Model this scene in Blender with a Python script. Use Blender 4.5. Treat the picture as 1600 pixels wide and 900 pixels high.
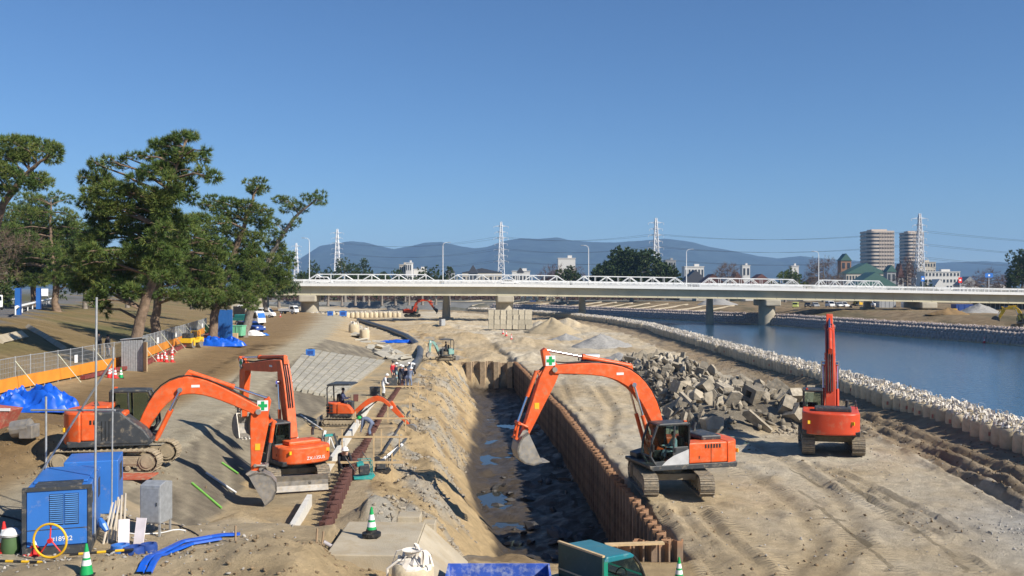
import bpy, bmesh, math, random
import numpy as np
from mathutils import Vector, Matrix
random.seed(7); RNG = np.random.default_rng(11)
R = math.radians
S = bpy.context.scene; C = S.collection
for o in list(bpy.data.objects): bpy.data.objects.remove(o)

# ------------------------------------------------------------ camera, sky, sun, exposure
CAMZ, F = 10.0, 1500.0                       # eye height; focal length in 1600-px pixels
cam = bpy.data.cameras.new('camera'); cam.lens = 36*F/1600; cam.sensor_width = 36
cam.clip_start = 0.5; cam.clip_end = 30000
co = bpy.data.objects.new('camera', cam); C.objects.link(co)
co.location = (0, 0, CAMZ); co.rotation_euler = (R(90), 0, 0); S.camera = co
SUN_EL = R(36); SHX, SHY = -0.84, 0.54       # shadows run left and away
w = bpy.data.worlds.new('World'); S.world = w; w.use_nodes = True
nt = w.node_tree; bg = nt.nodes['Background']; bg.inputs[1].default_value = 0.075
sky = nt.nodes.new('ShaderNodeTexSky'); sky.sky_type = 'NISHITA'; sky.sun_disc = False
sky.sun_elevation = SUN_EL; sky.sun_rotation = math.atan2(-SHX, -SHY)
sky.altitude = 0; sky.air_density = 1.0; sky.dust_density = 0.0; sky.ozone_density = 10.0
nt.links.new(sky.outputs[0], bg.inputs[0])
sl = bpy.data.lights.new('sun', 'SUN'); sl.energy = 5.0; sl.angle = R(0.5); sl.color = (1, .93, .82)
so = bpy.data.objects.new('sun', sl); C.objects.link(so)
sd = Vector((SHX*math.cos(SUN_EL), SHY*math.cos(SUN_EL), -math.sin(SUN_EL)))
so.rotation_euler = sd.to_track_quat('-Z', 'Y').to_euler(); so.location = (60, -60, 80)
S.view_settings.view_transform = 'Standard'; S.view_settings.look = 'None'
S.view_settings.exposure = 0.5; S.view_settings.gamma = 1
S.cycles.max_bounces = 5; S.cycles.diffuse_bounces = 2; S.cycles.glossy_bounces = 3
S.cycles.transparent_max_bounces = 10; S.cycles.transmission_bounces = 3; S.cycles.volume_bounces = 0

# ------------------------------------------------------------ helpers
def at(px, py, z):                           # pixel -> point on the level z
    d = F*(CAMZ-z)/(py-450.0); return Vector(((px-800)*d/F, d, z))
def atd(px, py, d): return Vector(((px-800)*d/F, d, CAMZ+(450-py)*d/F))
def tag(o, label=None, cat=None, group=None, kind=None):
    if label: o['label'] = label
    if cat: o['category'] = cat; o['kind'] = 'thing'
    if group: o['group'] = group
    if kind: o['kind'] = kind
    return o
def thing(name, label, cat, loc=(0, 0, 0), rz=0, group=None):
    o = bpy.data.objects.new(name, None); C.objects.link(o); o.empty_display_size = .2
    o.location = loc; o.rotation_euler = (0, 0, rz)
    return tag(o, label, cat, group)
def link(name, me, parent=None, loc=None, rot=None):
    o = bpy.data.objects.new(name, me); C.objects.link(o)
    if parent: o.parent = parent
    if loc is not None: o.location = loc
    if rot is not None: o.rotation_euler = rot
    return o
def copy_tree(o, parent=None):
    c = o.copy(); C.objects.link(c); c.parent = parent
    for ch in list(o.children): copy_tree(ch, c)
    return c
def frame(p0, p1):
    d = (Vector(p1)-Vector(p0)).normalized()
    u = Vector((0, 0, 1)) if abs(d.z) < .95 else Vector((1, 0, 0))
    a = d.cross(u).normalized(); return a, a.cross(d)
class MB:
    def __init__(s, M=None): s.v = []; s.f = []; s.M = M
    def add(s, vs, fs):
        n = len(s.v)
        s.v += [tuple(s.M @ Vector(v)) for v in vs] if s.M is not None else [tuple(v) for v in vs]
        s.f += [tuple(i+n for i in f) for f in fs]; return s
    def box(s, c, sz, rz=0, M=None):
        x, y, z = (q/2 for q in sz); vs = []
        for k in (-z, z):
            for a, b in ((-x, -y), (x, -y), (x, y), (-x, y)):
                p = Vector((a, b, k))
                if M is not None: p = M @ p
                if rz: p = Matrix.Rotation(rz, 3, 'Z') @ p
                vs.append(p+Vector(c))
        return s.add(vs, [(3, 2, 1, 0), (4, 5, 6, 7), (0, 1, 5, 4), (1, 2, 6, 5), (2, 3, 7, 6), (3, 0, 4, 7)])
    def prism(s, poly, a, b, ax='y'):            # polygon in xz (ax y) or xy (ax z) or yz (ax x), extruded a..b
        f = {'y': lambda p, t: (p[0], t, p[1]), 'z': lambda p, t: (p[0], p[1], t), 'x': lambda p, t: (t, p[0], p[1])}[ax]
        n = len(poly); ar = sum(poly[i-1][0]*poly[i][1]-poly[i][0]*poly[i-1][1] for i in range(n))
        if (ar < 0): poly = poly[::-1]
        vs = [f(p, a) for p in poly]+[f(p, b) for p in poly]
        lo, hi = tuple(range(n)), tuple(range(2*n-1, n-1, -1))
        fs = [lo, hi]+[(i, i+n, (i+1) % n+n, (i+1) % n) for i in range(n)]
        if ax != 'y': fs = [t[::-1] for t in fs]
        if b < a: fs = [t[::-1] for t in fs]
        return s.add(vs, fs)
    def tube(s, pts, r, n=8, cap=True):
        pts = [Vector(p) for p in pts]; m = len(pts); vs = []; fs = []
        rr = r if isinstance(r, (list, tuple)) else [r]*m
        a, b = frame(pts[0], pts[1])
        for i, p in enumerate(pts):
            t = (pts[min(i+1, m-1)]-pts[max(i-1, 0)]).normalized()
            a = (a-t*a.dot(t)).normalized(); b = a.cross(t)
            for k in range(n):
                q = 2*math.pi*k/n; vs.append(p+(a*math.cos(q)+b*math.sin(q))*rr[i])
        for i in range(m-1):
            for k in range(n):
                k2 = (k+1) % n; fs.append((i*n+k, (i+1)*n+k, (i+1)*n+k2, i*n+k2))
        if cap: fs += [tuple(range(n)), tuple(range(m*n-1, (m-1)*n-1, -1))]
        return s.add(vs, fs)
    def cyl(s, p0, p1, r, n=14, r2=None): return s.tube([p0, p1], [r, r if r2 is None else r2], n)
    def lathe(s, prof, c=(0, 0, 0), n=16):
        vs = []; fs = []; m = len(prof)
        for r, z in prof:
            for k in range(n):
                q = 2*math.pi*k/n; vs.append((c[0]+r*math.cos(q), c[1]+r*math.sin(q), c[2]+z))
        for i in range(m-1):
            for k in range(n):
                k2 = (k+1) % n; fs.append((i*n+k, i*n+k2, (i+1)*n+k2, (i+1)*n+k))
        fs += [tuple(range(n-1, -1, -1)), tuple(range((m-1)*n, m*n))]
        return s.add(vs, fs)
    def mesh(s, name, mat=None, smooth=0):
        me = bpy.data.meshes.new(name); me.from_pydata(s.v, [], s.f)
        if mat: me.materials.append(mat)
        if smooth:
            me.polygons.foreach_set('use_smooth', [True]*len(me.polygons)); me.set_sharp_from_angle(angle=R(smooth))
        me.update(); return me
    def build(s, name, mat, parent=None, bevel=0, smooth=0, loc=None, rot=None):
        o = link(name, s.mesh(name, mat, smooth), parent, loc, rot)
        if bevel:
            b = o.modifiers.new('bevel', 'BEVEL'); b.width = bevel; b.segments = 2; b.limit_method = 'ANGLE'; b.angle_limit = R(40)
        return o
def np_mesh(name, v, f, mat, smooth=False):      # v (n,3), f (m,k)
    me = bpy.data.meshes.new(name); v = np.asarray(v, np.float32); f = np.asarray(f, np.int32); k = f.shape[1]
    me.vertices.add(len(v)); me.vertices.foreach_set('co', v.ravel())
    me.loops.add(f.size); me.loops.foreach_set('vertex_index', f.ravel())
    me.polygons.add(len(f)); me.polygons.foreach_set('loop_start', np.arange(len(f), dtype=np.int32)*k)
    if smooth: me.polygons.foreach_set('use_smooth', np.ones(len(f), bool))
    if mat: me.materials.append(mat)
    me.update(calc_edges=True); return me

def hsh(i, j, s): 
    h = np.sin(i*127.1+j*311.7+s*74.7)*43758.5453; return h-np.floor(h)
def vnoise(x, y, s=0):
    i, j = np.floor(x), np.floor(y); u, v = x-i, y-j; u = u*u*(3-2*u); v = v*v*(3-2*v)
    return (hsh(i, j, s)*(1-u)+hsh(i+1, j, s)*u)*(1-v)+(hsh(i, j+1, s)*(1-u)+hsh(i+1, j+1, s)*u)*v*1.0
def fbm(x, y, s=0, o=4):
    a, t, n = .5, 0, 0
    for k in range(o): t = t+a*vnoise(x*2**k, y*2**k, s+k); n += a; a *= .5
    return t/n*2-1                               # -1..1

# ------------------------------------------------------------ materials
def nodes(name):
    m = bpy.data.materials.new(name); m.use_nodes = True; t = m.node_tree
    return m, t, t.nodes['Principled BSDF'], lambda k: t.nodes.new('ShaderNode'+k), t.links.new
MATS = {}
def mat(name, col, rough=.7, metal=0, var=.12, scale=3, bump=0, bscale=30, dust=0, dcol=(.42, .34, .23), spec=.4, per_object=0):
    """noise-varied paint / earth / metal; dust = share of dried mud in blotches"""
    if name in MATS: return MATS[name]
    m, t, p, N, L = nodes(name)
    tc = N('TexCoord'); n = N('TexNoise'); n.inputs['Scale'].default_value = scale; n.inputs['Detail'].default_value = 6
    L(tc.outputs['Object'], n.inputs['Vector'])
    hs = N('HueSaturation'); hs.inputs['Color'].default_value = (*col, 1)
    mr = N('MapRange'); mr.inputs['From Min'].default_value = .3; mr.inputs['From Max'].default_value = .7
    mr.inputs['To Min'].default_value = 1-var; mr.inputs['To Max'].default_value = 1+var
    L(n.outputs[0], mr.inputs[0]); L(mr.outputs[0], hs.inputs['Value']); out = hs.outputs[0]
    if per_object:
        oi = N('ObjectInfo'); m2 = N('MapRange'); m2.inputs['To Min'].default_value = 1-per_object; m2.inputs['To Max'].default_value = 1+per_object
        L(oi.outputs['Random'], m2.inputs[0]); mu = N('Math'); mu.operation = 'MULTIPLY'
        L(m2.outputs[0], mu.inputs[0]); L(mr.outputs[0], mu.inputs[1]); L(mu.outputs[0], hs.inputs['Value'])
    p.inputs['Roughness'].default_value = rough; p.inputs['Metallic'].default_value = metal
    p.inputs['Specular IOR Level'].default_value = spec
    if dust:
        n2 = N('TexNoise'); n2.inputs['Scale'].default_value = scale*1.7; n2.inputs['Detail'].default_value = 8; n2.inputs['Roughness'].default_value = .7
        L(tc.outputs['Object'], n2.inputs['Vector'])
        r2 = N('MapRange'); r2.inputs['From Min'].default_value = .62-dust*.35; r2.inputs['From Max'].default_value = .8-dust*.3
        r2.inputs['To Max'].default_value = min(.9, .45+dust*.6); L(n2.outputs[0], r2.inputs[0])
        mx = N('MixRGB'); L(r2.outputs[0], mx.inputs[0]); L(out, mx.inputs[1]); mx.inputs[2].default_value = (*dcol, 1); out = mx.outputs[0]
        rr = N('MapRange'); rr.inputs['To Min'].default_value = rough; rr.inputs['To Max'].default_value = .9
        L(r2.outputs[0], rr.inputs[0]); L(rr.outputs[0], p.inputs['Roughness'])
    L(out, p.inputs['Base Color'])
    if bump:
        n3 = N('TexNoise'); n3.inputs['Scale'].default_value = bscale; n3.inputs['Detail'].default_value = 6; L(tc.outputs['Object'], n3.inputs['Vector'])
        b = N('Bump'); b.inputs['Strength'].default_value = bump; b.inputs['Distance'].default_value = .05
        L(n3.outputs[0], b.inputs['Height']); L(b.outputs[0], p.inputs['Normal'])
    MATS[name] = m; return m
def glass(name='glass', tint=(.35, .42, .4), mixf=.35):
    if name in MATS: return MATS[name]
    m = bpy.data.materials.new(name); m.use_nodes = True; t = m.node_tree; t.nodes.clear()
    N = lambda k: t.nodes.new('ShaderNode'+k); o = N('OutputMaterial'); mx = N('MixShader'); tr = N('BsdfTransparent'); gl = N('BsdfGlossy')
    tr.inputs[0].default_value = (*tint, 1); gl.inputs['Roughness'].default_value = .03; gl.inputs['Color'].default_value = (.8, .85, .9, 1)
    lw = N('LayerWeight'); lw.inputs[0].default_value = mixf; t.links.new(lw.outputs['Fresnel'], mx.inputs[0])
    t.links.new(tr.outputs[0], mx.inputs[1]); t.links.new(gl.outputs[0], mx.inputs[2]); t.links.new(mx.outputs[0], o.inputs[0])
    MATS[name] = m; return m
def leafmat(name, c1, c2, c3):
    if name in MATS: return MATS[name]
    m, t, p, N, L = nodes(name)
    g = N('NewGeometry'); r = N('ValToRGB'); e = r.color_ramp.elements
    e[0].color = (*c1, 1); e[1].color = (*c3, 1); k = e.new(.55); k.color = (*c2, 1)
    tc = N('TexCoord'); n = N('TexNoise'); n.inputs['Scale'].default_value = .45; L(tc.outputs['Object'], n.inputs['Vector'])
    a = N('MapRange'); a.inputs['From Min'].default_value = .3; a.inputs['From Max'].default_value = .7; L(n.outputs[0], a.inputs[0])
    mm = N('Math'); mm.operation = 'MULTIPLY_ADD'; mm.inputs[1].default_value = .5; L(g.outputs['Random Per Island'], mm.inputs[0])
    h = N('Math'); h.operation = 'MULTIPLY'; h.inputs[1].default_value = .5; L(a.outputs[0], h.inputs[0]); L(h.outputs[0], mm.inputs[2])
    L(mm.outputs[0], r.inputs[0]); L(r.outputs[0], p.inputs['Base Color']); p.inputs['Roughness'].default_value = .65; p.inputs['Specular IOR Level'].default_value = .25
    MATS[name] = m; return m
ORANGE = mat('orange_paint', (.72, .105, .02), .42, var=.16, scale=2.6, dust=.4, dcol=(.52, .2, .09), bump=.05, bscale=4)
ORANGE_FADED = mat('faded_orange_paint', (.62, .11, .04), .55, var=.15, scale=1.6, dust=.3, dcol=(.5, .3, .18))
RED_ORANGE = mat('red_orange_paint', (.62, .07, .025), .42, var=.1, scale=1.2, dust=.22, dcol=(.45, .25, .14))
DARK = mat('dark_grey_paint', (.045, .05, .055), .5, var=.2, dust=.25)
BLACK = mat('black_rubber', (.018, .018, .018), .6, var=.3, dust=.15)
TRACKM = mat('track_steel', (.2, .175, .14), .75, .3, var=.25, scale=5, dust=.6, bump=.3)
MUDSTEEL = mat('muddy_steel', (.33, .27, .18), .9, 0, var=.2, scale=3, dust=.5, bump=.4)
STEEL = mat('worn_steel', (.32, .3, .27), .5, .5, var=.25, scale=4, dust=.4)
CHROME = mat('chrome_rod', (.75, .73, .78), .18, 1, var=.03)
WHITE = mat('white_paint', (.75, .75, .73), .5, var=.05, scale=1, dust=.08)
GALV = mat('galvanised_steel', (.42, .43, .43), .5, .5, var=.15, scale=8)
CONC = mat('concrete', (.42, .39, .32), .88, var=.16, scale=1.5, bump=.25, dust=.2, dcol=(.3, .26, .19))
CONC_L = mat('pale_concrete', (.43, .37, .27), .9, var=.15, scale=.9, bump=.3, dust=.45, dcol=(.36, .28, .17))
CONC_G = mat('rubble_concrete', (.31, .272, .21), .94, var=.35, scale=2.6, bump=.9, bscale=9, dust=.4, dcol=(.34, .27, .18), per_object=.45)
WOOD = mat('timber', (.55, .4, .22), .8, var=.15, scale=6)
RUST = mat('rusty_steel', (.2, .142, .098), .85, .1, var=.3, scale=2.5, bump=.3, dust=.3, dcol=(.3, .22, .15), per_object=.3)
def lighter_top(m):                              # base colour blends to a lighter orange-brown towards the pile tops
    t = m.node_tree; p = t.nodes['Principled BSDF']; src = p.inputs['Base Color'].links[0].from_socket; N = lambda k: t.nodes.new('ShaderNode'+k)
    tc = N('TexCoord'); sp = N('SeparateXYZ'); t.links.new(tc.outputs['Object'], sp.inputs[0]); mr = N('MapRange'); mr.inputs['From Min'].default_value = -.3; mr.inputs['From Max'].default_value = -.02
    t.links.new(sp.outputs['Z'], mr.inputs[0]); mx = N('MixRGB'); t.links.new(mr.outputs[0], mx.inputs[0]); t.links.new(src, mx.inputs[1]); mx.inputs[2].default_value = (.36, .2, .11, 1); t.links.new(mx.outputs[0], p.inputs['Base Color'])
lighter_top(RUST)
RUST_D = mat('dark_rust', (.11, .05, .042), .8, .1, var=.3, scale=3, bump=.3, dust=.2, dcol=(.2, .12, .08), per_object=.15)
BLUE = mat('blue_paint', (.035, .16, .5), .4, var=.08, scale=1.5, dust=.1)
BLUE_D = mat('deep_blue_paint', (.02, .06, .25), .5, var=.1, dust=.15)
TARP = mat('blue_tarp', (.01, .1, .55), .38, var=.15, scale=3)
RED = mat('red_plastic', (.68, .03, .025), .45, var=.08, dust=.08)
GREEN = mat('green_plastic', (.01, .33, .09), .45, var=.08)
GREEN_P = mat('green_truck_paint', (.005, .2, .13), .35, var=.1, scale=1.5, dust=.18, dcol=(.2, .26, .2))
GREEN_D = mat('green_tarp_panel', (.015, .05, .04), .55, var=.2, scale=2, dust=.2, dcol=(.1, .12, .1))
TEAL = mat('teal_paint', (.03, .3, .28), .5, var=.12, dust=.2)
LIME = mat('lime_green', (.18, .45, .08), .5)
YELLOW = mat('yellow_paint', (.75, .45, .02), .45, var=.1, dust=.2)
BAGM = mat('bag_fabric', (.55, .46, .31), .85, var=.12, scale=2.5, bump=.3, bscale=14, dust=.25, dcol=(.36, .29, .19), per_object=.16)
BAGP = mat('pink_bag_fabric', (.36, .31, .28), .85, var=.15, scale=2.5, dust=.2, dcol=(.3, .25, .2), per_object=.2)
TIE = mat('white_tie_webbing', (.72, .66, .57), .85, var=.15, scale=3, dust=.25, dcol=(.45, .38, .28))
GLASS = glass('glass', (.72, .8, .78), .16); GLASS_D = glass('dark_glass', (.08, .1, .11), .5)
BARK = mat('pine_bark', (.2, .14, .095), .95, var=.35, scale=3, bump=.8, bscale=9)
BARK_G = mat('grey_bark', (.22, .19, .16), .95, var=.3, scale=3, bump=.5)
SKIN = mat('skin', (.5, .3, .21), .6, var=.05)
# ------------------------------------------------------------ terrain: cross-section lines along the river
I = np.interp
def line(*pts):
    a = np.array(pts, float); return lambda y: I(y, a[:, 0], a[:, 1])
XR = line((-100, -26), (30, -32), (50, -36), (93, -48), (163, -78), (240, -100), (400, -190), (9000, -4000))       # dike road edge
XF = line((-100, -25), (15, -27), (52, -28), (70, -28.6), (116, -38), (180, -53), (240, -66), (400, -130), (9000, -3500))   # fence, dike foot
XC = line((-100, -10), (15, -11.5), (33, -13), (56, -15.8), (75, -18.5), (90, -20.5), (130, -25), (198, -35), (260, -47), (400, -110), (9000, -3000))
XT = line((-100, -8), (15, -9.6), (33, -10.2), (50, -11.8), (70, -12.6), (98, -14), (130, -17.5), (191, -29), (250, -43), (400, -105), (9000, -2980))
XS = line((-100, -5), (30, -6.1), (44, -7.3), (65.5, -8.7), (90, -9.8), (113, -11), (130, -13), (146, -15.6), (191, -25.5), (250, -41), (400, -100), (9000, -2960))
XL = line((-100, 1), (30, .8), (43, -.4), (57, -2.3), (88, -2.6), (113, -5.2), (140, -8), (191, -18), (300, -60), (400, -95), (9000, -2950))
XW = line((-100, 6), (30.6, 5.35), (44.5, 4.7), (68, 3.6), (112, .4), (150, -3), (200, -10), (300, -50), (400, -90), (9000, -2940))
XB = line((-100, 26), (50, 25.0), (78, 25.6), (112, 25.6), (184, 25.6), (220, 22.5), (258, 15), (300, 2), (330, -15), (400, -70), (9000, -2900))
XFW = line((-100, 118), (100, 99), (166, 88), (210, 77), (250, 71.5), (268, 65), (319, 42.5), (400, 10), (470, -60), (560, -180), (9000, -2700))
Yc = (-100, 30.9, 31.4, 111.8, 112.5, 160)
def tr(y): return I(y, Yc, (0, 0, 1, 1, .0, 0))                     # 1 inside the sheet-piled trench
LOWB = lambda y: I(y, (-100, 28, 31.5, 34, 180, 260), (3.2, 3.1, 1.9, 1.8, 1.8, 2.2))     # lower bench
RUTS = []
def poly_dist(x, y, pts):
    d = np.full(np.shape(x), 1e9)
    for (x0, y0), (x1, y1) in zip(pts[:-1], pts[1:]):
        dx, dy = x1-x0, y1-y0; t = np.clip(((x-x0)*dx+(y-y0)*dy)/(dx*dx+dy*dy), 0, 1)
        d = np.minimum(d, np.hypot(x-x0-t*dx, y-y0-t*dy))
    return d
def rut(pix, z=1.4, wd=.35, dp=.07, dark=.25): RUTS.append(([tuple(at(a, b, z)[:2]) for a, b in pix], wd, dp, dark))
for dx, dy in ((0, 0), (62, -14)):
    rut([(1110+dx, 700+dy), (1180+dx, 740+dy), (1240+dx, 785+dy), (1275+dx, 825+dy), (1275+dx, 860+dy), (1245+dx, 890+dy), (1200+dx, 930+dy)], dark=.4, dp=.06)
for dx in (0, 30, 64): rut([(1030+dx, 790), (1060+dx, 830), (1110+dx, 870), (1150+dx, 920)], dp=.12, wd=.3)
for k in range(3): rut([(1270+18*k, 722+6*k), (1330+22*k, 765), (1400+20*k, 800), (1470+14*k, 835)], dp=.13, wd=.22)
rut([(875, 590), (890, 625), (930, 660), (950, 700), (985, 720)], dp=.07, wd=.28, dark=.15); rut([(930, 600), (960, 640), (950, 680), (975, 705)], dp=.1, wd=.35, dark=.2)
for k in range(3): rut([(1345+10*k, 655+9*k), (1430+8*k, 690+12*k), (1540, 730+18*k), (1620, 765+20*k)], dp=.2, wd=.3, dark=.2)
MOUNDS = [  # x, y, rx, ry, h
    (-9.5, 22.5, 3.2, 2.2, .75), (-6.2, 23.6, 2.4, 2.2, .8), (-4.8, 21.5, 2.4, 1.8, .45), (-13.0, 20.5, 2.5, 1.5, .35),
    (-9.0, 31.8, 2.0, 1.2, .75), (-4.6, 33.8, 1.6, 1.5, .9), (-3.0, 34.8, 1.6, 1.3, .5), (-18.6, 37.2, 3.2, 3.5, 1.25), (-20.5, 33, 2, 2, .6),
    (-3.5, 46, 1.5, 3, .5), (-.9, 53.5, 1.6, 5.5, -.55), (20.5, 30.5, 2.2, 1.2, .3), (23, 32.5, 2, 1.6, .35), (18.6, 33.6, 1.4, 1, .2), (21.5, 35.5, 2, .9, .25), (-21, 31, 3, 3, .5), (-4.4, 60, 1.6, 5, .5), (-6.8, 84, 2.4, 7, .6), (-7.0, 108, 3.6, 7, 1.3), (-12, 126, 4, 9, 1.2), (-2.5, 125, 3.5, 4, 1.1), (2.5, 118, 3, 3, .7),
    (2, 150, 6, 9, 1.2), (-8, 165, 7, 12, 1.3), (-16, 215, 10, 10, 1.2), (6, 205, 5, 6, 1.7), (12.5, 215, 5, 6, 2.2), (20, 120, 3, 4, .5),
    (25.2, 56, 1.3, 9, .5), (25.6, 80, 1.6, 14, .6), (27, 130, 2.4, 30, .9), (27, 185, 3, 22, 1.1)]
HEAP = [(13.6, 62, 3.4, 5.0, 1.5), (17.0, 63, 3.2, 4.6, 1.9), (14.2, 72, 3.2, 8, 1.5), (15.2, 84, 3.6, 9, 1.8), (13.8, 98, 3.4, 10, 1.6), (18.2, 74, 2.6, 8, 1.2), (17.5, 108, 3, 8, 1.0)]
def heap(x, y):
    h = 0
    for a, b, rx, ry, hh in HEAP: h = np.maximum(h, hh*np.clip(1.15-np.hypot((x-a)/rx, (y-b)/ry)**2, 0, 1))
    return h
def ground(x, y):
    x = np.asarray(x, float); y = np.asarray(y, float); sh = x.shape; x = x.ravel(); y = y.ravel()
    T = tr(y); lb = LOWB(y); near = np.clip((31-y)/6, 0, 1)
    bz = -1.8*T+(1-T)*I(y, (-100, 20, 30, 115, 130, 170, 300), (1.3, 1.3, 1.2, .4, .7, 1.2, 1.3))
    fl = I(y, (-100, 15, 30, 200, 300), (1.3, 1.35, 1.4, 1.4, 1.6)); far = np.clip((y-330)/60, 0, 1)
    # breakpoints left to right
    xs = [XR(y)-400, XR(y)-9, XR(y), XF(y)-1.2, XF(y), XC(y), XT(y), XS(y), XS(y)+1.0, XS(y)*.45+XL(y)*.55, XL(y), XW(y), XW(y)+.55,
          XB(y)-3.5, XB(y)-.8, XB(y)+2.6, XB(y)+5.5, XFW(y)-2, XFW(y)+.5, XFW(y)+4.0, XFW(y)+12, XFW(y)+20, XFW(y)+60, XFW(y)+400]
    o = np.ones_like(y)
    lb2 = lb*(1-near)+(near*2.9)
    mid = (I(y, (-100, 24, 30, 36, 130, 200), (2.2, 2.1, 1.6, 1.2, 1.0, 1.4)))
    zs = [5.5*o, 7.4*o, 7.4*o, 4.35*o, 4.3*o, 3.4*o-.2*near, lb, lb, lb+.05, mid, bz, bz, fl-.2,
          fl, fl+.5, fl+.5, -1.2*o, -1.2*o, 1.0*o, 2.2*o, 2.6*o, 4.1*o, 4.1*o, 4.0*o]
    X = np.stack(xs); Z = np.stack(zs)
    X = np.maximum.accumulate(X+np.arange(len(xs))[:, None]*1e-4, axis=0)
    k = np.clip((X <= x).sum(0)-1, 0, len(xs)-2); c = np.arange(len(x))
    t = np.clip((x-X[k, c])/(X[k+1, c]-X[k, c]+1e-9), 0, 1)
    z = Z[k, c]*(1-t)+Z[k+1, c]*t
    far = np.clip((y-420)/120, 0, 1); z = z*(1-far)+4.0*far
    return z.reshape(sh)
def amp(x, y):                               # roughness of the ground
    a = np.full(np.shape(x), .05)
    a = np.where((x > XS(y)+1.2) & (x < XL(y)+.5), .34, a)
    a = np.where((x > XL(y)) & (x < XW(y)-.2), .05+.4*tr(y), a)
    a = np.where((x > XW(y)+1) & (x < XB(y)-4), .11, a)
    a = np.where((x > XB(y)-4.5) & (x < XB(y)-.6), .22, a)
    a = np.where((y < 31) & (x > -10) & (x < 3), .2, a)
    a = np.where((y > 113) & (y < 330) & (x > XT(y)+2) & (x < XB(y)-3), .3, a)
    a = np.where(x > XFW(y)+2, .25, a)
    return a
SLAB = (-4.9, -2.6, 25.2, 30.0)              # old concrete landing in the foreground
def height(x, y):
    x = np.asarray(x, float); y = np.asarray(y, float)
    z = ground(x, y); A = amp(x, y)
    z = z+A*fbm(x*.55, y*.45, 3, 5)+A*.35*fbm(x*2.1, y*1.7, 9, 3)
    inb = (x > XS(y)+1) & (x < XL(y)+.3)
    fr = (x > XW(y)+.8) & (x < XB(y)-1) & (y < 130); z = z+np.where(fr, .1*np.clip(fbm(x*.9+2*fbm(x*.3, y*.3, 6, 2), y*.5, 12, 4)-.18, 0, 1)*np.clip(1.6-1.2*np.abs(fbm(x*.11, y*.09, 13, 2)), .2, 2)*2.2+.05*np.abs(fbm(x*1.6, y*2.4, 14, 3)), 0)
    z = z+np.where(inb, .3*np.abs(fbm(x*1.1+y*.35, y*.25, 21, 4))+.16*fbm(x*2.6, y*1.5, 22, 3), 0)
    for a, b, rx, ry, h in MOUNDS:
        q = np.hypot((x-a)/rx, (y-b)/ry)*(1+.25*fbm(x*.8, y*.8, 5, 3)); z = z+h*np.clip(1-q, 0, 1)**1.15*(1+.0*x)
    z = z+.75*heap(x, y)
    for pts, wd, dp, dk in RUTS:
        d = poly_dist(x, y, pts)*(1+.25*fbm(x*1.3, y*1.3, 2, 2))
        z = z-dp*np.exp(-(d/wd)**2)+dp*.7*np.exp(-((d-wd*1.7)/(wd*.7))**2)
    x0, x1, y0, y1 = SLAB; m = (x > x0-.3) & (x < x1+.3) & (y > y0-.2) & (y < y1+.4)
    z = np.where(m, np.minimum(z, 2.6), z)
    tq = (x > XL(y)-1.5) & (x < XW(y)+.2); z = np.where(tq & (tr(y) > .9), np.minimum(z, 1.0), z)
    return z
def put(px, py, z0=1.5, it=5):               # pixel -> the point where its ray meets the ground
    z = z0
    for _ in range(it): p = at(px, py, z); z = .5*z+.5*gz(p.x, p.y)
    p = at(px, py, z); return Vector((p.x, p.y, gz(p.x, p.y)))
def grow(a, b, s, g):
    out = [a]
    while out[-1] < b: out.append(out[-1]+s); s *= g
    return out
xs = np.array(sorted([-q for q in grow(21, 8600, .4, 1.13)[1:]])+list(np.arange(-21, 33.01, .2))+list(np.arange(33.8, 140, 1.0))+grow(140, 8600, 1.4, 1.13)[1:])
ys = np.array([-140, -90, -50, -20, 0, 8]+list(np.arange(13, 62, .19))+list(np.arange(62, 126, .38))+list(np.arange(126, 330, 1.3))+grow(330, 9300, 3, 1.09)[1:])
GX, GY = np.meshgrid(xs, ys); GZ = height(GX, GY)
import bisect
XSL, YSL = xs.tolist(), ys.tolist()
def gz(x, y):
    i = min(max(bisect.bisect_right(XSL, x)-1, 0), len(XSL)-2); j = min(max(bisect.bisect_right(YSL, y)-1, 0), len(YSL)-2)
    u = (x-XSL[i])/(XSL[i+1]-XSL[i]); v = (y-YSL[j])/(YSL[j+1]-YSL[j])
    return float((GZ[j, i]*(1-u)+GZ[j, i+1]*u)*(1-v)+(GZ[j+1, i]*(1-u)+GZ[j+1, i+1]*u)*v)
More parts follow.
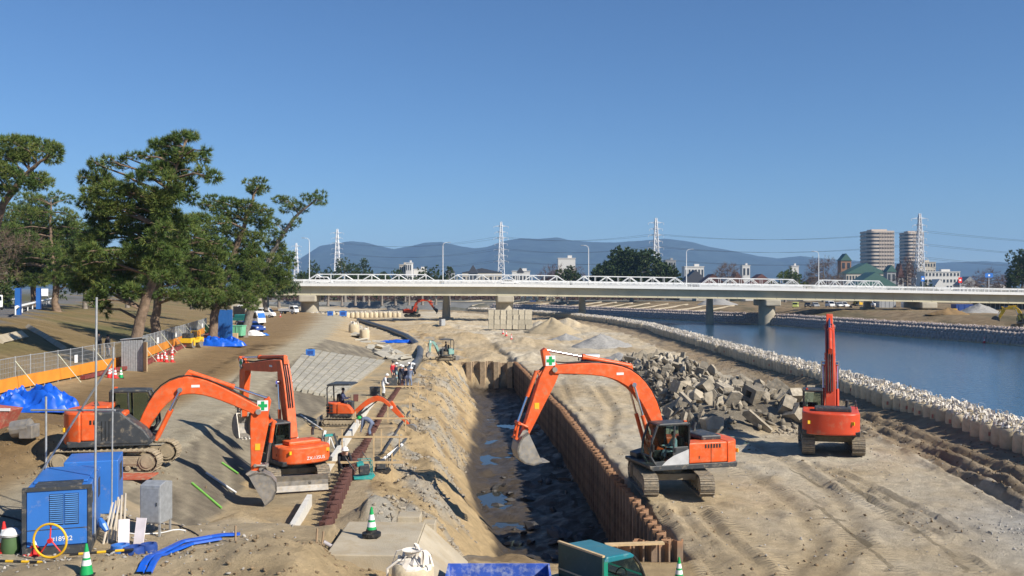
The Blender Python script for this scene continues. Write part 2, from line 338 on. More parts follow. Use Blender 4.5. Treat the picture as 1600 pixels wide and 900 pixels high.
def ground_colour(x, y, z):
    n1 = fbm(x*.12, y*.1, 31, 4); n2 = fbm(x*.7, y*.6, 41, 4); n3 = fbm(x*.25+3, y*.06, 51, 4)
    c = np.zeros(x.shape+(3,)); 
    def L(col): return np.array(col)
    sand, pale, brown = L((.48, .355, .195)), L((.48, .39, .26)), L((.25, .165, .078))
    grey, mud, grass = L((.40, .37, .31)), L((.085, .068, .05)), L((.23, .165, .075))
    def mix(a, b, t): return a+(b-a)*np.clip(t, 0, 1)[..., None]
    c[:] = sand; c = mix(c, pale, .5+n1*.9+n2*.3)
    # floor right of the wall: sandy grey with dusty crushed-concrete patches
    m = (x > XW(y)+.4)&(x < XB(y)-2.5); c = np.where(m[..., None], mix(mix(np.broadcast_to(L((.54, .425, .265)), c.shape), L((.53, .47, .36)), .45+n1*.9+n2*.5), L((.37, .275, .155)), np.clip(n3*1.6-.1, 0, .8)), c)
    q = np.exp(-(((x-20.5)/4.5)**2+((y-34)/4.5)**2)); c = np.where(m[..., None], mix(c, L((.42, .41, .38)), q*1.1+n2*.3*q), c)
    m = (x > XB(y)-4.5+n2)&(x < XB(y)+3.6); c = np.where(m[..., None], mix(c, L((.27, .2, .125)), .75+n2*.5), c)
    # left bench: packed earth road and pale strip along the crest
    b = (x < XC(y)+.2)&(x > XF(y)-.5); w_ = (x-XF(y))/(XC(y)-XF(y)+1e-6)
    cb = mix(np.broadcast_to(sand*.93, c.shape), brown, np.exp(-((w_-.5)/.27)**2)*1.3+n3*.5)
    cb = mix(cb, L((.42, .365, .26)), np.clip((w_-.74)*12, 0, 1)*np.clip(1.1+n2*.5, 0, 1)); c = np.where(b[..., None], cb, c)
    # concrete slope between the benches
    s_ = (x >= XC(y)+.2)&(x < XT(y)+.1)&(y > 31)&(y < 125); st = fbm((x-XC(y))*3.0+y*.6, y*.25, 61, 3)
    c = np.where(s_[..., None], mix(np.broadcast_to(L((.2, .17, .125)), c.shape), L((.36, .31, .22)), .4+st*1.1), c)
    s2 = (x >= XT(y)-.2)&(x < XS(y)+.2)&(y > 31.5)&(y < 120); c = np.where(s2[..., None], mix(np.broadcast_to(L((.41, .335, .22)), c.shape), sand, .5+n2), c)
    # berm with grey stony streaks
    br = (x > XS(y)+1.0)&(x < XL(y)+1)&(y > 30)&(y < 330); c = np.where(br[..., None], mix(mix(np.broadcast_to(sand, c.shape), L((.37, .35, .3)), np.clip(fbm(x*.8+y*.25, y*.3, 71, 4)*2.2, 0, .9)), L((.26, .18, .095)), np.clip(fbm(x*.5, y*.3, 77, 3)*2-.3, 0, .8)), c)
    t = tr(y)*((x > XL(y)-1.2+n2*.8)&(x < XW(y)+.5))*np.clip((-.95-z+.3*n2)/.45, 0, 1); c = mix(c, mud, t*1.1)
    hp = heap(x, y); c = mix(c, L((.2, .175, .135)), np.clip(hp*2, 0, .85))
    g = (x < XF(y)-.6)&(x > XR(y)-.2); cg = mix(mix(np.broadcast_to(grass, c.shape), L((.13, .135, .05)), np.clip(n3*2.5-.2, 0, .8)), L((.3, .22, .12)), n2*.9); c = np.where(g[..., None], cg, c)
    rd = (x <= XR(y)-.2)&(x > XR(y)-8.5)&(y < 420); c = np.where(rd[..., None], L((.16, .16, .165)), c)
    ol = x <= XR(y)-8.5; c = np.where(ol[..., None], mix(np.broadcast_to(L((.14, .12, .06)), c.shape), L((.08, .09, .04)), .5+n1), c)
    fb = x > XFW(y)+.2; c = np.where(fb[..., None], mix(mix(np.broadcast_to(L((.22, .155, .085)), c.shape), L((.3, .23, .14)), .3+n2), L((.13, .11, .06)), np.clip(n3*2, 0, .8)), c)
    fl = fb & (x < XFW(y)+9.5) & (x > XFW(y)+4.2) & (y < 215); c = np.where(fl[..., None], L((.38, .34, .28)), c)
    fp = y > 420; c = np.where(fp[..., None], mix(np.broadcast_to(L((.1, .1, .07)), c.shape), L((.2, .19, .17)), .4+n1), c)
    for pts, wd, dp, dk in RUTS:
        d = poly_dist(x, y, pts); e = np.exp(-(d/(wd*1.1))**2)*dk; c = c*(1-e[..., None]*.9)+e[..., None]*.9*L((.22, .16, .085))
    c *= (1+.12*n2+.1*fbm(x*3, y*3, 81, 2))[..., None]
    wet = t
    return np.clip(c, .01, .8), wet
GC, WET = ground_colour(GX, GY, GZ)
TRK = []                                      # crawler prints: both tracks of a path
def prints(pix, z=1.4, g=1.15):
    P = [at(a, b, z) for a, b in pix]
    for s_ in (-g, g):
        q = []
        for i, p in enumerate(P):
            d = (P[min(i+1, len(P)-1)]-P[max(i-1, 0)]).normalized(); q.append((p.x-d.y*s_, p.y+d.x*s_))
        TRK.append(q)
prints([(1045, 770), (1075, 800), (1130, 850), (1200, 920)]); prints([(1305, 700), (1290, 730), (1330, 790), (1440, 880)]); prints([(1300, 690), (1180, 700), (1060, 660), (960, 620), (900, 580)]); prints([(1180, 730), (1290, 770), (1420, 850), (1560, 960)]); prints([(180, 720), (260, 660), (350, 590), (430, 540)], 3.5); prints([(330, 600), (420, 540), (480, 510)], 3.6)
def track_attr(x, y):
    bs = np.zeros(x.shape); bd = np.full(x.shape, 1e9)
    for q in TRK:
        s0 = 0
        for (x0, y0), (x1, y1) in zip(q[:-1], q[1:]):
            L_ = math.hypot(x1-x0, y1-y0); ux, uy = (x1-x0)/L_, (y1-y0)/L_; t = np.clip((x-x0)*ux+(y-y0)*uy, 0, L_); d = np.hypot(x-x0-t*ux, y-y0-t*uy); m = d < bd
            bd = np.where(m, d, bd); bs = np.where(m, s0+(x-x0)*ux+(y-y0)*uy, bs); s0 += L_
    return bs, np.clip((.42-bd)/.12, 0, 1)*np.clip(.65+.9*fbm(x*.5, y*.5, 19, 3), 0, 1)
TS_, TM_ = track_attr(GX, GY)
def soil_material():
    m, t, p, N, L = nodes('site_soil')
    a = N('Attribute'); a.attribute_name = 'Col'; tc = N('TexCoord')
    n = N('TexNoise'); n.inputs['Scale'].default_value = 1.6; n.inputs['Detail'].default_value = 10; n.inputs['Roughness'].default_value = .7; L(tc.outputs['Object'], n.inputs['Vector'])
    mr = N('MapRange'); mr.inputs['From Min'].default_value = .3; mr.inputs['From Max'].default_value = .7; mr.inputs['To Min'].default_value = .8; mr.inputs['To Max'].default_value = 1.2; L(n.outputs[0], mr.inputs[0])
    v = N('TexVoronoi'); v.inputs['Scale'].default_value = 7; L(tc.outputs['Object'], v.inputs['Vector'])
    vr = N('MapRange'); vr.inputs['From Min'].default_value = .02; vr.inputs['From Max'].default_value = .16; vr.inputs['To Min'].default_value = .68; vr.inputs['To Max'].default_value = 1; L(v.outputs['Distance'], vr.inputs[0])
    n5 = N('TexNoise'); n5.inputs['Scale'].default_value = .5; L(tc.outputs['Object'], n5.inputs['Vector'])
    gt = N('MapRange'); gt.inputs['From Min'].default_value = .5; gt.inputs['From Max'].default_value = .62; L(n5.outputs[0], gt.inputs[0])
    mv = N('MixRGB'); mv.inputs[1].default_value = (1, 1, 1, 1); L(gt.outputs[0], mv.inputs[0]); L(vr.outputs[0], mv.inputs[2])
    m1 = N('MixRGB'); m1.blend_type = 'MULTIPLY'; m1.inputs[0].default_value = 1; L(a.outputs['Color'], m1.inputs[1]); L(mr.outputs[0], m1.inputs[2])
    m2 = N('MixRGB'); m2.blend_type = 'MULTIPLY'; m2.inputs[0].default_value = 1; L(m1.outputs[0], m2.inputs[1]); L(mv.outputs[0], m2.inputs[2])
    L(m2.outputs[0], p.inputs['Base Color'])
    r = N('MapRange'); r.inputs['To Min'].default_value = .95; r.inputs['To Max'].default_value = .35; L(a.outputs['Alpha'], r.inputs[0]); L(r.outputs[0], p.inputs['Roughness'])
    p.inputs['Specular IOR Level'].default_value = .2
    n4 = N('TexNoise'); n4.inputs['Scale'].default_value = 5; n4.inputs['Detail'].default_value = 10; n4.inputs['Roughness'].default_value = .75; L(tc.outputs['Object'], n4.inputs['Vector'])
    n6 = N('TexNoise'); n6.inputs['Scale'].default_value = 28; n6.inputs['Detail'].default_value = 5; n6.inputs['Roughness'].default_value = .8; L(tc.outputs['Object'], n6.inputs['Vector'])
    b = N('Bump'); b.inputs['Strength'].default_value = 1; b.inputs['Distance'].default_value = .16; L(n4.outputs[0], b.inputs['Height'])
    b2 = N('Bump'); b2.inputs['Strength'].default_value = .8; b2.inputs['Distance'].default_value = .04; L(n6.outputs[0], b2.inputs['Height']); L(b.outputs[0], b2.inputs['Normal'])
    a1 = N('Attribute'); a1.attribute_name = 'trk_s'; a2 = N('Attribute'); a2.attribute_name = 'trk_m'
    mu = N('Math'); mu.operation = 'MULTIPLY'; mu.inputs[1].default_value = 2*math.pi/.26; L(a1.outputs['Fac'], mu.inputs[0]); sn = N('Math'); sn.operation = 'SINE'; L(mu.outputs[0], sn.inputs[0])
    mm = N('Math'); mm.operation = 'MULTIPLY'; L(sn.outputs[0], mm.inputs[0]); L(a2.outputs['Fac'], mm.inputs[1])
    b3 = N('Bump'); b3.inputs['Strength'].default_value = 1; b3.inputs['Distance'].default_value = .035; L(mm.outputs[0], b3.inputs['Height']); L(b2.outputs[0], b3.inputs['Normal']); L(b3.outputs[0], p.inputs['Normal'])
    return m
SOIL = soil_material()
nx, ny = len(xs), len(ys); idx = np.arange(nx*ny).reshape(ny, nx)
fq = np.stack([idx[:-1, :-1], idx[:-1, 1:], idx[1:, 1:], idx[1:, :-1]], -1).reshape(-1, 4)
me = np_mesh('ground', np.stack([GX, GY, GZ], -1).reshape(-1, 3), fq, SOIL, True)
ca = me.color_attributes.new('Col', 'FLOAT_COLOR', 'POINT')
ca.data.foreach_set('color', np.concatenate([GC, WET[..., None]], -1).reshape(-1).astype(np.float32))
for nm_, ar_ in (('trk_s', TS_), ('trk_m', TM_)): at_ = me.attributes.new(nm_, 'FLOAT', 'POINT'); at_.data.foreach_set('value', ar_.ravel().astype(np.float32))
tag(link('ground', me), kind='structure')

def water_material(name, col, rough, bs, bstr):
    m, t, p, N, L = nodes(name); p.inputs['Base Color'].default_value = (*col, 1); p.inputs['Roughness'].default_value = rough
    p.inputs['IOR'].default_value = 1.33; p.inputs['Specular IOR Level'].default_value = .5
    tc = N('TexCoord'); mp = N('Mapping'); mp.inputs['Scale'].default_value = (1, .4, 1); L(tc.outputs['Object'], mp.inputs[0])
    n = N('TexNoise'); n.inputs['Scale'].default_value = bs; n.inputs['Detail'].default_value = 4; L(mp.outputs[0], n.inputs['Vector'])
    b = N('Bump'); b.inputs['Strength'].default_value = bstr; b.inputs['Distance'].default_value = .1; L(n.outputs[0], b.inputs['Height']); L(b.outputs[0], p.inputs['Normal'])
    return m
def strip(name, ya, xa, xb, z, m, kind='structure'):
    v = []; f = []
    for i, y in enumerate(ya):
        v += [(xa(y), y, z), (xb(y), y, z)]
        if i: f.append((2*i-2, 2*i-1, 2*i+1, 2*i))
    return tag(link(name, np_mesh(name, v, f, m)), kind=kind)
strip('river_water', list(range(-60, 440, 8)), lambda y: XB(y)+3.0, lambda y: XFW(y)+.4, 0, water_material('river', (.03, .075, .13), .12, 2.2, .6))
strip('trench_water', list(np.arange(31.5, 111.8, 3)), lambda y: XL(y)-1.4, lambda y: XW(y)-.2, -1.98, water_material('puddle', (.03, .035, .035), .02, 2, .03))
strip('ditch_water', [116, 120, 125, 131, 138], lambda y: XL(y)+.2, lambda y: XL(y)+2.6, .42, water_material('ditch', (.06, .06, .055), .05, 2, .05))
# concrete landing in the foreground, two steps
x0, x1, y0, y1 = SLAB
mb = MB(); mb.prism([(x0, 1.5), (x1, 1.5), (x1, 2.98), (x0, 3.0)], y0, y1-1.2); o = mb.build('concrete_landing', CONC_L, bevel=.03); tag(o, kind='structure')
MB().box((-3.1, y1-.9, 2.35), (.7, .7, 1.6)).build('step', CONC_L, o, bevel=.03)
MB().box((-2.5, y1-1.0, 2.2), (.4, .6, 1.5)).build('step', CONC_L, o, bevel=.03)
MB().add([(x1+.02, y0-1.5, 2.96), (x1+.02, y1-1.2, 2.96), (x1+1.3, y1-1.6, 1.9), (x1+1.3, y0-1.5, 1.9), (x1+.02, y0-1.5, .2), (x1+.02, y1-1.2, .2)], [(0, 3, 2, 1), (1, 2, 5), (0, 4, 3), (2, 3, 4, 5)]).build('side_slope', CONC_L, o)
# ------------------------------------------------------------ lettering, people
def lettering(txt, size, m, parent, M, name='lettering', depth=.004):
    c = bpy.data.curves.new(name, 'FONT'); c.body = txt; c.size = size; c.extrude = depth; c.align_x = 'CENTER'; c.align_y = 'CENTER'
    t = bpy.data.objects.new(name, c); C.objects.link(t); dg = bpy.context.evaluated_depsgraph_get()
    me = bpy.data.meshes.new_from_object(t.evaluated_get(dg)); me.materials.clear(); me.materials.append(m); bpy.data.objects.remove(t)
    o = bpy.data.objects.new(name, me); C.objects.link(o); o.parent = parent; o.matrix_local = M; return o
def cross_sign(parent, M, s=.45):
    Tm = lambda x, y, z: M @ Vector((x, y, z))
    b = MB(M); b.box((0, 0, 0), (s, s, .012)); o = b.build('safety_sign', WHITE, parent)
    b = MB(M); a, t = s*.42, s*.15
    b.prism([(-t, -a), (t, -a), (t, -t), (a, -t), (a, t), (t, t), (t, a), (-t, a), (-t, t), (-a, t), (-a, -t), (-t, -t)], .008, .016, 'z'); b.build('green_cross', GREEN, o)
HELMET = {}
def person(loc, rz, label, pose='stand', top=(.1, .12, .2), legs=(.08, .09, .13), helmet=(.8, .8, .78), scale=1.0, boots=(.03, .03, .03), group=None, holding=False):
    """one skinned body from a joint graph; +x is forward"""
    if pose == 'stand': J = dict(pel=(0, 0, .95), sp=(.0, 0, 1.2), ch=(0, 0, 1.4), nk=(0, 0, 1.52), hd=(.02, 0, 1.66), lh=(.03, .22, .8), rh=(.1, -.22, .85), le=(-.04, .25, 1.12), re=(-.03, -.25, 1.12), lk=(.03, .11, .5), rk=(.05, -.11, .5), la=(-.02, .12, .09), ra=(.02, -.12, .09))
    if pose == 'look': J = dict(pel=(-.05, 0, .92), sp=(.03, 0, 1.15), ch=(.12, 0, 1.34), nk=(.2, 0, 1.44), hd=(.28, 0, 1.54), lh=(.32, .16, .95), rh=(.34, -.14, 1.0), le=(.14, .25, 1.08), re=(.14, -.25, 1.08), lk=(.03, .13, .5), rk=(.06, -.13, .5), la=(-.05, .14, .09), ra=(.0, -.14, .09))
    if pose == 'bend': J = dict(pel=(-.12, 0, .86), sp=(.1, 0, 1.0), ch=(.32, 0, 1.02), nk=(.44, 0, 1.0), hd=(.56, 0, .97), lh=(.42, .14, .42), rh=(.5, -.12, .42), le=(.36, .2, .7), re=(.38, -.2, .7), lk=(.02, .13, .46), rk=(.08, -.13, .46), la=(-.08, .14, .09), ra=(-.02, -.14, .09))
    if pose == 'crouch': J = dict(pel=(-.2, 0, .34), sp=(-.06, 0, .56), ch=(.1, 0, .74), nk=(.18, 0, .82), hd=(.28, 0, .9), lh=(.5, .1, .3), rh=(.48, -.12, .28), le=(.34, .24, .5), re=(.34, -.24, .5), lk=(.22, .2, .5), rk=(.2, -.2, .44), la=(-.04, .16, .09), ra=(-.04, -.16, .09))
    if pose == 'sit': J = dict(pel=(0, 0, .12), sp=(-.02, 0, .38), ch=(-.02, 0, .58), nk=(0, 0, .7), hd=(.04, 0, .84), lh=(.42, .24, .34), rh=(.42, -.24, .34), le=(.12, .28, .32), re=(.12, -.28, .32), lk=(.46, .13, .14), rk=(.46, -.13, .14), la=(.56, .13, -.28), ra=(.56, -.13, -.28))
    V = lambda k: Vector(J[k])
    side = Vector((0, .19, 0)); ch = V('ch')
    pts = [('pel', V('pel'), .15), ('sp', V('sp'), .14), ('ch', ch, .15), ('nk', V('nk'), .062), ('hd0', V('hd')-Vector((.0, 0, .04)), .085), ('hd1', V('hd')+Vector((.0, 0, .07)), .08)]
    ed = [(0, 1), (1, 2), (2, 3), (3, 4), (4, 5)]
    for sgn, s_ in ((1, 'l'), (-1, 'r')):
        n = len(pts); sh = ch+side*sgn+Vector((0, 0, .02)); hp = V('pel')+Vector((0, .1*sgn, -.06))
        e, h = V(s_+'e'), V(s_+'h'); d = (h-e).normalized(); k, a = V(s_+'k'), V(s_+'a')
        pts += [(s_+'sh', sh, .075), (s_+'el', e, .052), (s_+'wr', h, .036), (s_+'palm', h+d*.08, .038)]; ed += [(2, n), (n, n+1), (n+1, n+2), (n+2, n+3)]
        pts += [(s_+'hip', hp, .1), (s_+'kn', k, .07), (s_+'an', a, .055), (s_+'toe', a+Vector((.17, 0, -.045)), .042)]; ed += [(0, n+4), (n+4, n+5), (n+5, n+6), (n+6, n+7)]
    me = bpy.data.meshes.new('person'); me.from_pydata([p[1] for p in pts], ed, [])
    o = link('person', me); sk = o.modifiers.new('skin', 'SKIN'); sk.use_smooth_shade = True
    for i, p in enumerate(pts): sv = me.skin_vertices[0].data[i]; sv.radius = (p[2], p[2]); sv.use_root = (i == 0)
    ss = o.modifiers.new('sub', 'SUBSURF'); ss.levels = ss.render_levels = 1
    dg = bpy.context.evaluated_depsgraph_get(); ev = bpy.data.meshes.new_from_object(o.evaluated_get(dg)); o.modifiers.clear()
    bm = bmesh.new(); bm.from_mesh(ev); nb = len(bm.verts)
    fm = MB()
    for s_ in 'lr':                                        # five fingers on each palm, thumb at the side
        h = V(s_+'h'); d = (h-V(s_+'e')).normalized(); a, b = frame(h, h+d); p0 = h+d*.08
        for q, ln in ((-.026, .05), (-.009, .062), (.009, .066), (.026, .056)):
            r0 = p0+a*q; fm.tube([r0, r0+d*ln*.6+b*.004, r0+d*ln+b*.02], [.011, .0095, .007], 5)
        r0 = h+d*.03+a*.035; fm.tube([r0, r0+d*.03+a*.025, r0+d*.055+a*.03], [.012, .011, .008], 5)
    fme = bpy.data.meshes.new('fingers'); fme.from_pydata(fm.v, [], fm.f); bm.from_mesh(fme); bpy.data.meshes.remove(fme)
    nose = V('hd')+Vector((.09, 0, .0)); r = bmesh.ops.create_icosphere(bm, subdivisions=1, radius=.018, matrix=Matrix.Translation(nose))
    for sg in (1, -1): bmesh.ops.create_icosphere(bm, subdivisions=1, radius=.02, matrix=Matrix.Translation(V('hd')+Vector((0, .085*sg, 0))))
    out = bpy.data.meshes.new('person'); bm.to_mesh(out); bm.free(); bpy.data.meshes.remove(ev)
    mt = [SKIN, mat('cloth_%s' % (top,), top, .85, var=.15, scale=6, bump=.2), mat('cloth_%s' % (legs,), legs, .85, var=.15, scale=6, bump=.2), mat('boot_%s' % (boots,), boots, .7)]
    for m_ in mt: out.materials.append(m_)
    nm = [p[0] for p in pts]; P = [p[1] for p in pts]
    def kind(c):
        i = min(range(len(P)), key=lambda k: (P[k]-c).length); k = nm[i]
        if k in ('nk', 'hd0', 'hd1') or k.endswith('palm'): return 0
        if k.endswith('an') or k.endswith('toe'): return 3
        if k == 'pel' or k.endswith('hip') or k.endswith('kn'): return 2
        return 1
    for p in out.polygons:
        p.material_index = kind(p.center) if p.vertices[0] < nb else 0; p.use_smooth = True
    o.data = out; bpy.data.meshes.remove(me); o.location = loc; o.rotation_euler = (0, 0, rz); o.scale = (scale,)*3
    tag(o, label, 'person', group)
    if helmet:
        hm = mat('helmet_%s' % (helmet,), helmet, .35, var=.03); b = MB()
        b.lathe([(.155, -.005), (.155, .012), (.122, .016), (.118, .06), (.095, .105), (.055, .13), (.012, .14)], (0, 0, 0), 14)
        b.box((.15, 0, .004), (.07, .16, .014)); b.build('helmet', hm, o, smooth=40, loc=V('hd')+Vector((0, 0, .045)))
    else:
        b = MB(); b.lathe([(.1, -.06), (.108, .0), (.1, .05), (.07, .09), (.01, .105)], (-.012, 0, 0), 12); b.build('hair', BLACK, o, smooth=60, loc=V('hd')+Vector((0, 0, .05)))
    return o

# ------------------------------------------------------------ excavators
def plane_px(px, py, o, h):                  # pixel -> (forward, z) in the vertical plane through o with heading h
    u, v = (px-800)/F, (450-py)/F; s, c = math.sin(h), math.cos(h)
    d = (o[0]*s-o[1]*c)/(u*s-c); return ((u*d-o[0])*c+(d-o[1])*s, CAMZ+v*d-o[2])
def bez(P, n):
    out = []
    for i in range(n+1):
        t = i/n; q = [Vector(p) for p in P]
        while len(q) > 1: q = [a*(1-t)+b*t for a, b in zip(q[:-1], q[1:])]
        out.append(q[0])
    return out
def band(path, wid):                         # 2-D centre line + widths -> outline polygon
    L_, R_ = [], []
    for i, p in enumerate(path):
        d = (path[min(i+1, len(path)-1)]-path[max(i-1, 0)]).normalized(); n = Vector((-d.y, d.x))
        L_.append(p+n*wid[i]/2); R_.append(p-n*wid[i]/2)
    return [tuple(q) for q in L_+R_[::-1]]
def crawler(root, th, s, L_=4.4, W_=.6, gauge=2.3, H_=.92, mt=None, mud=False):
    Mr = Matrix.Rotation(th, 4, 'Z') @ Matrix.Scale(s, 4); r = H_/2-.05; hl = L_/2-r-.05
    per = 4*hl+2*math.pi*r; n = int(per/.2)
    for sg in (1, -1):
        y = sg*gauge/2; b = MB(Mr)
        for i in range(n):                   # track shoes round the belt
            t = per*i/n
            if t < 2*hl: p, a = (-hl+t, .05+0), 0
            elif t < 2*hl+math.pi*r: q = (t-2*hl)/r; p, a = (hl+r*math.sin(q), .05+r-r*math.cos(q)), q
            elif t < 4*hl+math.pi*r: p, a = (hl-(t-2*hl-math.pi*r), .05+2*r), math.pi
            else: q = (t-4*hl-math.pi*r)/r; p, a = (-hl-r*math.sin(q), .05+r+r*math.cos(q)), math.pi+q
            Rm = Matrix.Rotation(-a, 3, 'Y'); b.box((p[0], y, p[1]), (.185, W_, .035), M=Rm)
            c = Rm @ Vector((0, 0, -.03)); b.box((p[0]+c.x, y, p[1]+c.z), (.03, W_, .045), M=Rm)
            c = Rm @ Vector((0, 0, .05)); b.box((p[0]+c.x, y, p[1]+c.z), (.15, W_*.35, .07), M=Rm)
        tk = b.build('track', TRACKM if not mud else MUDSTEEL, root)
        b = MB(Mr); b.box((0, y, .05+r), (2*hl+.1, W_*.55, r*.95)); b.box((0, y+sg*W_*.12, .05+r*1.0), (2*hl*.8, W_*.4, r*.6))
        for k in range(7): x = -hl+.3+k*(2*hl-.6)/6; b.cyl((x, y-W_*.33, .2), (x, y+W_*.33, .2), .1, 10)
        for k in (-.6, .6): b.cyl((k, y-W_*.2, .05+2*r-.16), (k, y+W_*.2, .05+2*r-.16), .07, 8)
        b.build('track_frame', MUDSTEEL, tk, bevel=.02)
        for k, nm in ((-1, 'sprocket'), (1, 'idler')):
            b = MB(Mr); b.cyl((k*hl, y-W_*.4, .05+r), (k*hl, y+W_*.4, .05+r), r-.09, 18); b.cyl((k*hl, y-W_*.46, .05+r), (k*hl, y+W_*.46, .05+r), r*.55, 14); b.build(nm, MUDSTEEL, tk, smooth=40)
    b = MB(Mr); b.box((0, 0, .62), (1.5, gauge-W_*.5, .28)); b.box((0, 0, .6), (.9, gauge*.92, .36)); b.cyl((0, 0, .7), (0, 0, 1.08), .62, 20); b.build('undercarriage', MUDSTEEL, root, bevel=.03)
def bucket_part(root, M, P, ang, s, m, W_=1.0):
    """P pin (x,z); ang direction from pin to the cutting edge"""
    c, sn = math.cos(ang), math.sin(ang); X = lambda a, b: (P[0]+(a*c+b*sn)*s, P[1]+(a*sn-b*c)*s)
    outer = [(-.12, .22), (-.16, -.1), (-.05, -.42), (.18, -.68), (.5, -.82), (.85, -.76), (1.18, -.5), (1.36, -.12)]
    inner = [(1.3, -.12), (1.12, -.45), (.82, -.69), (.5, -.745), (.22, -.62), (.02, -.38), (-.08, -.1), (-.05, .2)]
    b = MB(M); w = W_*s/2
    for i in range(len(outer)-1):
        b.prism([X(*outer[i]), X(*outer[i+1]), X(*inner[-2-i]), X(*inner[-1-i])], -w, w)
    o = b.build('bucket', m, root)
    for sg in (1, -1):
        b = MB(M); b.prism([X(*q) for q in outer], sg*w, sg*(w-.04)); b.build('side_plate', m, o)
    b = MB(M)
    for k in range(5):
        y = -w+.06+k*(2*w-.12)/4; b.prism([X(1.27, -.16), X(1.37, -.1), X(1.55, .16), X(1.5, .17)], y-.05*s, y+.05*s)
    b.build('teeth', STEEL, o)
    b = MB(M)
    for y in (-.2*s, .2*s): b.prism([X(-.16, -.2), X(.12, .12), X(.02, .2), X(-.2, .34), X(-.28, .1)], y-.03, y+.03)
    b.build('ears', m, o)
def excavator(loc, th, sw, joints, label, s=1.0, paint=ORANGE, style='std', tail=2.75, tl=4.4, cabm=DARK, bucket_ang=0, bm=STEEL, group='orange excavators', cover=None, name='excavator', mud=False, glassy=GLASS, sign=True, hz=0, boom2=False, blade=None, text=None):
    root = thing(name, label, 'excavator', loc, 0, group)
    crawler(root, th, s, tl, mud=mud)
    M = Matrix.Rotation(sw, 4, 'Z'); Ms = M @ Matrix.Scale(s, 4); hw = 1.32
    tf = tail-.8; 
    b = MB(Ms); b.prism([(-tail+.35, 1.02), (1.35, 1.02), (1.5, 1.12), (1.5, 1.24), (-tail+.3, 1.24)], -hw, hw); b.build('deck', DARK, root, bevel=.03)
    # engine house and right side boxes
    b = MB(Ms); b.box(((-tf-.25)/2, .88, 1.68), (tf-.25+.0, .86, .86)) if not hz else b.box(((-tf-.25)/2, .88, 1.68+hz/2), (tf-.25, .86, .86+hz)); lh = b.build('side_panel', paint, root, bevel=.05)
    b = MB(Ms); x1 = .55; b.box(((-tf+x1)/2, -.88, 1.68+hz/2), (tf+x1, .86, .86+hz)); rh_ = b.build('side_panel', paint if not cover else paint, root, bevel=.06)
    b = MB(Ms); b.box(((-tf-.4)/2, 0, 1.63), (tf-.4, .88, .76)); b.build('engine_cover', DARK, root, bevel=.04)
    for k in range(2):
        b = MB(Ms)
        for q in range(6): b.box((-tf+.35+q*.13, (hw-.005)*(1 if k == 0 else -1), 1.95), (.07, .02, .16))
        b.build('vent_grille', BLACK, lh if k == 0 else rh_)
    MB(Ms).box((-tf+.75, hw-.004, 1.66), (.012, .012, .84)).build('panel_seam', BLACK, lh); MB(Ms).box((-.75, hw-.004, 1.5), (.03, .02, .12)).build('latch', BLACK, lh)
    MB(Ms).box((-tf+1.0, -hw+.004, 1.66), (.012, .012, .84)).build('panel_seam', BLACK, rh_)
    if cover:                                # dark moulded cover on the right front
        b = MB(Ms); b.prism([(-.55, 1.1), (1.35, 1.08), (1.42, 1.3), (1.2, 1.62), (.75, 1.98), (.35, 2.14+hz), (-.55, 2.14+hz)], -hw-.03, -.42); cv = b.build('front_cover', DARK, root, bevel=.06)
        b = MB(Ms)
        for q in range(3): b.box((-.3+q*.13, -hw-.03, 1.62), (.035, .02, .75))
        b.build('groove', BLACK, cv)
    else:
        b = MB(Ms); b.prism([(x1, 1.25), (1.3, 1.25), (1.3, 1.45), (x1, 1.62)], -1.25, -.5); b.build('step_box', DARK, root, bevel=.03)
    # counterweight
    pl = [(-tf, -hw-.02)]+[(-tf-(tail-tf)*math.sin(q)**.8, -hw*math.cos(q)) for q in [R(a) for a in range(25, 156, 13)]]+[(-tf, hw+.02)]
    b = MB(Ms); b.prism(pl, 1.08, 2.12+hz, 'z'); cw = b.build('counterweight', paint, root, bevel=.07, smooth=35)
    for y in (-.95, .95):
        b = MB(Ms); q = math.acos(-y/hw); b.box((-tf-(tail-tf)*math.sin(q)**.8-.005, y, 1.66), (.05, .24, .16), rz=(.5 if y > 0 else -.5)); b.build('reflector', YELLOW, cw)
    if text:
        q = Matrix(((0, 0, -1, -tail-.012), (-1, 0, 0, -.25), (0, 1, 0, 1.35), (0, 0, 0, 1)))
        lettering(text, .22, WHITE, cw, Ms @ q)
    b = MB(Ms); b.box((-tf+.45, -.1, 2.2+hz), (.95, 1.7, .22)); b.build('engine_hood', DARK if style == 'std' else paint, root, bevel=.06)
    b = MB(Ms); b.tube([(-tf+.5, -.75, 2.25), (-tf+.5, -.75, 2.5), (-tf+.42, -.75, 2.66)], .075, 10); b.build('exhaust_pipe', DARK, root, smooth=40)
    b = MB(Ms); b.tube([(.3, -1.2, 2.1), (.3, -1.2, 2.45), (-.6, -1.2, 2.45), (-.6, -1.2, 2.1)], .022, 6); b.build('handrail', DARK, root)
    # cab
    cab = thing('cab', None, None); cab.parent = root
    y0, y1 = .36, 1.3; prof = [(-.28, 1.2), (1.18, 1.2), (1.45, 1.62), (1.38, 2.25), (1.12, 2.92), (-.3, 2.92)]
    b = MB(Ms); b.prism([(-.3, 2.86), (1.14, 2.86), (1.06, 2.97), (-.24, 2.99)], y0-.02, y1+.02); b.build('roof', cabm, cab, bevel=.04)
    b = MB(Ms)
    for y in (y0+.03, y1-.03):
        for (p, q) in zip([prof[i] for i in (0, 1, 2, 3, 5, 0)], [prof[i] for i in (1, 2, 3, 4, 0, 5)]): b.cyl((p[0], y, p[1]), (q[0], y, q[1]), .05, 6)
        b.cyl((.42, y, 1.2), (.36, y, 2.9), .04, 6); b.cyl((-.3, y, 1.95), (.4, y, 1.95), .03, 6)
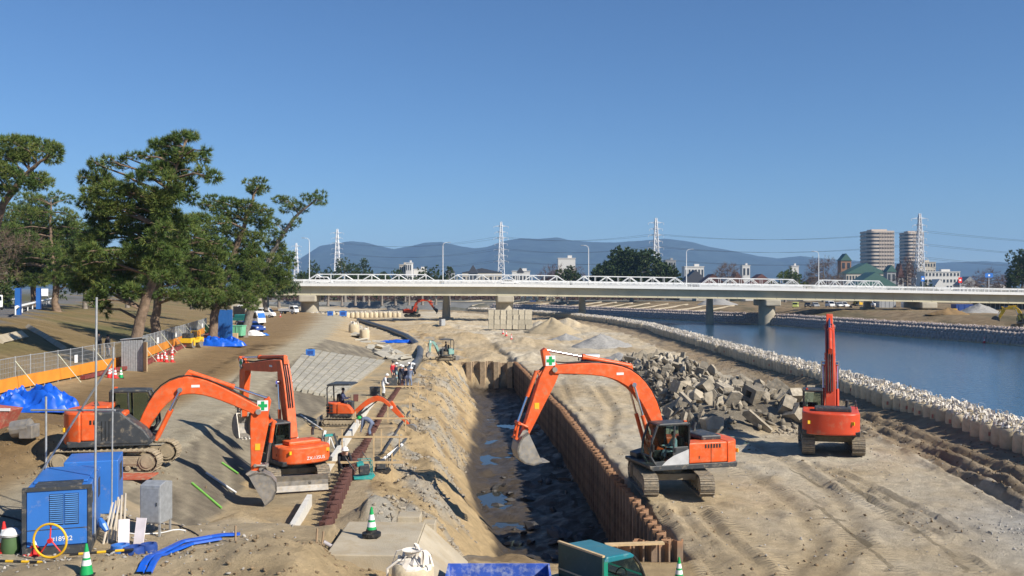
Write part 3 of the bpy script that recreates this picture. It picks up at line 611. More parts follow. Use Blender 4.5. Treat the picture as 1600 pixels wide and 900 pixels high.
    for p in (prof[1], prof[2], prof[4], prof[5], (-.29, 1.9)): b.cyl((p[0], y0, p[1]), (p[0], y1, p[1]), .045, 6)
    b.build('cab_frame', cabm, cab)
    b = MB(Ms); b.prism([(-.28, 1.2), (.4, 1.2), (.4, 1.92), (-.29, 1.92)], y1-.045, y1+.005); b.prism([(.4, 1.2), (1.18, 1.2), (1.3, 1.4), (.4, 1.4)], y1-.045, y1+.005); dr = b.build('door', cabm, cab, bevel=.01)
    b = MB(Ms); b.box((.34, y1+.02, 1.85), (.06, .03, .16)); b.build('handle', BLACK, dr)
    if style == 'std':
        b = MB(Ms); b.prism([(-.27, 1.24), (.95, 1.24), (.72, 1.44), (.42, 1.62), (-.27, 1.86)], y1+.006, y1+.014); b.build('silver_flash', mat('silver_paint', (.6, .6, .6), .4, .3), dr)
    b = MB(Ms); b.box((-.29, (y0+y1)/2, 1.55), (.05, y1-y0-.1, .66)); b.build('back_panel', cabm, cab)
    for nm, pp, ya, yb in (('side_window', [(.46, 1.44), (1.22, 1.44), (1.4, 1.66), (1.33, 2.24), (1.08, 2.86), (.42, 2.86)], y1-.02, y1-.01), ('side_window', [(-.26, 1.98), (.36, 1.98), (.33, 2.84), (-.26, 2.84)], y1-.02, y1-.01), ('side_window', [(-.2, 1.5), (1.2, 1.5), (1.36, 1.7), (1.3, 2.2), (1.05, 2.84), (-.24, 2.84)], y0+.01, y0+.02)):
        b = MB(Ms); b.prism(pp, ya, yb); b.build(nm, glassy, cab)
    b = MB(Ms); b.add([(1.19, y0+.06, 1.25), (1.19, y1-.06, 1.25), (1.43, y1-.06, 1.62), (1.43, y0+.06, 1.62), (1.37, y1-.06, 2.25), (1.37, y0+.06, 2.25), (1.13, y1-.06, 2.86), (1.13, y0+.06, 2.86)], [(0, 1, 2, 3), (3, 2, 4, 5), (5, 4, 6, 7)]); b.build('windscreen', glassy, cab)
    b = MB(Ms); b.box((-.285, (y0+y1)/2, 2.4), (.012, y1-y0-.16, .84)); b.build('rear_window', glassy, cab)
    b = MB(Ms); b.box((.15, .83, 1.55), (.5, .5, .16)); b.box((-.1, .83, 1.95), (.14, .48, .75)); b.box((.75, .5, 1.5), (.5, .12, .5)); b.build('seat', BLACK, cab, bevel=.03)
    b = MB(Ms); b.box((1.4, y1+.12, 2.0), (.05, .16, .3)); b.cyl((1.35, y1, 2.1), (1.4, y1+.1, 2.1), .015, 6); b.build('mirror', BLACK, cab)
    b = MB(Ms); b.box((-.2, y1-.2, 3.0), (.12, .1, .08)); b.build('work_light', paint, cab)
    # boom, arm, bucket in the plane y = yb
    yb = -.03*s; By = Matrix.Translation((0, yb, 0)); MB_ = M @ By
    Ft, K, E, T, B = [Vector(j) for j in joints[:5]]      # foot, bend control, arm pivot, arm tail, bucket pin
    if boom2: path = [Ft+(K-Ft)*i/5 for i in range(6)]+[K+(E-K)*i/5 for i in range(1, 6)]
    else: path = bez([Ft, K, K*.72+E*.28, E], 14)
    n = len(path); wid = [s*I(i/(n-1), (0, .25, .5, 1), (.42, .66, .68, .36)) for i in range(n)]
    b = MB(MB_); b.prism(band(path, wid), -.24*s, .24*s); boom = b.build('boom', paint, root, bevel=.03, smooth=30)
    for p in (Ft, E): MB(MB_).cyl((p.x, -.31*s, p.y), (p.x, .31*s, p.y), .11*s, 12).build('pin', STEEL, boom)
    mid = path[int(n*.5)]; d = (path[int(n*.5)+1]-path[int(n*.5)-1]).normalized(); nrm = Vector((-d.y, d.x))
    if nrm.y < 0: nrm = -nrm
    for y in (-.34*s, .34*s):                # lift cylinders
        a0 = Vector((Ft.x+.5*s, Ft.y-.45*s)); a1 = path[int(n*.45)]-nrm*.12*s; m_ = a0*.42+a1*.58
        b = MB(MB_); b.cyl((a0.x, y, a0.y), (m_.x, y, m_.y), .085*s, 10); cy = b.build('lift_cylinder', paint, root, smooth=40)
        b = MB(MB_); b.cyl((m_.x, y, m_.y), (a1.x, y, a1.y), .05*s, 8); b.cyl((a1.x, y-.06, a1.y), (a1.x, y+.06, a1.y), .1*s, 10); b.build('rod', CHROME, cy, smooth=40)
    a0 = mid+nrm*.52*s; m_ = a0*.45+T*.55; b = MB(MB_); b.cyl((a0.x, 0, a0.y), (m_.x, 0, m_.y), .1*s, 12); b.cyl((m_.x-.01, 0, m_.y), (m_.x*.93+T.x*.07, 0, m_.y*.93+T.y*.07), .125*s, 12); cy = b.build('arm_cylinder', paint, root, smooth=40)
    b = MB(MB_); b.cyl((m_.x, 0, m_.y), (T.x, 0, T.y), .055*s, 10); b.build('rod', CHROME, cy, smooth=40)
    b = MB(MB_); b.prism([tuple(mid+nrm*.25*s-d*.25*s), tuple(mid+nrm*.25*s+d*.25*s), tuple(mid+nrm*.58*s)], -.1*s, .1*s); b.build('bracket', paint, boom)
    ad = (B-E).normalized(); an = Vector((-ad.y, ad.x)); 
    tn = (T-E); f_ = 1 if tn.dot(an) > 0 else -1; an = an*f_      # tail side normal
    arm = [tuple(T+an*.08*s-ad*.08*s), tuple(E-an*.28*s-ad*.12*s), tuple(E-an*.3*s+ad*.5*s), tuple(B-an*.14*s), tuple(B+ad*.1*s), tuple(B+an*.14*s), tuple(E+an*.42*s+ad*.55*s), tuple(E+an*.4*s+ad*.05*s), tuple(T+an*.18*s+ad*.1*s)]
    b = MB(MB_); b.prism(arm, -.17*s, .17*s); ar = b.build('arm', paint, root, bevel=.03)
    oside = -an
    a0 = E+ad*.35*s+an*.62*s; L_ = (B-E).length; kx = B-ad*.42*s+an*.46*s; m_ = a0*.5+kx*.5
    b = MB(MB_); b.cyl((a0.x, 0, a0.y), (m_.x, 0, m_.y), .085*s, 10); cy = b.build('bucket_cylinder', paint, root, smooth=40)
    b = MB(MB_); b.cyl((m_.x, 0, m_.y), (kx.x, 0, kx.y), .05*s, 8); b.build('rod', CHROME, cy, smooth=40)
    b = MB(MB_); q = E+ad*.35*s+an*.35*s; b.prism([tuple(q-ad*.2*s), tuple(q+ad*.2*s), tuple(a0)], -.08*s, .08*s); b.build('bracket', paint, ar)
    ba = Vector((math.cos(bucket_ang), math.sin(bucket_ang))); bk = B-ba*.2*s+Vector((-ba.y, ba.x))*.3*s
    b = MB(MB_); j2 = B-ad*.42*s
    for y in (-.22*s, .22*s): b.cyl((j2.x, y, j2.y), (kx.x, y, kx.y), .05*s, 8); b.cyl((kx.x, y*.7, kx.y), (bk.x, y*.7, bk.y), .055*s, 8)
    for p in (j2, kx, B, bk): b.cyl((p.x, -.28*s, p.y), (p.x, .28*s, p.y), .065*s, 10)
    b.build('bucket_link', bm if style != 'std' else paint, root)
    bucket_part(root, MB_, B, bucket_ang, s*.92, bm)
    # hoses along the boom and over the arm pivot
    for y in (-.1*s, .02*s, .12*s):
        hp = [path[i]+(Vector((-(path[min(i+1, n-1)]-path[i-1]).y, (path[min(i+1, n-1)]-path[i-1]).x)).normalized()*(1 if nrm.dot(Vector((-(path[min(i+1, n-1)]-path[i-1]).y, (path[min(i+1, n-1)]-path[i-1]).x))) > 0 else -1))*(wid[i]/2+.05*s) for i in range(2, n-1)]
        b = MB(MB_); b.tube([(p.x, y, p.y) for p in hp]+[((E+an*.15*s).x-.0, y, (E.y+.32*s)), ((E+an*.5*s+ad*.3*s).x, y, (E+an*.5*s+ad*.3*s).y)], .026*s, 6); b.build('hose', BLACK, root, smooth=60)
    sgv = 1 if math.cos(sw) < 0 else -1
    q = E*.45+B*.55+an*.05*s; MB(MB_).box((q.x, sgv*.178*s, q.y), (.2*s, .012, .26*s)).build('yellow_sticker', YELLOW, ar)
    q = path[int(n*.55)]; MB(MB_).box((q.x, sgv*.246*s, q.y), (.32*s, .012, .1*s)).build('sticker', WHITE, boom)
    if sign:
        sgn = 1 if math.cos(sw) < 0 else -1        # the arm side that faces the viewer
        ctr = E*.55+T*.45+an*.02 if (T-E).length > .3 else E
        ex = Vector((1, 0, 0)) if sgn < 0 else Vector((-1, 0, 0))
        Q = Matrix(((ex.x, 0, 0, ctr.x), (0, 0, sgn, sgn*(.178*s)), (0, 1, 0, ctr.y), (0, 0, 0, 1)))
        cross_sign(ar, MB_ @ Q, .42*s)
    if blade:
        Mr = Matrix.Rotation(blade, 4, 'Z') @ Matrix.Scale(s, 4); b = MB(Mr)
        b.prism([(2.75, .05), (2.6, .3), (2.6, .55), (2.75, .78), (2.82, .78), (2.7, .52), (2.7, .3), (2.84, .05)], -1.3, 1.3); o = b.build('dozer_blade', STEEL, root)
        for y in (-.45, .45): MB(Mr).box((2.1, y, .42), (1.2, .14, .2)).build('blade_arm', STEEL, o)
    return root
def exj(loc, sw, pix): return [plane_px(a, b, loc, sw) for a, b in pix]

# A: by the sheet pile wall, boom over the trench
lA = Vector((6.75, 41.2, 1.42)); hA = R(196)
jA = [(.35, 1.85)]+exj(lA, hA, [(1006, 572), (864, 577), (853, 547), (818, 682)])
A = excavator(lA, R(272), hA, jA, 'orange excavator with black cab reaching its arm over the sheet piled trench', tail=2.85, bucket_ang=R(-128), bm=STEEL)
pm = Matrix.Translation(lA) @ Matrix.Rotation(hA, 4, 'Z')
person(pm @ Vector((.18, .83, 1.62)), hA, 'operator in light blue shirt seated in cab of excavator over the trench', 'sit', (.4, .5, .55), (.2, .25, .3), None, .95)
# B: seen from behind next to the rubble
lB = Vector((16.9, 51.0, 1.45)); hB = R(72.5)
B_ = excavator(lB, R(76), hB, [(.35, 1.75), (1.0, 4.8), (4.6, 6.3), (4.9, 6.95), (3.0, 4.2)], 'red orange excavator with boom raised high beside the concrete rubble heap', 1.06, RED_ORANGE, tail=2.85, bucket_ang=R(-150), group='orange excavators')
# C: on the upper left bench
lC = Vector((-14.5, 35.2, 3.42)); hC = R(13)
jC = exj(lC, hC, [(224, 668), (268, 574), (404, 642), (417, 622), (398, 742)])
C_ = excavator(lC, R(2), hC, jC, 'orange excavator with dark side cover on muddy tracks on the upper bench', .94, ORANGE, style='old', tail=1.85, tl=4.2, hz=.2, bucket_ang=R(-75), bm=STEEL, cover=True, mud=True)
# D: rear towards us on the lower bench
lD = Vector((-9.2, 40.6, 1.85)); hD = R(129)
jD = exj(lD, hD, [(447, 668), (452, 575), (392, 581), (383, 574), (388, 668)])
D_ = excavator(lD, R(110), hD, [(.3, 1.75), (1.15, 4.8), (5.0, 4.5), (5.45, 4.9), (5.3, 2.2)], 'short tailed orange excavator with lettering on its counterweight and a dozer blade', .86, ORANGE, style='old', tail=1.75, tl=3.9, bucket_ang=R(-120), boom2=True, blade=R(288), hz=-.22, text='ZX-135US', glassy=GLASS)
# G: far one under the bridge
lG = at(642, 496, 2.0)+Vector((0, 4, 0)); lG.z = 2.0
G_ = excavator(lG, R(0), R(-8), [(.3, 1.75), (1.3, 4.9), (4.6, 4.5), (5.0, 4.9), (6.2, 2.2)], 'small distant red orange excavator working under the bridge girder', 1.0, RED_ORANGE, style='old', tail=2.7, bucket_ang=R(-60), bm=DARK)

def mini_excavator(loc, th, sw, joints, label, paint, s=1.0, canopy=DARK, group='mini excavators', bm=STEEL):
    root = thing('mini_excavator', label, 'excavator', loc, 0, group); crawler(root, th, s, 2.3, .35, 1.35, .55)
    Ms = Matrix.Rotation(sw, 4, 'Z') @ Matrix.Scale(s, 4); M = Matrix.Rotation(sw, 4, 'Z')
    arc = [(-.95*math.cos(q), .85*math.sin(q)) for q in [R(a) for a in range(-70, 71, 14)]]
    b = MB(Ms); b.prism(arc+[(.75, .85), (.75, -.85)], .62, .76, 'z'); b.build('deck', DARK, root)
    b = MB(Ms); b.prism(arc+[(-.1, .8), (-.1, -.8)], .76, 1.38, 'z'); h = b.build('engine_cover', paint, root, bevel=.05, smooth=35)
    b = MB(Ms); b.prism([(-.1, .76), (.85, .76), (.8, 1.0), (.55, 1.28), (.1, 1.36), (-.1, 1.37)], -.84, -.4); b.build('side_cover', paint, root, bevel=.05)
    b = MB(Ms)
    for k in range(3): b.box((-.72, -.58, .9+k*.17), (.16, .2, .11), rz=.6); b.box((-.45, -.78, .9+k*.17), (.16, .06, .11), rz=.2)
    b.build('vent', BLACK, h)
    b = MB(Ms); b.box((-.05, .1, 1.2), (.5, .5, .16)); b.box((-.26, .1, 1.55), (.12, .48, .6)); b.build('seat', BLACK, root, bevel=.03)
    b = MB(Ms); b.box((.5, .1, 1.1), (.25, .6, .6)); b.cyl((.45, .3, 1.3), (.42, .3, 1.75), .02, 6); b.cyl((.45, -.1, 1.3), (.42, -.1, 1.75), .02, 6); b.build('console', DARK, root, bevel=.03)
    for y in (-.68, .68): MB(Ms).tube([(-.72, y, 1.3), (-.75, y, 2.25), (-.65, y, 2.42), (-.2, y, 2.46)], .045, 8).build('canopy_post', canopy, root, smooth=40)
    b = MB(Ms); b.prism([(-.75, 2.4), (.75, 2.44), (.78, 2.48), (.6, 2.54), (-.6, 2.54), (-.78, 2.46)], -.74, .74); b.build('canopy_roof', canopy, root, bevel=.03)
    Ft, K, E, T, B = [Vector(j) for j in joints]; path = bez([Ft, K, K*.7+E*.3, E], 12); n = len(path)
    wid = [s*I(i/(n-1), (0, .3, .5, 1), (.22, .32, .32, .18)) for i in range(n)]
    b = MB(M); b.prism(band(path, wid), -.1*s, .1*s); bo = b.build('boom', paint, root, bevel=.02, smooth=30)
    a0 = Ft+Vector((.12, -.22))*s; a1 = path[n//2]+Vector((.0, -.16))*s; m_ = a0*.4+a1*.6
    b = MB(M); b.cyl((a0.x, 0, a0.y), (m_.x, 0, m_.y), .06*s, 8); b.cyl((m_.x, 0, m_.y), (a1.x, 0, a1.y), .035*s, 8); b.build('lift_cylinder', DARK, root)
    b = MB(M); b.box((Ft.x-.15*s, 0, Ft.y-.15*s), (.4*s, .3*s, .6*s)); b.build('swing_bracket', DARK, root, bevel=.02)
    ad = (B-E).normalized(); an = Vector((-ad.y, ad.x)); an = an if an.dot(T-E) > 0 else -an
    b = MB(M); b.prism([tuple(T), tuple(E-an*.12*s-ad*.05*s), tuple(E-an*.12*s+ad*.25*s), tuple(B-an*.06*s), tuple(B+an*.06*s), tuple(E+an*.2*s+ad*.25*s), tuple(T+an*.1*s+ad*.05*s)], -.085*s, .085*s); ar = b.build('arm', paint, root, bevel=.02)
    mid = path[int(n*.5)]+Vector((0, .24*s)); m_ = mid*.4+T*.6; b = MB(M); b.cyl((mid.x, 0, mid.y), (m_.x, 0, m_.y), .055*s, 8); b.cyl((m_.x, 0, m_.y), (T.x, 0, T.y), .03*s, 8); b.build('arm_cylinder', DARK, root)
    a0 = E+ad*.15*s+an*.28*s; a1 = B-ad*.2*s+an*.25*s; m_ = a0*.5+a1*.5; b = MB(M); b.cyl((a0.x, 0, a0.y), (m_.x, 0, m_.y), .05*s, 8); b.cyl((m_.x, 0, m_.y), (a1.x, 0, a1.y), .028*s, 8); b.cyl((a1.x, 0, a1.y), (B.x, 0, B.y), .035*s, 6); b.build('bucket_cylinder', DARK, root)
    b = MB(M); b.cyl((E.x, -.1*s, E.y), (E.x, .1*s, E.y), .1*s, 12); b.build('pivot_cap', WHITE, bo)
    bucket_part(root, M, B, R(-70), s*.45, bm, 1.1)
    b = MB(Matrix.Rotation(th, 4, 'Z') @ Matrix.Scale(s, 4)); b.box((-1.35, 0, .3), (.08, 1.7, .4)); b.box((-1.05, 0, .3), (.6, .6, .12)); b.build('dozer_blade', STEEL, root)
    return root
lE = put(530, 668, 1.8)+Vector((0, 1.1, 0)); hE = R(-6)
jE = exj(lE, hE, [(549, 650), (588, 612), (612, 636), (610, 627), (640, 665)])
mini_excavator(lE, R(2), hE, jE, 'orange mini excavator with dark canopy beside the timber batter boards', ORANGE, 1.0)
person(lE+Matrix.Rotation(hE, 3, 'Z') @ Vector((-.02, .1, 1.28)), hE, 'operator in dark blue jacket driving the orange mini excavator', 'sit', (.05, .06, .12), (.06, .07, .12), None, .95)
lF = put(697, 565, 1.8); hF = R(200)
mini_excavator(lF, R(170), hF, [(.85, 1.0), (1.3, 2.1), (1.75, 2.1), (1.8, 2.35), (1.85, .9)], 'pale green mini excavator with thin canopy posts on the sand', mat('sage_paint', (.2, .38, .33), .5, dust=.3), .95)
person(lF+Vector((0, 0, 1.2)), hF, 'operator in black clothes seated on the pale green mini excavator', 'sit', (.03, .03, .035), (.03, .03, .04), None, .95)
# ------------------------------------------------------------ sheet pile walls
def pile_mesh(h, flip, wd=.4, dp=.2, t=.025):
    """one U-shaped sheet pile, x along the wall"""
    a = wd/2; q = -1 if flip else 1
    out = [(-a, 0), (-a+.05, 0), (-a+.12, dp), (a-.12, dp), (a-.05, 0), (a, 0)]; inn = [(a, -t), (a-.065, -t), (a-.13, dp-t), (-a+.13, dp-t), (-a+.065, -t), (-a, -t)]
    b = MB()
    for i in range(5): b.prism([(out[i][0], q*out[i][1]), (out[i+1][0], q*out[i+1][1]), (inn[4-i][0], q*inn[4-i][1]), (inn[5-i][0], q*inn[5-i][1])], -h, 0, 'z')
    return b
def pile_wall(label, pts, ztop, h, m, n_max=300, wd=.4, jit=.03, dp=.2):
    root = thing('sheet_pile_wall', label, 'sheet piling', (pts[0][0], pts[0][1], 0), 0)
    ms = [pile_mesh(h, k, wd, dp).mesh('sheet_pile', m) for k in (0, 1)]; c = 0
    for (x0, y0), (x1, y1) in zip(pts[:-1], pts[1:]):
        L_ = math.hypot(x1-x0, y1-y0); n = int(L_/wd); a = math.atan2(y1-y0, x1-x0)
        for i in range(n):
            t = (i+.5)/n; x, y = x0+(x1-x0)*t, y0+(y1-y0)*t
            o = link('sheet_pile', ms[c % 2], root, (x-pts[0][0], y-pts[0][1], (ztop(y) if callable(ztop) else ztop)+random.uniform(-jit, jit)), (0, 0, a)); c += 1
    return root
pile_wall('long rusty sheet pile wall holding the sand beside the trench', [(float(XW(y)), y) for y in (31.5, 44.5, 68, 90, 111.8)], lambda y: 1.42 if y > 43 else 1.46, 4.2, RUST, jit=.05)
pile_wall('pale sheet pile end wall closing the far end of the trench', [(.2, 111.9), (-6.2, 112.6)], 1.35, 3.6, mat('pale_rust', (.34, .25, .16), .85, var=.25, bump=.3), wd=.8, jit=.12, dp=.42)
ro = pile_wall('short rusty sheet pile row with chalk marks at the near trench end', [(5.6, 31.3), (3.0, 30.75)], 1.75, 2.6, RUST, jit=.12)
MB().box((3.9, 30.55, 1.86), (1.9, .25, .06), rz=.12).build('timber_plank', WOOD).update_tag(); tag(bpy.data.objects['timber_plank'], 'weathered timber plank lying on the rusty pile tops', 'plank')
ro = pile_wall('row of dark brown sheet piles stepping down beside the batter boards', [(float(XS(y))+.05, y) for y in (31.8, 44, 65.5, 84)], lambda y: I(y, (31, 36, 44, 50, 84), (2.15, 2.4, 2.3, 1.98, 1.95)), 1.5, RUST_D, jit=.03)
# ------------------------------------------------------------ formwork kerb, slope revetment
for (ya, yb, lab) in ((31.6, 36.2, 'short white concrete kerb beside the dug earth at the pile row'), (39.5, 47.5, 'white concrete kerb running in front of the lower bench'), (48.6, 68, 'long pale concrete kerb beside the orange mini excavator')):
    b = MB(); n = 8
    for i in range(n):
        y0, y1 = ya+(yb-ya)*i/n, ya+(yb-ya)*(i+1)/n; xa, xb = float(XS(y0))-1.0, float(XS(y1))-1.0
        b.add([(xa-.09, y0, 1.5), (xa+.09, y0, 1.5), (xb+.09, y1, 1.5), (xb-.09, y1, 1.5), (xa-.09, y0, 2.22), (xa+.09, y0, 2.22), (xb+.09, y1, 2.22), (xb-.09, y1, 2.22)], [(4, 5, 6, 7), (1, 2, 6, 5), (0, 4, 7, 3)]+([(0, 1, 5, 4)] if i == 0 else [])+([(2, 3, 7, 6)] if i == n-1 else []))
    tag(b.build('concrete_kerb', mat('white_concrete', (.62, .6, .54), .85, var=.1, dust=.2)), lab, 'kerb')
rev = thing('slope_revetment', 'pale concrete block facing laid on the slope above the workers', 'revetment', (0, 0, 0))
RV = [mat('revetment_block%d' % k, c, .92, var=.15, scale=1.5, bump=.3, dust=.35, dcol=(.27, .24, .18)) for k, c in enumerate(((.36, .34, .28), (.4, .37, .3), (.33, .31, .26)))]
c00, c01 = Vector((float(XC(67))+1.0, 67, 3.34)), Vector((float(XC(104))-.2, 104, 3.42)); c10, c11 = Vector((float(XT(70))-.2, 70, 1.98)), Vector((float(XT(106))+.9, 106, 1.98))
bl = lambda u, v: (c00*(1-u)+c01*u)*(1-v)+(c10*(1-u)+c11*u)*v
nu, nv = 30, 10
for i in range(nu):
    for j in range(nv):
        e = .008; h = random.uniform(.03, .06); sft = (.5/nu if j % 2 else 0)
        u0, u1 = min(1, max(0, i/nu+sft-.5*.5/nu+e/4)), min(1, max(0, (i+1)/nu+sft-.5*.5/nu-e/4)); v0, v1 = j/nv+e, (j+1)/nv-e
        q = [bl(u0, v0), bl(u1, v0), bl(u1, v1), bl(u0, v1)]; up = Vector((.25, 0, 1))
        MB().add([p-up*.25 for p in q]+[p+up*h for p in q], [(0, 1, 2, 3), (4, 7, 6, 5), (0, 4, 5, 1), (1, 5, 6, 2), (2, 6, 7, 3), (3, 7, 4, 0)]).build('block', random.choice(RV), rev)
# ------------------------------------------------------------ big sand bags
def bag_meshes(v, m, h=1.08, r=.54):
    rg = np.random.default_rng(v); b = MB(); n = 14; vs = []; fs = []
    prof = [(.9, 0), (1, .12), (1.03, .4), (1.0, .7), (.97, .9), (.85, 1.0), (.55, 1.04), (.2, 1.1), (.08, 1.22)]
    ph = rg.uniform(0, 6.28, 4); 
    for p, z in prof:
        for k in range(n):
            q = 2*math.pi*k/n; rr = r*p*(1+.045*math.cos(2*q+ph[0])+.03*math.cos(5*q+ph[1]+z)+.02*math.sin(9*q+ph[2])); vs.append((rr*math.cos(q), rr*math.sin(q), z*h+.02*math.sin(3*q+ph[3])))
    m_ = len(prof)
    for i in range(m_-1):
        for k in range(n): fs.append((i*n+k, i*n+(k+1) % n, (i+1)*n+(k+1) % n, (i+1)*n+k))
    fs += [tuple(range(n-1, -1, -1)), tuple(range((m_-1)*n, m_*n))]; b.add(vs, fs); body = b.mesh('sand_bag', m, 50)
    t = MB()
    for k in range(19):                       # loose webbing and gathered cloth on top
        q = rg.uniform(0, 6.28); rr = rg.uniform(.0, .42); p0 = Vector((rr*math.cos(q), rr*math.sin(q), h*1.0)); d = Vector((rg.uniform(-.4, .4), rg.uniform(-.4, .4), 0))
        hh = rg.uniform(.1, .42); a = Vector((-d.y, d.x, 0)).normalized()*rg.uniform(.015, .05)
        pts = [p0, p0+d*.3+Vector((0, 0, hh)), p0+d*.8+Vector((0, 0, hh*.9)), p0+d*1.1+Vector((0, 0, rg.uniform(-.05, .12)))]
        t.add([p-a for p in pts]+[p+a for p in pts], [(i, i+1, i+5, i+4) for i in range(3)])
    for k in range(3):
        q = rg.uniform(0, 6.28); c = Vector((.25*math.cos(q), .25*math.sin(q), h*1.04)); t.lathe([(.15, 0), (.16, .04), (.08, .1), (.02, .16)], c, 6)
    return body, t.mesh('tie', TIE), 
def bag_print(v):
    b = MB()
    for k in range(4):
        a0 = -2.3+k*.5
        if (v+k) % 2: 
            for q in range(2): a1 = a0+q*.12; b.add([(.565*math.cos(a1), .565*math.sin(a1), .45), (.565*math.cos(a1+.1), .565*math.sin(a1+.1), .45), (.565*math.cos(a1+.1), .565*math.sin(a1+.1), .66), (.565*math.cos(a1), .565*math.sin(a1), .66)], [(0, 1, 2, 3)])
    return b.mesh('print', mat('faded_red_print', (.45, .16, .12), .85))
BAGS = [bag_meshes(v, BAGM) for v in range(6)]; PRN = [bag_print(v) for v in range(2)]
def bag(x, y, z, label, group, v=None, s=1.0, pr=False, m=None):
    v = random.randrange(6) if v is None else v
    o = link('sand_bag', BAGS[v][0], None, (x, y, z), (0, 0, random.uniform(0, 6.28) if not pr else math.atan2(-y, -x)+1.9+random.uniform(-.5, .5))); o.scale = (s, s, s*random.uniform(.93, 1.05)); tag(o, label, 'sand bag', group)
    link('tie', BAGS[v][1], o)
    if pr: link('print', PRN[v % 2], o)
    return o
cnt = 0; rest = []
G1 = 'bags lining the near river bank'
yy = 44.0
while yy < 330:
    x = float(XB(yy)); dxdy = (float(XB(yy+1))-x); sp = 1.09/math.hypot(1, dxdy); nx_, ny_ = 1/math.hypot(1, dxdy), -dxdy/math.hypot(1, dxdy)
    gap = (int(yy*7.3) % 29 == 0)
    for r_ in range(2):
        off = .2+r_*1.08+random.uniform(-.08, .08); X_, Y_ = x+nx_*off, yy+ny_*off+random.uniform(-.06, .06); z_ = 1.84+(.0, .1)[r_]
        if gap and r_ == 0: X_ -= .25
        sec_ = 'before the raised excavator' if yy < 49.5 else 'beside the raised excavator' if yy < 58 else 'alongside the rubble heap' if yy < 118 else 'past the rubble heap towards the bridge'
        lim = {0: 210, 1: 160, 2: 105}[r_]
        if yy < lim and cnt < 290: bag(X_, Y_, z_, 'beige sand bag, %s row on near bank, %s' % (('land side', 'water side')[r_], sec_), G1+', %s row, %s' % (('land side', 'water side')[r_], sec_), pr=(r_ == 0)); cnt += 1
        else: rest.append((X_, Y_, z_, 0))
    yy += sp
print('bags', cnt, len(rest))
def join_copies(name, meshes, places, mats, scale=1.0):
    """many copies as one mesh (for what is past the limit)"""
    V_, F_, n = [], [], 0
    for (x, y, z, k) in places:
        mv, mf = meshes[random.randrange(len(meshes))]; a = random.uniform(0, 6.28); c, s_ = math.cos(a), math.sin(a); sc = scale*random.uniform(.93, 1.07)
        q = np.stack([mv[:, 0]*c-mv[:, 1]*s_, mv[:, 0]*s_+mv[:, 1]*c, mv[:, 2]], -1)*sc+np.array([x, y, z]); V_.append(q); F_.append(mf+n); n += len(q)
    return np_mesh(name, np.concatenate(V_), np.concatenate(F_), mats, True)
def tri_arrays(me):
    me.calc_loop_triangles(); v = np.array([q.co[:] for q in me.vertices]); f = np.array([t.vertices[:] for t in me.loop_triangles]); return v, f
bt = [tri_arrays(b[0]) for b in BAGS[:3]]; tt = [tri_arrays(b[1]) for b in BAGS[:3]]
ob = tag(link('sand_bags', join_copies('sand_bags', bt, rest, BAGM)), 'far beige sand bags continuing along the near river bank', 'sand bags', kind='stuff')
tag(link('bag_ties', join_copies('bag_ties', tt, rest, TIE), ob), kind='stuff')
# far bank: pinkish bags in tiers against the water
fb = []; yy = 120.0
while yy < 420:
    x = float(XFW(yy)); dxdy = float(XFW(yy+1))-x; h = math.hypot(1, dxdy)
    for t_ in range(3): fb.append((x+(.1+t_*.42)/h+random.uniform(-.05, .05), yy+random.uniform(-.1, .1), -.25+t_*.7, 0))
    fb.append((x+2.2/h, yy, 1.75, 0)); yy += 1.05/h
ob = tag(link('sand_bags', join_copies('far_bank_bags', [tri_arrays(bag_meshes(v, BAGP)[0]) for v in (11, 12)], fb, BAGP)), 'tiers of pinkish sand bags facing the far river bank', 'sand bags', kind='stuff')
tp = [(x, y, z+.55*0, 0) for (x, y, z, k) in fb if z > 1.6]
tag(link('bag_ties', join_copies('far_ties', tt, tp, mat('pink_webbing', (.62, .52, .47), .85), 1.0), ob), kind='stuff')
# single bags
p = put(553, 521, 3); bag(p.x, p.y, p.z, 'tall beige sand bag standing alone above the broken slabs', None, 1, 1.5)
p = put(570, 531, 2.6); bag(p.x, p.y, p.z, 'low beige sand bag among the broken slabs on the slope', None, 2, 1.35)
p = Vector((-2.45, 23.6, 2.1)); o = bag(p.x, p.y, p.z, 'full beige sand bag with straps next to the blue steel tank', None, 3, 1.0)
MB().lathe([(.5, .98), (.47, 1.07), (.3, 1.16), (.14, 1.26), (.2, 1.38), (.26, 1.42), (.1, 1.36)], n=14).build('gathered_top', TIE, o)
for sg in (-.25, .25): MB().tube([(sg, -.55, .4), (sg, -.56, 1.0), (sg*.8, -.3, 1.2), (sg*.5, 0, 1.22)], .035, 6).build('strap', TIE, o)
for i in range(18):
    p = at(510+i*7.2 if i < 6 else 520+i*6.6, 489, 3.2); q = bag(p.x, 243+i*.3, 2.4, 'pale sand bag in the straight row below the bridge abutment', 'bags below the abutment', s=1.15)
# stacked concrete blocks at the bridge pier
CB = MB().box((0, 0, .5), (1.45, 1.3, .98)).mesh('concrete_block', mat('block_concrete', (.45, .4, .3), .9, var=.12, bump=.2, dust=.2, per_object=.15))
for r_ in range(4):
    for k in range(7):
        p = at(768+k*9.6, 514, 1.5); tag(link('concrete_block', CB, None, (p.x+random.uniform(-.1, .1), p.y+r_*.35, 1.45+r_*1.0), (0, 0, random.uniform(-.1, .1)+.1)), 'beige concrete block stacked in front of the bridge pier', 'concrete block', 'blocks stacked at the bridge pier')
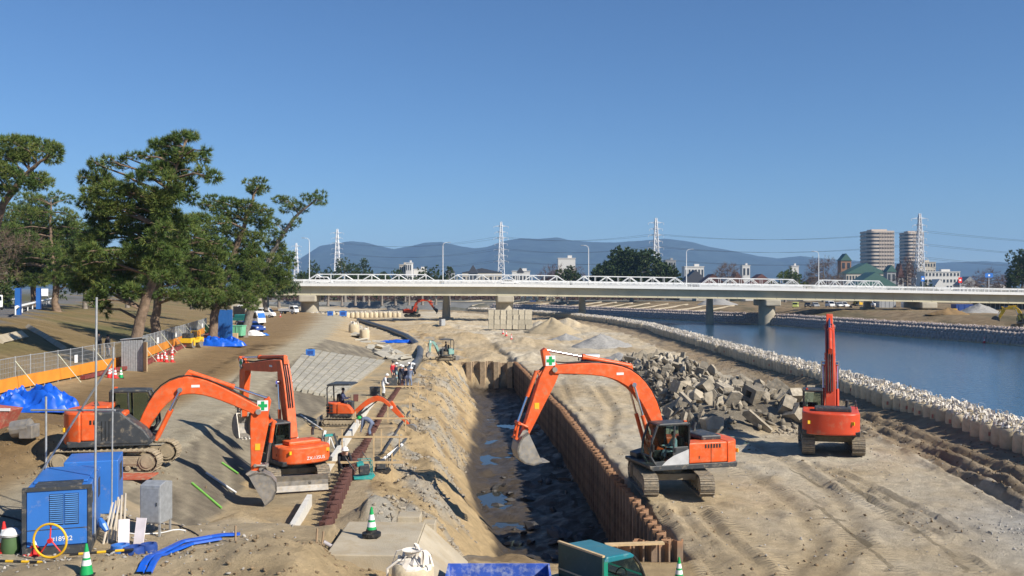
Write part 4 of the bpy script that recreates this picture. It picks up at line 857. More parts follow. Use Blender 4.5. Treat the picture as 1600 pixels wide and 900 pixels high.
# ------------------------------------------------------------ concrete rubble
def chunk_mesh(v):
    rg = np.random.default_rng(100+v); bm = bmesh.new(); e = np.array([rg.uniform(.5, 1), rg.uniform(.35, .8), rg.uniform(.22, .5)])
    for k in range(14): p = rg.normal(size=3); p /= np.abs(p).max()**.8*np.linalg.norm(p)**.2; bm.verts.new(p*e*.5*rg.uniform(.8, 1.1))
    r = bmesh.ops.convex_hull(bm, input=bm.verts); bmesh.ops.delete(bm, geom=[q for q in r['geom_interior'] if isinstance(q, bmesh.types.BMVert)], context='VERTS')
    me = bpy.data.meshes.new('concrete_chunk'); bm.to_mesh(me); bm.free(); me.materials.append(CONC_G); return me
CH = [chunk_mesh(v) for v in range(12)]
def hollow_mesh(w_, h_, d_, hw_, hh_):
    b = MB(); b.prism([(-w_/2, -h_/2), (w_/2, -h_/2), (w_/2, -hh_/2), (-w_/2, -hh_/2)], -d_/2, d_/2); b.prism([(-w_/2, hh_/2), (w_/2, hh_/2), (w_/2, h_/2), (-w_/2, h_/2)], -d_/2, d_/2)
    b.prism([(-w_/2, -hh_/2), (-hw_/2, -hh_/2), (-hw_/2, hh_/2), (-w_/2, hh_/2)], -d_/2, d_/2); b.prism([(hw_/2, -hh_/2), (w_/2, -hh_/2), (w_/2, hh_/2), (hw_/2, hh_/2)], -d_/2, d_/2)
    return b.mesh('hollow_block', CONC_G)
HB = [hollow_mesh(1.3, .95, 1.0, .55, .42), hollow_mesh(1.1, 1.1, .8, .4, .5), hollow_mesh(1.5, .7, 1.0, .8, .3)]
SB = []
for k in range(4):
    b = MB(); w_, h_, t_ = ((1.9, .9, .22), (1.5, 1.1, .25), (2.4, .7, .2), (1.1, .9, .3))[k]
    b.prism([(-w_/2, -h_/2), (w_/2*.9, -h_/2), (w_/2, -h_*.1), (w_/2*.8, h_/2), (-w_/2*.85, h_/2*.9)], -t_/2, t_/2); SB.append(b.mesh('broken_slab', CONC_G))
def rock_at(me, nm, x, y, dz, s, label, cat, grp, tilt=1.0):
    o = link(nm, me, None, (x, y, gz(x, y)+dz*s), (random.uniform(-tilt, tilt), random.uniform(-tilt, tilt), random.uniform(0, 6.28))); o.scale = (s,)*3; return tag(o, label, cat, grp)
HP = []
while len(HP) < 1500:
    x, y = random.uniform(9.5, 21.5), random.uniform(57, 117)
    h = float(heap(np.array(x), np.array(y)))
    if h > .06 and (h > .35 or random.random() < .5): HP.append((x, y, h))
n_big = 0
for i, (x, y, h) in enumerate(sorted(HP[:330], key=lambda q: q[1])[:290]):
    near = y < 72 and x > 11.5
    q = random.random(); hs_ = 'end with the hollow blocks' if y < 72 else 'middle stretch' if y < 92 else 'end near the crushed stone'
    if near and q < .2: rock_at(random.choice(HB), 'hollow_block', x, y, .38, random.uniform(.8, 1.05), 'hollow concrete block with a square hole in the rubble heap', 'concrete block', 'hollow blocks in the rubble heap', .9)
    elif q < (.55 if near else .25): rock_at(random.choice(SB), 'broken_slab', x, y, .4, random.uniform(.6, .95), 'flat broken slab lying in the rubble heap, %s' % hs_, 'concrete slab', 'broken slabs in the rubble heap, %s' % hs_, 1.3)
    else: rock_at(random.choice(CH), 'concrete_chunk', x, y, .25, random.uniform(.6, 1.5)*random.choice((.7, 1, 1.25)), 'jagged concrete chunk in the rubble heap, %s' % hs_, 'concrete chunk', 'chunks in the rubble heap, %s' % hs_, 1.5)
ct = [tri_arrays(m) for m in CH]
def scatter(places, smin, smax):
    V_, F_, n = [], [], 0
    P = np.array(places); Z = height(P[:, 0], P[:, 1])
    for (x, y), z in zip(P, Z):
        mv, mf = ct[random.randrange(12)]; Rm = np.array(Matrix.Rotation(random.uniform(0, 6.3), 3, Vector((random.uniform(-1, 1), random.uniform(-1, 1), random.uniform(-1, 1)+.01)))); s_ = random.uniform(smin, smax)
        V_.append(mv @ Rm.T*s_+np.array([x, y, z+s_*.12])); F_.append(mf+n); n += len(mv)
    return np.concatenate(V_), np.concatenate(F_)
v, f = scatter([(x, y) for x, y, h in HP[330:]], .3, .85); tag(link('rubble', np_mesh('rubble', v, f, CONC_G)), 'small broken concrete filling the rubble heap', 'rubble', kind='stuff')
v, f = scatter([(random.gauss(18.4, 1.1), random.gauss(57.0, .7)) for _ in range(220)], .15, .5); tag(link('rubble', np_mesh('rubble_b', v, f, CONC_G)), 'loose grey concrete bits spilled next to the raised excavator', 'rubble', kind='stuff')
# rocks in the trench and pebbles on the berm
for k in range(80):
    y = random.choice((random.uniform(32, 46), random.uniform(33, 60))); x = random.uniform(float(XL(y))+.2, float(XW(y))-.6)
    rock_at(random.choice(CH[:8]), 'trench_rock', x, y, .1, random.uniform(.35, 1.15), 'dark wet rock lying on the trench bottom', 'rock', 'rocks on the trench bottom', .5).data.materials[0]
WETROCK = mat('wet_rock', (.07, .065, .06), .6, var=.3, bump=.4, per_object=.3)
for o in [q for q in bpy.data.objects if q.name.startswith('trench_rock')]: o.material_slots[0].link = 'OBJECT'; o.material_slots[0].material = WETROCK
rock_at(SB[3], 'flat_stone', 1.4, 33.4, .3, 1.1, 'pale flat slab lying in the dark trench end', 'stone', None, .3)
pl = []
while len(pl) < 1500:
    y = random.uniform(31, 112); x = random.uniform(float(XS(y))+1.6, float(XL(y))-.5)
    if float(fbm(np.array(x*.8+y*.25), np.array(y*.3), 71, 4)) > .0: pl.append((x, y))
v, f = scatter(pl, .08, .3); tag(link('stones', np_mesh('stones', v, f, mat('stone', (.3, .26, .2), .95, var=.3))), 'small pale stones strewn over the sandy trench bank', 'stones', kind='stuff')
pl = [(random.uniform(6, 25), random.uniform(19, 110)) for _ in range(900)]+[(random.gauss(20.5, 2.4), random.gauss(33, 2.0)) for _ in range(700)]+[(random.uniform(-14, -6), random.uniform(20, 30)) for _ in range(350)]
v, f = scatter(pl, .05, .16); tag(link('gravel', np_mesh('gravel', v, f, mat('gravel_stone', (.33, .31, .28), .95, var=.3))), 'loose gravel strewn over the haul road floor', 'gravel', kind='stuff')
cl = [(float(XB(y_))-random.uniform(.6, 4.5), y_) for y_ in [random.uniform(40, 120) for _ in range(900)]]
for pts_, wd_, dp_, dk_ in RUTS:
    for (x0_, y0_), (x1_, y1_) in zip(pts_[:-1], pts_[1:]):
        for _ in range(6): q_ = random.random(); cl.append((x0_+(x1_-x0_)*q_+random.gauss(0, wd_*1.5), y0_+(y1_-y0_)*q_+random.gauss(0, wd_*1.5)))
cl += [(random.gauss(-17, 2.2), random.gauss(35.5, 2.0)) for _ in range(250)]+[(random.uniform(-10, -3), random.uniform(20.5, 25)) for _ in range(200)]+[(float(XS(y_))+random.uniform(1.2, 4.2), y_) for y_ in [random.uniform(32, 110) for _ in range(500)]]
v, f = scatter(cl, .04, .19); tag(link('soil_clods', np_mesh('soil_clods', v, f, mat('damp_soil', (.2, .145, .085), .97, var=.3))), 'crumbled brown soil clods strewn along the ruts and banks', 'soil clods', kind='stuff')
# gravel and sand heaps on the floor
def pile(px, py, r, h, label, m, nm, seed, z=1.4):
    p = put(px, py, z); n, k = 48, 18; rg = []
    v = [(0, 0, h)]; f = []
    for i in range(1, k+1):
        for j in range(n):
            t = i/k; a = 2*math.pi*j/n; rr = r*t*(1+.16*math.sin(2*a+seed)+.08*math.sin(5*a+2*seed)); z_ = h*(1-t)**1.05*(1+.25*math.sin(3*a+seed)*t)
            x_, y_ = rr*math.cos(a), rr*math.sin(a); z_ += .1*h*float(fbm(np.array(x_*.9+seed), np.array(y_*.9), 3, 5))+.12*float(fbm(np.array(x_*2+seed), np.array(y_*2), 3, 4))*(t < .97) - (.15 if i == k else 0); v.append((x_, y_, z_))
    for j in range(n): f.append((0, 1+j, 1+(j+1) % n))
    for i in range(k-1):
        for j in range(n): a = 1+i*n+j; b_ = 1+i*n+(j+1) % n; f += [(a, a+n, b_+n, b_)]
    me = bpy.data.meshes.new(nm); me.from_pydata(v, [], f); me.materials.append(m); [setattr(q, 'use_smooth', True) for q in me.polygons]; me.update()
    return tag(link(nm, me, None, p), label, 'heap', kind='stuff')
GRAV = mat('crushed_stone', (.3, .29, .27), .95, var=.2, scale=4, bump=1, bscale=9); SANDM = mat('heaped_sand', (.4, .32, .2), .95, var=.1, bump=.4, bscale=6)
pile(938, 541, 4.0, 1.9, 'pale grey crushed stone heap on the floor beyond the white truck', GRAV, 'gravel_heap', 1)
pile(884, 531, 2.6, 1.1, 'low grey rubble heap beside the crushed stone heap', GRAV, 'gravel_heap', 2)
pile(862, 520, 6.0, 3.0, 'tan sand heap in front of the near river bank bags', SANDM, 'sand_heap', 4)
pile(968, 566, 3.0, 1.1, 'loose grey crushed stone leading up to the rubble heap', GRAV, 'gravel_heap', 5)
# ------------------------------------------------------------ cones
CONE = {}
def cone(px, py, label, grp=None, m=RED, z=3.4, h=.7, loc=None):
    p = loc or put(px, py, z); o = thing('traffic_cone', label, 'cone', p, random.uniform(0, 6), grp)
    key = (m.name, h)
    if key not in CONE:
        s_ = h/.7; r = lambda z_: .135*(1-z_/.74)+.02
        def seg(a, b, mm, nm): return MB().lathe([(r(a)*s_, a*s_), (r(b)*s_, b*s_)], n=16).mesh(nm, mm, 40)
        CONE[key] = [('base', MB().box((0, 0, .02*s_), (.38*s_, .38*s_, .04*s_)).mesh('base', m if m is not GREEN else BLACK)), ('body', seg(.04, .24, m, 'body')), ('band', seg(.24, .36, WHITE, 'band')), ('body', seg(.36, .41, m, 'body')), ('band', seg(.41, .54, WHITE, 'band')), ('tip', seg(.54, .72, m, 'tip'))]
    for nm, me in CONE[key]: link(nm, me, o)
    return o
cn = cone(583, 846, 'green traffic cone with white bands on the concrete landing', m=GREEN, loc=Vector((-3.95, 27.0, 3.02)), h=.8)
b = MB().lathe([(.26, 0), (.27, .1), (.16, .13), (.15, .2)], n=14); b.build('weight_ring', BLACK, cn)
cone(1061, 909, 'green and white cone on the pale sand near the green truck', m=GREEN, z=1.4, h=.72)
cone(135, 899, 'green cone holding the end of the striped barrier poles', m=GREEN, z=3.2)
cone(6, 862, 'red and white cone left of the blue generator', z=3.2, h=.75); cone(54, 866, 'red and white cone in front of the blue generator', z=3.2, h=.75)
cone(131, 756, 'red cone behind the blue generator by the excavator tracks', z=3.4)
for px, py in ((171, 590), (175, 588), (180, 591)): cone(px, py, 'red cone in the small cluster by the leaning pine', 'cones by the leaning pine', z=4)
cone(189, 591, 'green cone at the end of the cluster by the leaning pine', m=GREEN, z=4)
for px, py in ((247, 565), (253, 565), (260, 566), (269, 566), (258, 560), (269, 556), (270, 552)): cone(px, py, 'red and white cone stored in the group beside the grey shed', 'cones beside the shed', z=4)
cone(342, 537, 'pink red cone in front of the blue tarpaulin heap', z=4.2); cone(438, 495, 'red cone next to the parked white vans', z=4)
for px, py in ((786, 522), (791, 525), (799, 532)): cone(px, py, 'red and white cone at the edge of the haul road', 'cones along the haul road', z=1.5, h=.9)
# ------------------------------------------------------------ blue generator corner
p = Vector((-12.15, 26.1, 3.15)); g = thing('generator', 'blue engine generator with louvred front and white number', 'generator', p, R(18))
MB().box((0, 0, .12), (1.62, 3.1, .2)).build('skid', DARK, g)
bd = MB().box((0, .02, .95), (1.5, 3.0, 1.5)).build('enclosure', BLUE, g, bevel=.03)
for x in (-.77, .77): MB().box((x, -1.47, .95), (.1, .12, 1.56)).build('corner_post', DARK, g)
MB().box((0, -1.47, 1.7), (1.62, .14, .09)).build('top_trim', DARK, g)
fr = MB().box((0, -1.495, .95), (1.4, .03, 1.4)).build('front_panel', BLUE, g); MB().box((0, -1.512, .66), (1.4, .012, .02)).build('seam', DARK, fr)
for c in range(2):
    for k in range(15): MB().box((-.02+c*.36, -1.525, .8+k*.052), (.31, .03, .022), M=Matrix.Rotation(R(35), 3, 'X')).build('louvre', mat('louvre_blue', (.08, .22, .5), .45), fr)
    MB().box((-.02+c*.36, -1.513, 1.16), (.33, .006, .8)).build('grille', BLACK, fr)
MB().box((0, .3, 1.735), (1.3, 2.2, .05)).build('roof_panel', BLUE, g, bevel=.01)
MB().box((.0, -1.0, 1.735), (1.1, .5, .05)).build('roof_vent', DARK, g)
for k, (y, z_, w_, h_) in enumerate(((-.8, 1.1, .7, .8), (.2, 1.1, .9, .8), (1.0, 1.2, .5, .5))): MB().box((.757, y, z_), (.02, w_, h_)).build('side_door', BLUE if k < 2 else DARK, g)
MB().box((.762, -.9, 1.3), (.02, .3, .3)).build('control_window', DARK, g)
lettering('#18922', .17, WHITE, fr, Matrix.Translation((.1, -1.516, .4)) @ Matrix.Rotation(R(90), 4, 'X'))
p = Vector((-12.75, 29.3, 3.2)); o = tag(MB().box((0, 0, .85), (1.5, 1.6, 1.6), rz=.3).build('enclosure', BLUE, None, bevel=.03), 'second blue engine enclosure right behind the generator', 'generator'); o.name = 'generator'; o.location = p
for k in range(5): MB().box((.84-.042*k*0-.29*(-.3+k*.14)*1.03-.12, .22+(-.3+k*.14), 1.2), (.02, .06, .5), rz=.3).build('louvre', DARK, o)
p = Vector((-10.0, 27.0, 3.1)); o = thing('electrical_cabinet', 'grey steel electrical cabinet on legs beside the generator', 'cabinet', p, R(-8))
MB().prism([(-.35, .35), (.35, .35), (.35, 1.42), (.0, 1.5), (-.35, 1.42)], -.3, .3, 'x').build('case', GALV, o, bevel=.02); MB().box((0, -.36, .87), (.54, .02, .95)).build('door', GALV, o, bevel=.005)
MB().box((.2, -.375, .9), (.03, .02, .1)).build('handle', DARK, o)
for a, b_ in ((-.25, -.3), (.25, -.3), (-.25, .3), (.25, .3)): MB().box((a, b_, .17), (.05, .05, .36)).build('leg', GALV, o)
for k, (x, rz) in enumerate(((-10.35, .3), (-9.98, -.15))): tag(MB().box((x, 25.6+k*.15, 3.45), (.28, .03, .75), rz=rz, M=Matrix.Rotation(R(-14), 3, 'X')).build('white_board', mat('paper_board', (.75, .68, .68), .7)), ('tilted pale board leaning on the cabinet', 'upright pale board beside the tilted one')[k], 'board')
for k in range(6): tag(MB().cyl((-10.95+k*.07, 25.7+.1*k, 3.1), (-10.9+k*.05+.05*(k % 3), 26.2, 4.15+.05*k), .03, 6).build('wooden_stake', mat('pale_stake', (.55, .48, .38), .85)), 'pale wooden stake in the bundle leaning by the scaffold pole', 'stake', 'stakes leaning by the scaffold pole')
o = tag(MB().tube([(-10.9, 25.4, 3.9), (-10.8, 25.35, 3.75), (-10.68, 25.3, 3.6)], [.05, .1, .06], 8).build('blue_bag', BLUE), 'blue cloth bundle tied to the scaffold pole', 'bundle')
for k, (x, y, r) in enumerate(((-10.2, 25.0, .24), (-9.8, 24.9, .27), (-9.5, 25.1, .22))): tag(MB().lathe([(r, 0), (r*1.02, .16), (r*.95, .24), (r*.6, .25), (r*.55, .12)], (x, y, gz(x, y)-.02), 18).build('hose_coil', BLUE_D if k else BLUE, smooth=40), ('blue hose coil at the foot of the white boards', 'middle blue coil of the three on the soil', 'blue coil nearest the cabinet cables')[k], 'hose coil')
# yellow wheel marker and barrier poles
o = thing('measuring_wheel', 'yellow ring on red tripod stand in front of the generator', 'ring', (-11.55, 24.0, 3.22), R(-2))
MB().tube([(.42*math.cos(q), 0, .46+.42*math.sin(q)) for q in [2*math.pi*k/32 for k in range(33)]], .03, 8, False).build('ring', YELLOW, o, smooth=60)
for a in (-130, -50, 90): MB().cyl((0, 0, .5), (.4*math.cos(R(a)), .05, .46+.4*math.sin(R(a))), .018, 6).build('spoke', RED, o)
MB().cyl((0, -.04, .46), (0, .04, .46), .06, 10).build('hub', RED, o)
def striped(p0, p1, label):
    o = thing('barrier_pole', label, 'barrier', p0); p0, p1 = Vector(p0), Vector(p1); n = int((p1-p0).length/.2)
    for k in range(n): MB().cyl((p1-p0)*k/n, (p1-p0)*(k+1)/n, .034, 8).build('stripe', YELLOW if k % 2 else BLACK, o)
striped((-13.8, 23.6, 3.32), (-10.1, 23.2, 3.34), 'black and yellow striped pole lying in front of the generator'); striped((-11.7, 21.6, 3.3), (-10.15, 23.0, 3.36), 'striped pole running diagonally to the green cone'); striped((-11.2, 24.3, 3.25), (-9.7, 24.6, 3.3), 'striped pole partly hidden behind the yellow ring')
o = tag(MB().lathe([(.2, 0), (.24, .2), (.2, .5), (.1, .58)], (-12.85, 24.6, 3.15), 12).build('green_can', mat('olive_can', (.07, .13, .05), .6), smooth=40), 'olive green can between the cone and the generator', 'can'); MB().lathe([(.23, .5), (.26, .56), (.15, .68), (.05, .7)], (-12.85, 24.6, 3.15), 10).build('cloth_cover', WHITE, o, smooth=50)
# scaffold poles
def pole(p0, p1, label, r=.03, m=GALV): return tag(MB().cyl(p0, p1, r, 10).build('scaffold_pole', m, smooth=50), label, 'pole')
q = at(148, 846, 3.15); pole(q, q+Vector((.05, 0, 6.6)), 'tall galvanised scaffold pole rising right of the generator'); pole(q+Vector((.12, .8, .3)), q+Vector((.17, .8, 5.2)), 'thinner scaffold pole just behind the tall one', .022)
q2 = Vector((-13.3, 27.4, 3.2)); pole(q2, q2+Vector((0, 0, 3.7)), 'scaffold upright behind the generator'); q3 = atd(60, 641, 26.6); pole(q3+Vector((-.2, 0, 0)), atd(180, 641, 26.2), 'horizontal scaffold rail crossing the orange excavator body'); pole(atd(55, 752, 27.2), atd(178, 560, 26.3), 'diagonal scaffold brace crossing both uprights')
# cables, hoses
def cable(pix, label, r, m, z=3.2, nm='cable', lift=.02):
    P = [put(a, b_, z)+Vector((0, 0, lift)) for a, b_ in pix]; B_ = []
    for i in range(len(P)-1):
        for k in range(4): t = k/4; B_.append(P[i]*(1-t)+P[i+1]*t)
    B_.append(P[-1]); B_ = [Vector((v_.x, v_.y, max(v_.z, gz(v_.x, v_.y)+lift))) for v_ in B_]
    mb_ = MB().tube(B_, r, 7)
    if nm == 'layflat_hose': mb_ = MB(); [mb_.add([a_-s_*r*1.3, a_+s_*r*1.3, b2-s_*r*1.3*0+s_*r*1.3, b2-s_*r*1.3, a_-s_*r+Vector((0, 0, .05)), a_+s_*r+Vector((0, 0, .05)), b2+s_*r+Vector((0, 0, .05)), b2-s_*r+Vector((0, 0, .05))], [(4, 5, 6, 7), (0, 4, 7, 3), (1, 2, 6, 5)]) for a_, b2 in zip(B_[:-1], B_[1:]) for s_ in [Vector(((b2-a_).y, -(b2-a_).x, 0)).normalized()]]
    return tag(mb_.build(nm, m, smooth=60), label, nm.split('_')[-1])
cable([(218, 900), (245, 872), (285, 850), (330, 842), (375, 838)], 'flat blue layflat hose running across the sand mound', .07, TARP, nm='layflat_hose', lift=.05)
cable([(232, 900), (262, 868), (300, 853), (345, 845)], 'second blue layflat hose beside the first one', .06, TARP, nm='layflat_hose', lift=.05)
cable([(0, 806), (25, 812), (50, 822)], 'black cable running towards the generator', .025, BLACK)
cable([(178, 800), (205, 812), (240, 815), (280, 822), (310, 838)], 'black power cable leading away from the cabinet', .022, BLACK); cable([(185, 832), (215, 836), (250, 834), (290, 830)], 'pale cable on the soil near the cabinet', .02, WHITE)
cable([(505, 850), (540, 869), (590, 872), (640, 880), (700, 884)], 'thick grey hose curling to the full sand bag', .06, mat('grey_hose', (.35, .32, .33), .6), z=2.9, nm='water_hose', lift=.06)
for k, (a, b_) in enumerate(((1.1, .2), (1.25, .24), (.95, .3))):
    px, py = (322+k*3, 840-k*2); 
for k, px in enumerate((368, 494, 502)): p = put(px, (848, 852, 856)[k], 3); tag(MB().cyl((p.x, p.y, p.z-.1), (p.x+.03*k, p.y, p.z+.45), .03, 6).build('wooden_peg', mat('old_timber', (.33, .23, .14), .9)), ('short wooden peg on the sand mound by the blue hose', 'dark survey peg near the landing', 'leaning brown survey peg near the landing')[k], 'peg')
p = put(258, 803, 3.2); tag(MB().cyl((p.x, p.y, p.z-.1), (p.x-.15, p.y+.05, p.z+.75), .035, 8).build('scaffold_pole', GALV), 'short steel pole leaning on the upper slope', 'pole')
# survey staffs and rods on the slope
for k, (a, b_, m_) in enumerate((((322, 741), (369, 772), WHITE), ((347, 725), (372, 742), LIME), ((300, 757), (346, 796), LIME), ((470, 650), (503, 672), WHITE))):
    p0, p1 = put(*a, 2.6)+Vector((0, 0, .06)), put(*b_, 2.2)+Vector((0, 0, .06)); tag(MB().cyl(p0, p1, .04, 8).build('slope_rod', m_), ('white rod lying down the concrete slope', 'lime green rod near the excavator arm', 'lime green rod with joints low on the slope', 'long white rod on the slope beside the mini excavator')[k], 'rod')
# ------------------------------------------------------------ batter boards, workers, small machines
for k, (y, lab) in enumerate(((41.5, 'front timber batter board beside the green compactor'), (48.6, 'timber batter board in front of the bending worker'), (55.5, 'timber batter board behind the bending worker'), (63.5, 'timber batter board under the mini excavator boom'), (73.5, 'timber batter board near the standing workers'))):
    x = float(XS(y)); o = thing('batter_board', lab, 'batter board', (x, y, 1.85))
    for dx in (-1.0, 1.9): MB().box((dx, 0, .35), (.06, .05, 1.3)).build('post', WOOD, o)
    MB().box((.6, -.05, .62), (3.6, .025, .1)).build('rail', WOOD, o)
for k, (px, py, h) in enumerate(((596, 706, 1.2), (668, 632, 1.2), (584, 737, 1.8), (640, 640, 1.1), (606, 660, 1.1))):
    p = put(px, py, 1.8); tag(MB().box((p.x, p.y, p.z+h/2-.1), (.06, .05, h)).build('timber_post', WOOD), ('timber post beside the pile row', 'timber post right of the mini excavator arm', 'tall timber post beside the green compactor', 'timber post on the sand past the arm', 'timber post behind the green helmet')[k], 'post')
b = MB(); b.tube([put(640-k*14, 645+k*22, 1.8)+Vector((0, 0, .1)) for k in range(4)], .06, 6); tag(b.build('steel_rail', DARK), 'long dark steel rail lying parallel to the piles', 'rail')
GW = 'workers gathered by the pipe trench'
W = [((599, 620), 20, 'look', (.75, .76, .76), (.75, .76, .76), (.8, .8, .76), 'worker in white coveralls and white helmet standing alone', None),
     ((614, 597), -40, 'stand', (.5, .03, .04), (.05, .05, .06), None, 'worker in red jacket at the back of the group', GW), ((619, 600), -20, 'stand', (.02, .025, .05), (.25, .38, .4), (.8, .8, .78), 'worker in navy jacket and pale blue trousers', GW),
     ((624, 603), 30, 'look', (.025, .03, .05), (.03, .035, .06), (.8, .8, .78), 'worker in all dark clothes leaning forward', GW), ((631, 601), 200, 'look', (.02, .03, .08), (.05, .05, .08), (.8, .78, .7), 'worker in dark blue facing the others in the group', GW),
     ((640, 608), 70, 'look', (.17, .2, .27), (.2, .24, .34), (.8, .8, .78), 'worker in grey blue work suit with tool belt seen from behind', GW), ((634, 607), 100, 'stand', (.03, .03, .05), (.1, .12, .2), None, 'worker in dark top beside the grey blue suit', GW),
     ((648, 585), 190, 'bend', (.75, .75, .74), (.1, .1, .11), (.8, .8, .78), 'worker in white jacket crouching by the black pipe', GW)]
for (px, py), rz, pose, tp_, lg, hm, lab, grp in W: p = put(px, py, 1.8); person((p.x, p.y, gz(p.x, p.y)), R(rz), lab, pose, tp_, lg, hm, 1.02, group=grp)
p = put(578, 686, 1.8); person((p.x, p.y, p.z), R(170), 'worker in grey blue suit and green helmet bending over the piles', 'bend', (.15, .18, .26), (.14, .17, .25), (.02, .35, .08), 1.08)
p = put(537, 745, 1.8); person((p.x, p.y, max(p.z, 1.9)), R(-70), 'worker in black clothes and white helmet crouching over the piles', 'crouch', (.02, .02, .025), (.02, .02, .025), (.8, .8, .76), 1.15)
p = put(148, 563, 4.4); person((p.x-.5, p.y+3.5, gz(p.x-.5, p.y+3.5)), R(60), 'person in black coat and pale trousers walking behind the fence', 'stand', (.03, .03, .035), (.2, .2, .2), None, 1.0); person((p.x-1.4, p.y+3.9, gz(p.x-1.4, p.y+3.9)), R(80), 'person in grey jacket walking behind the fence', 'stand', (.12, .12, .13), (.05, .05, .06), None, 1.0)
def compactor(px, py, m, label):
    p = put(px, py, 1.8); o = thing('plate_compactor', label, 'compactor', p, R(15))
    MB().prism([(-.4, .04), (.35, .0), (.5, .16), (.46, .2), (-.4, .12)], -.28, .28).build('plate', m, o); MB().box((.05, 0, .4), (.42, .42, .4)).build('engine', DARK, o, bevel=.03); MB().box((-.12, 0, .62), (.3, .36, .16)).build('cover', m, o, bevel=.03)
    MB().tube([(-.3, .2, .3), (-.75, .2, .95), (-.75, -.2, .95), (-.3, -.2, .3)], .02, 6).build('handle', DARK, o)
    MB().tube([(.36, .26, .15), (.36, .26, .8), (-.2, .26, .8), (-.2, -.26, .8), (.36, -.26, .8), (.36, -.26, .15)], .02, 6).build('guard_frame', m, o)
compactor(567, 748, TEAL, 'green plate compactor standing beside the dark piles'); compactor(593, 738, BLACK, 'small black pump set right of the green compactor')
for k, (px, py, sz, m_, lab) in enumerate(((586, 618, (.75, .5, .62), DARK, 'dark grey tool box behind the white worker'), (556, 627, (.35, .3, .45), mat('brown_box', (.14, .05, .04), .7), 'small brown box on the lower bench'), (612, 605, (.8, .6, .7), DARK, 'grey crate beside the worker in red'), (691, 512, (1.0, 1.0, 1.4), GALV, 'grey cabinet beside the far pipe'))):
    p = put(px, py, 1.8); o = tag(MB().box((p.x, p.y, p.z+sz[2]/2), sz, rz=.2*k).build('tool_box', m_, bevel=.03), lab, 'box'); MB().box((p.x, p.y, p.z+sz[2]+.02), (sz[0]*1.04, sz[1]*1.04, .05), rz=.2*k).build('lid', m_, o)
def small_gen(px, py, s_, label, z=3.4):
    p = put(px, py, z); o = thing('small_generator', label, 'generator', p, R(10)); MB().box((0, 0, .5*s_), (1.1*s_, .7*s_, .8*s_)).build('case', BLUE, o, bevel=.04); MB().box((0, -.36*s_, .5*s_), (.7*s_, .02, .45*s_)).build('panel', BLUE_D, o); MB().box((0, 0, .95*s_), (.5*s_, .3*s_, .1*s_)).build('top_handle', DARK, o)
    for x in (-.4, .4): MB().box((x*s_, 0, .05*s_), (.12*s_, .7*s_, .1*s_)).build('foot', DARK, o)
small_gen(485, 557, .8, 'small blue generator on the crest above the block facing'); small_gen(516, 494, 1.2, 'blue generator at the far end of the earth road', 3); small_gen(536, 495, 1.6, 'blue tank beside the far bags', 3)
p = put(515, 710, 1.8); o = thing('saw_stand', 'white and green tripod stand with timber on the lower bench', 'stand', p, R(30))
for a in range(3): MB().cyl((.35*math.cos(a*2.1), .35*math.sin(a*2.1), 0), (0, 0, .95), .03, 6).build('leg', WHITE, o)
MB().box((0, 0, .95), (.5, .18, .1)).build('head', TEAL, o); MB().box((-.35, .1, .55), (.12, .05, 1.3), M=Matrix.Rotation(R(15), 3, 'Y')).build('board', WHITE, o); MB().box((.35, -.1, .5), (.1, .04, 1.1), M=Matrix.Rotation(R(-18), 3, 'Y')).build('board', DARK, o)
for k, (a, b_) in enumerate((((612, 716), (634, 694)), ((600, 720), (628, 704)))): p0, p1 = put(*a, 1.9)+Vector((0, 0, .1)), put(*b_, 1.9)+Vector((0, 0, .3)); tag(MB().tube([p0, p1], .09, 4).build('plank', (DARK, WHITE)[k]), ('dark plank propped on the sand right of the pump', 'white plank propped on the sand right of the pump')[k], 'plank')
# big black pipe curving away, blue tarp scraps, slabs on the slope
pp = [put(a, b_, 1.8)+Vector((0, 0, .35)) for a, b_ in ((632, 592), (645, 580), (655, 566), (657, 552), (650, 540), (636, 529), (612, 519), (585, 510), (560, 502))]
PB = [q for i in range(len(pp)-1) for q in (pp[i], pp[i]*.5+pp[i+1]*.5)]+[pp[-1]]
tag(MB().tube(PB, [I(i, (0, 6, 16), (.38, .4, .46)) for i in range(len(PB))], 14).build('drain_pipe', mat('black_pipe', (.07, .075, .08), .45, var=.2, dust=.3), smooth=60), 'long black corrugated drain pipe curving along the slope toe', 'pipe')
SLB = MB().box((0, 0, 0), (1.9, .9, .18)).mesh('slab', CONC)
for k in range(40):
    px, py = random.uniform(556, 640), 0; py = 516+(px-556)*.62+random.uniform(-6, 14); p = put(px, py, 2.3); o = link('concrete_slab', SLB, None, p+Vector((0, 0, .15)), (random.uniform(-.4, .4), random.uniform(-.3, .3), random.uniform(0, 3))); o.scale = (random.uniform(.6, 1.5),)*3; tag(o, 'loose concrete slab tumbled on the slope beside the black pipe', 'concrete slab', 'slabs beside the black pipe')
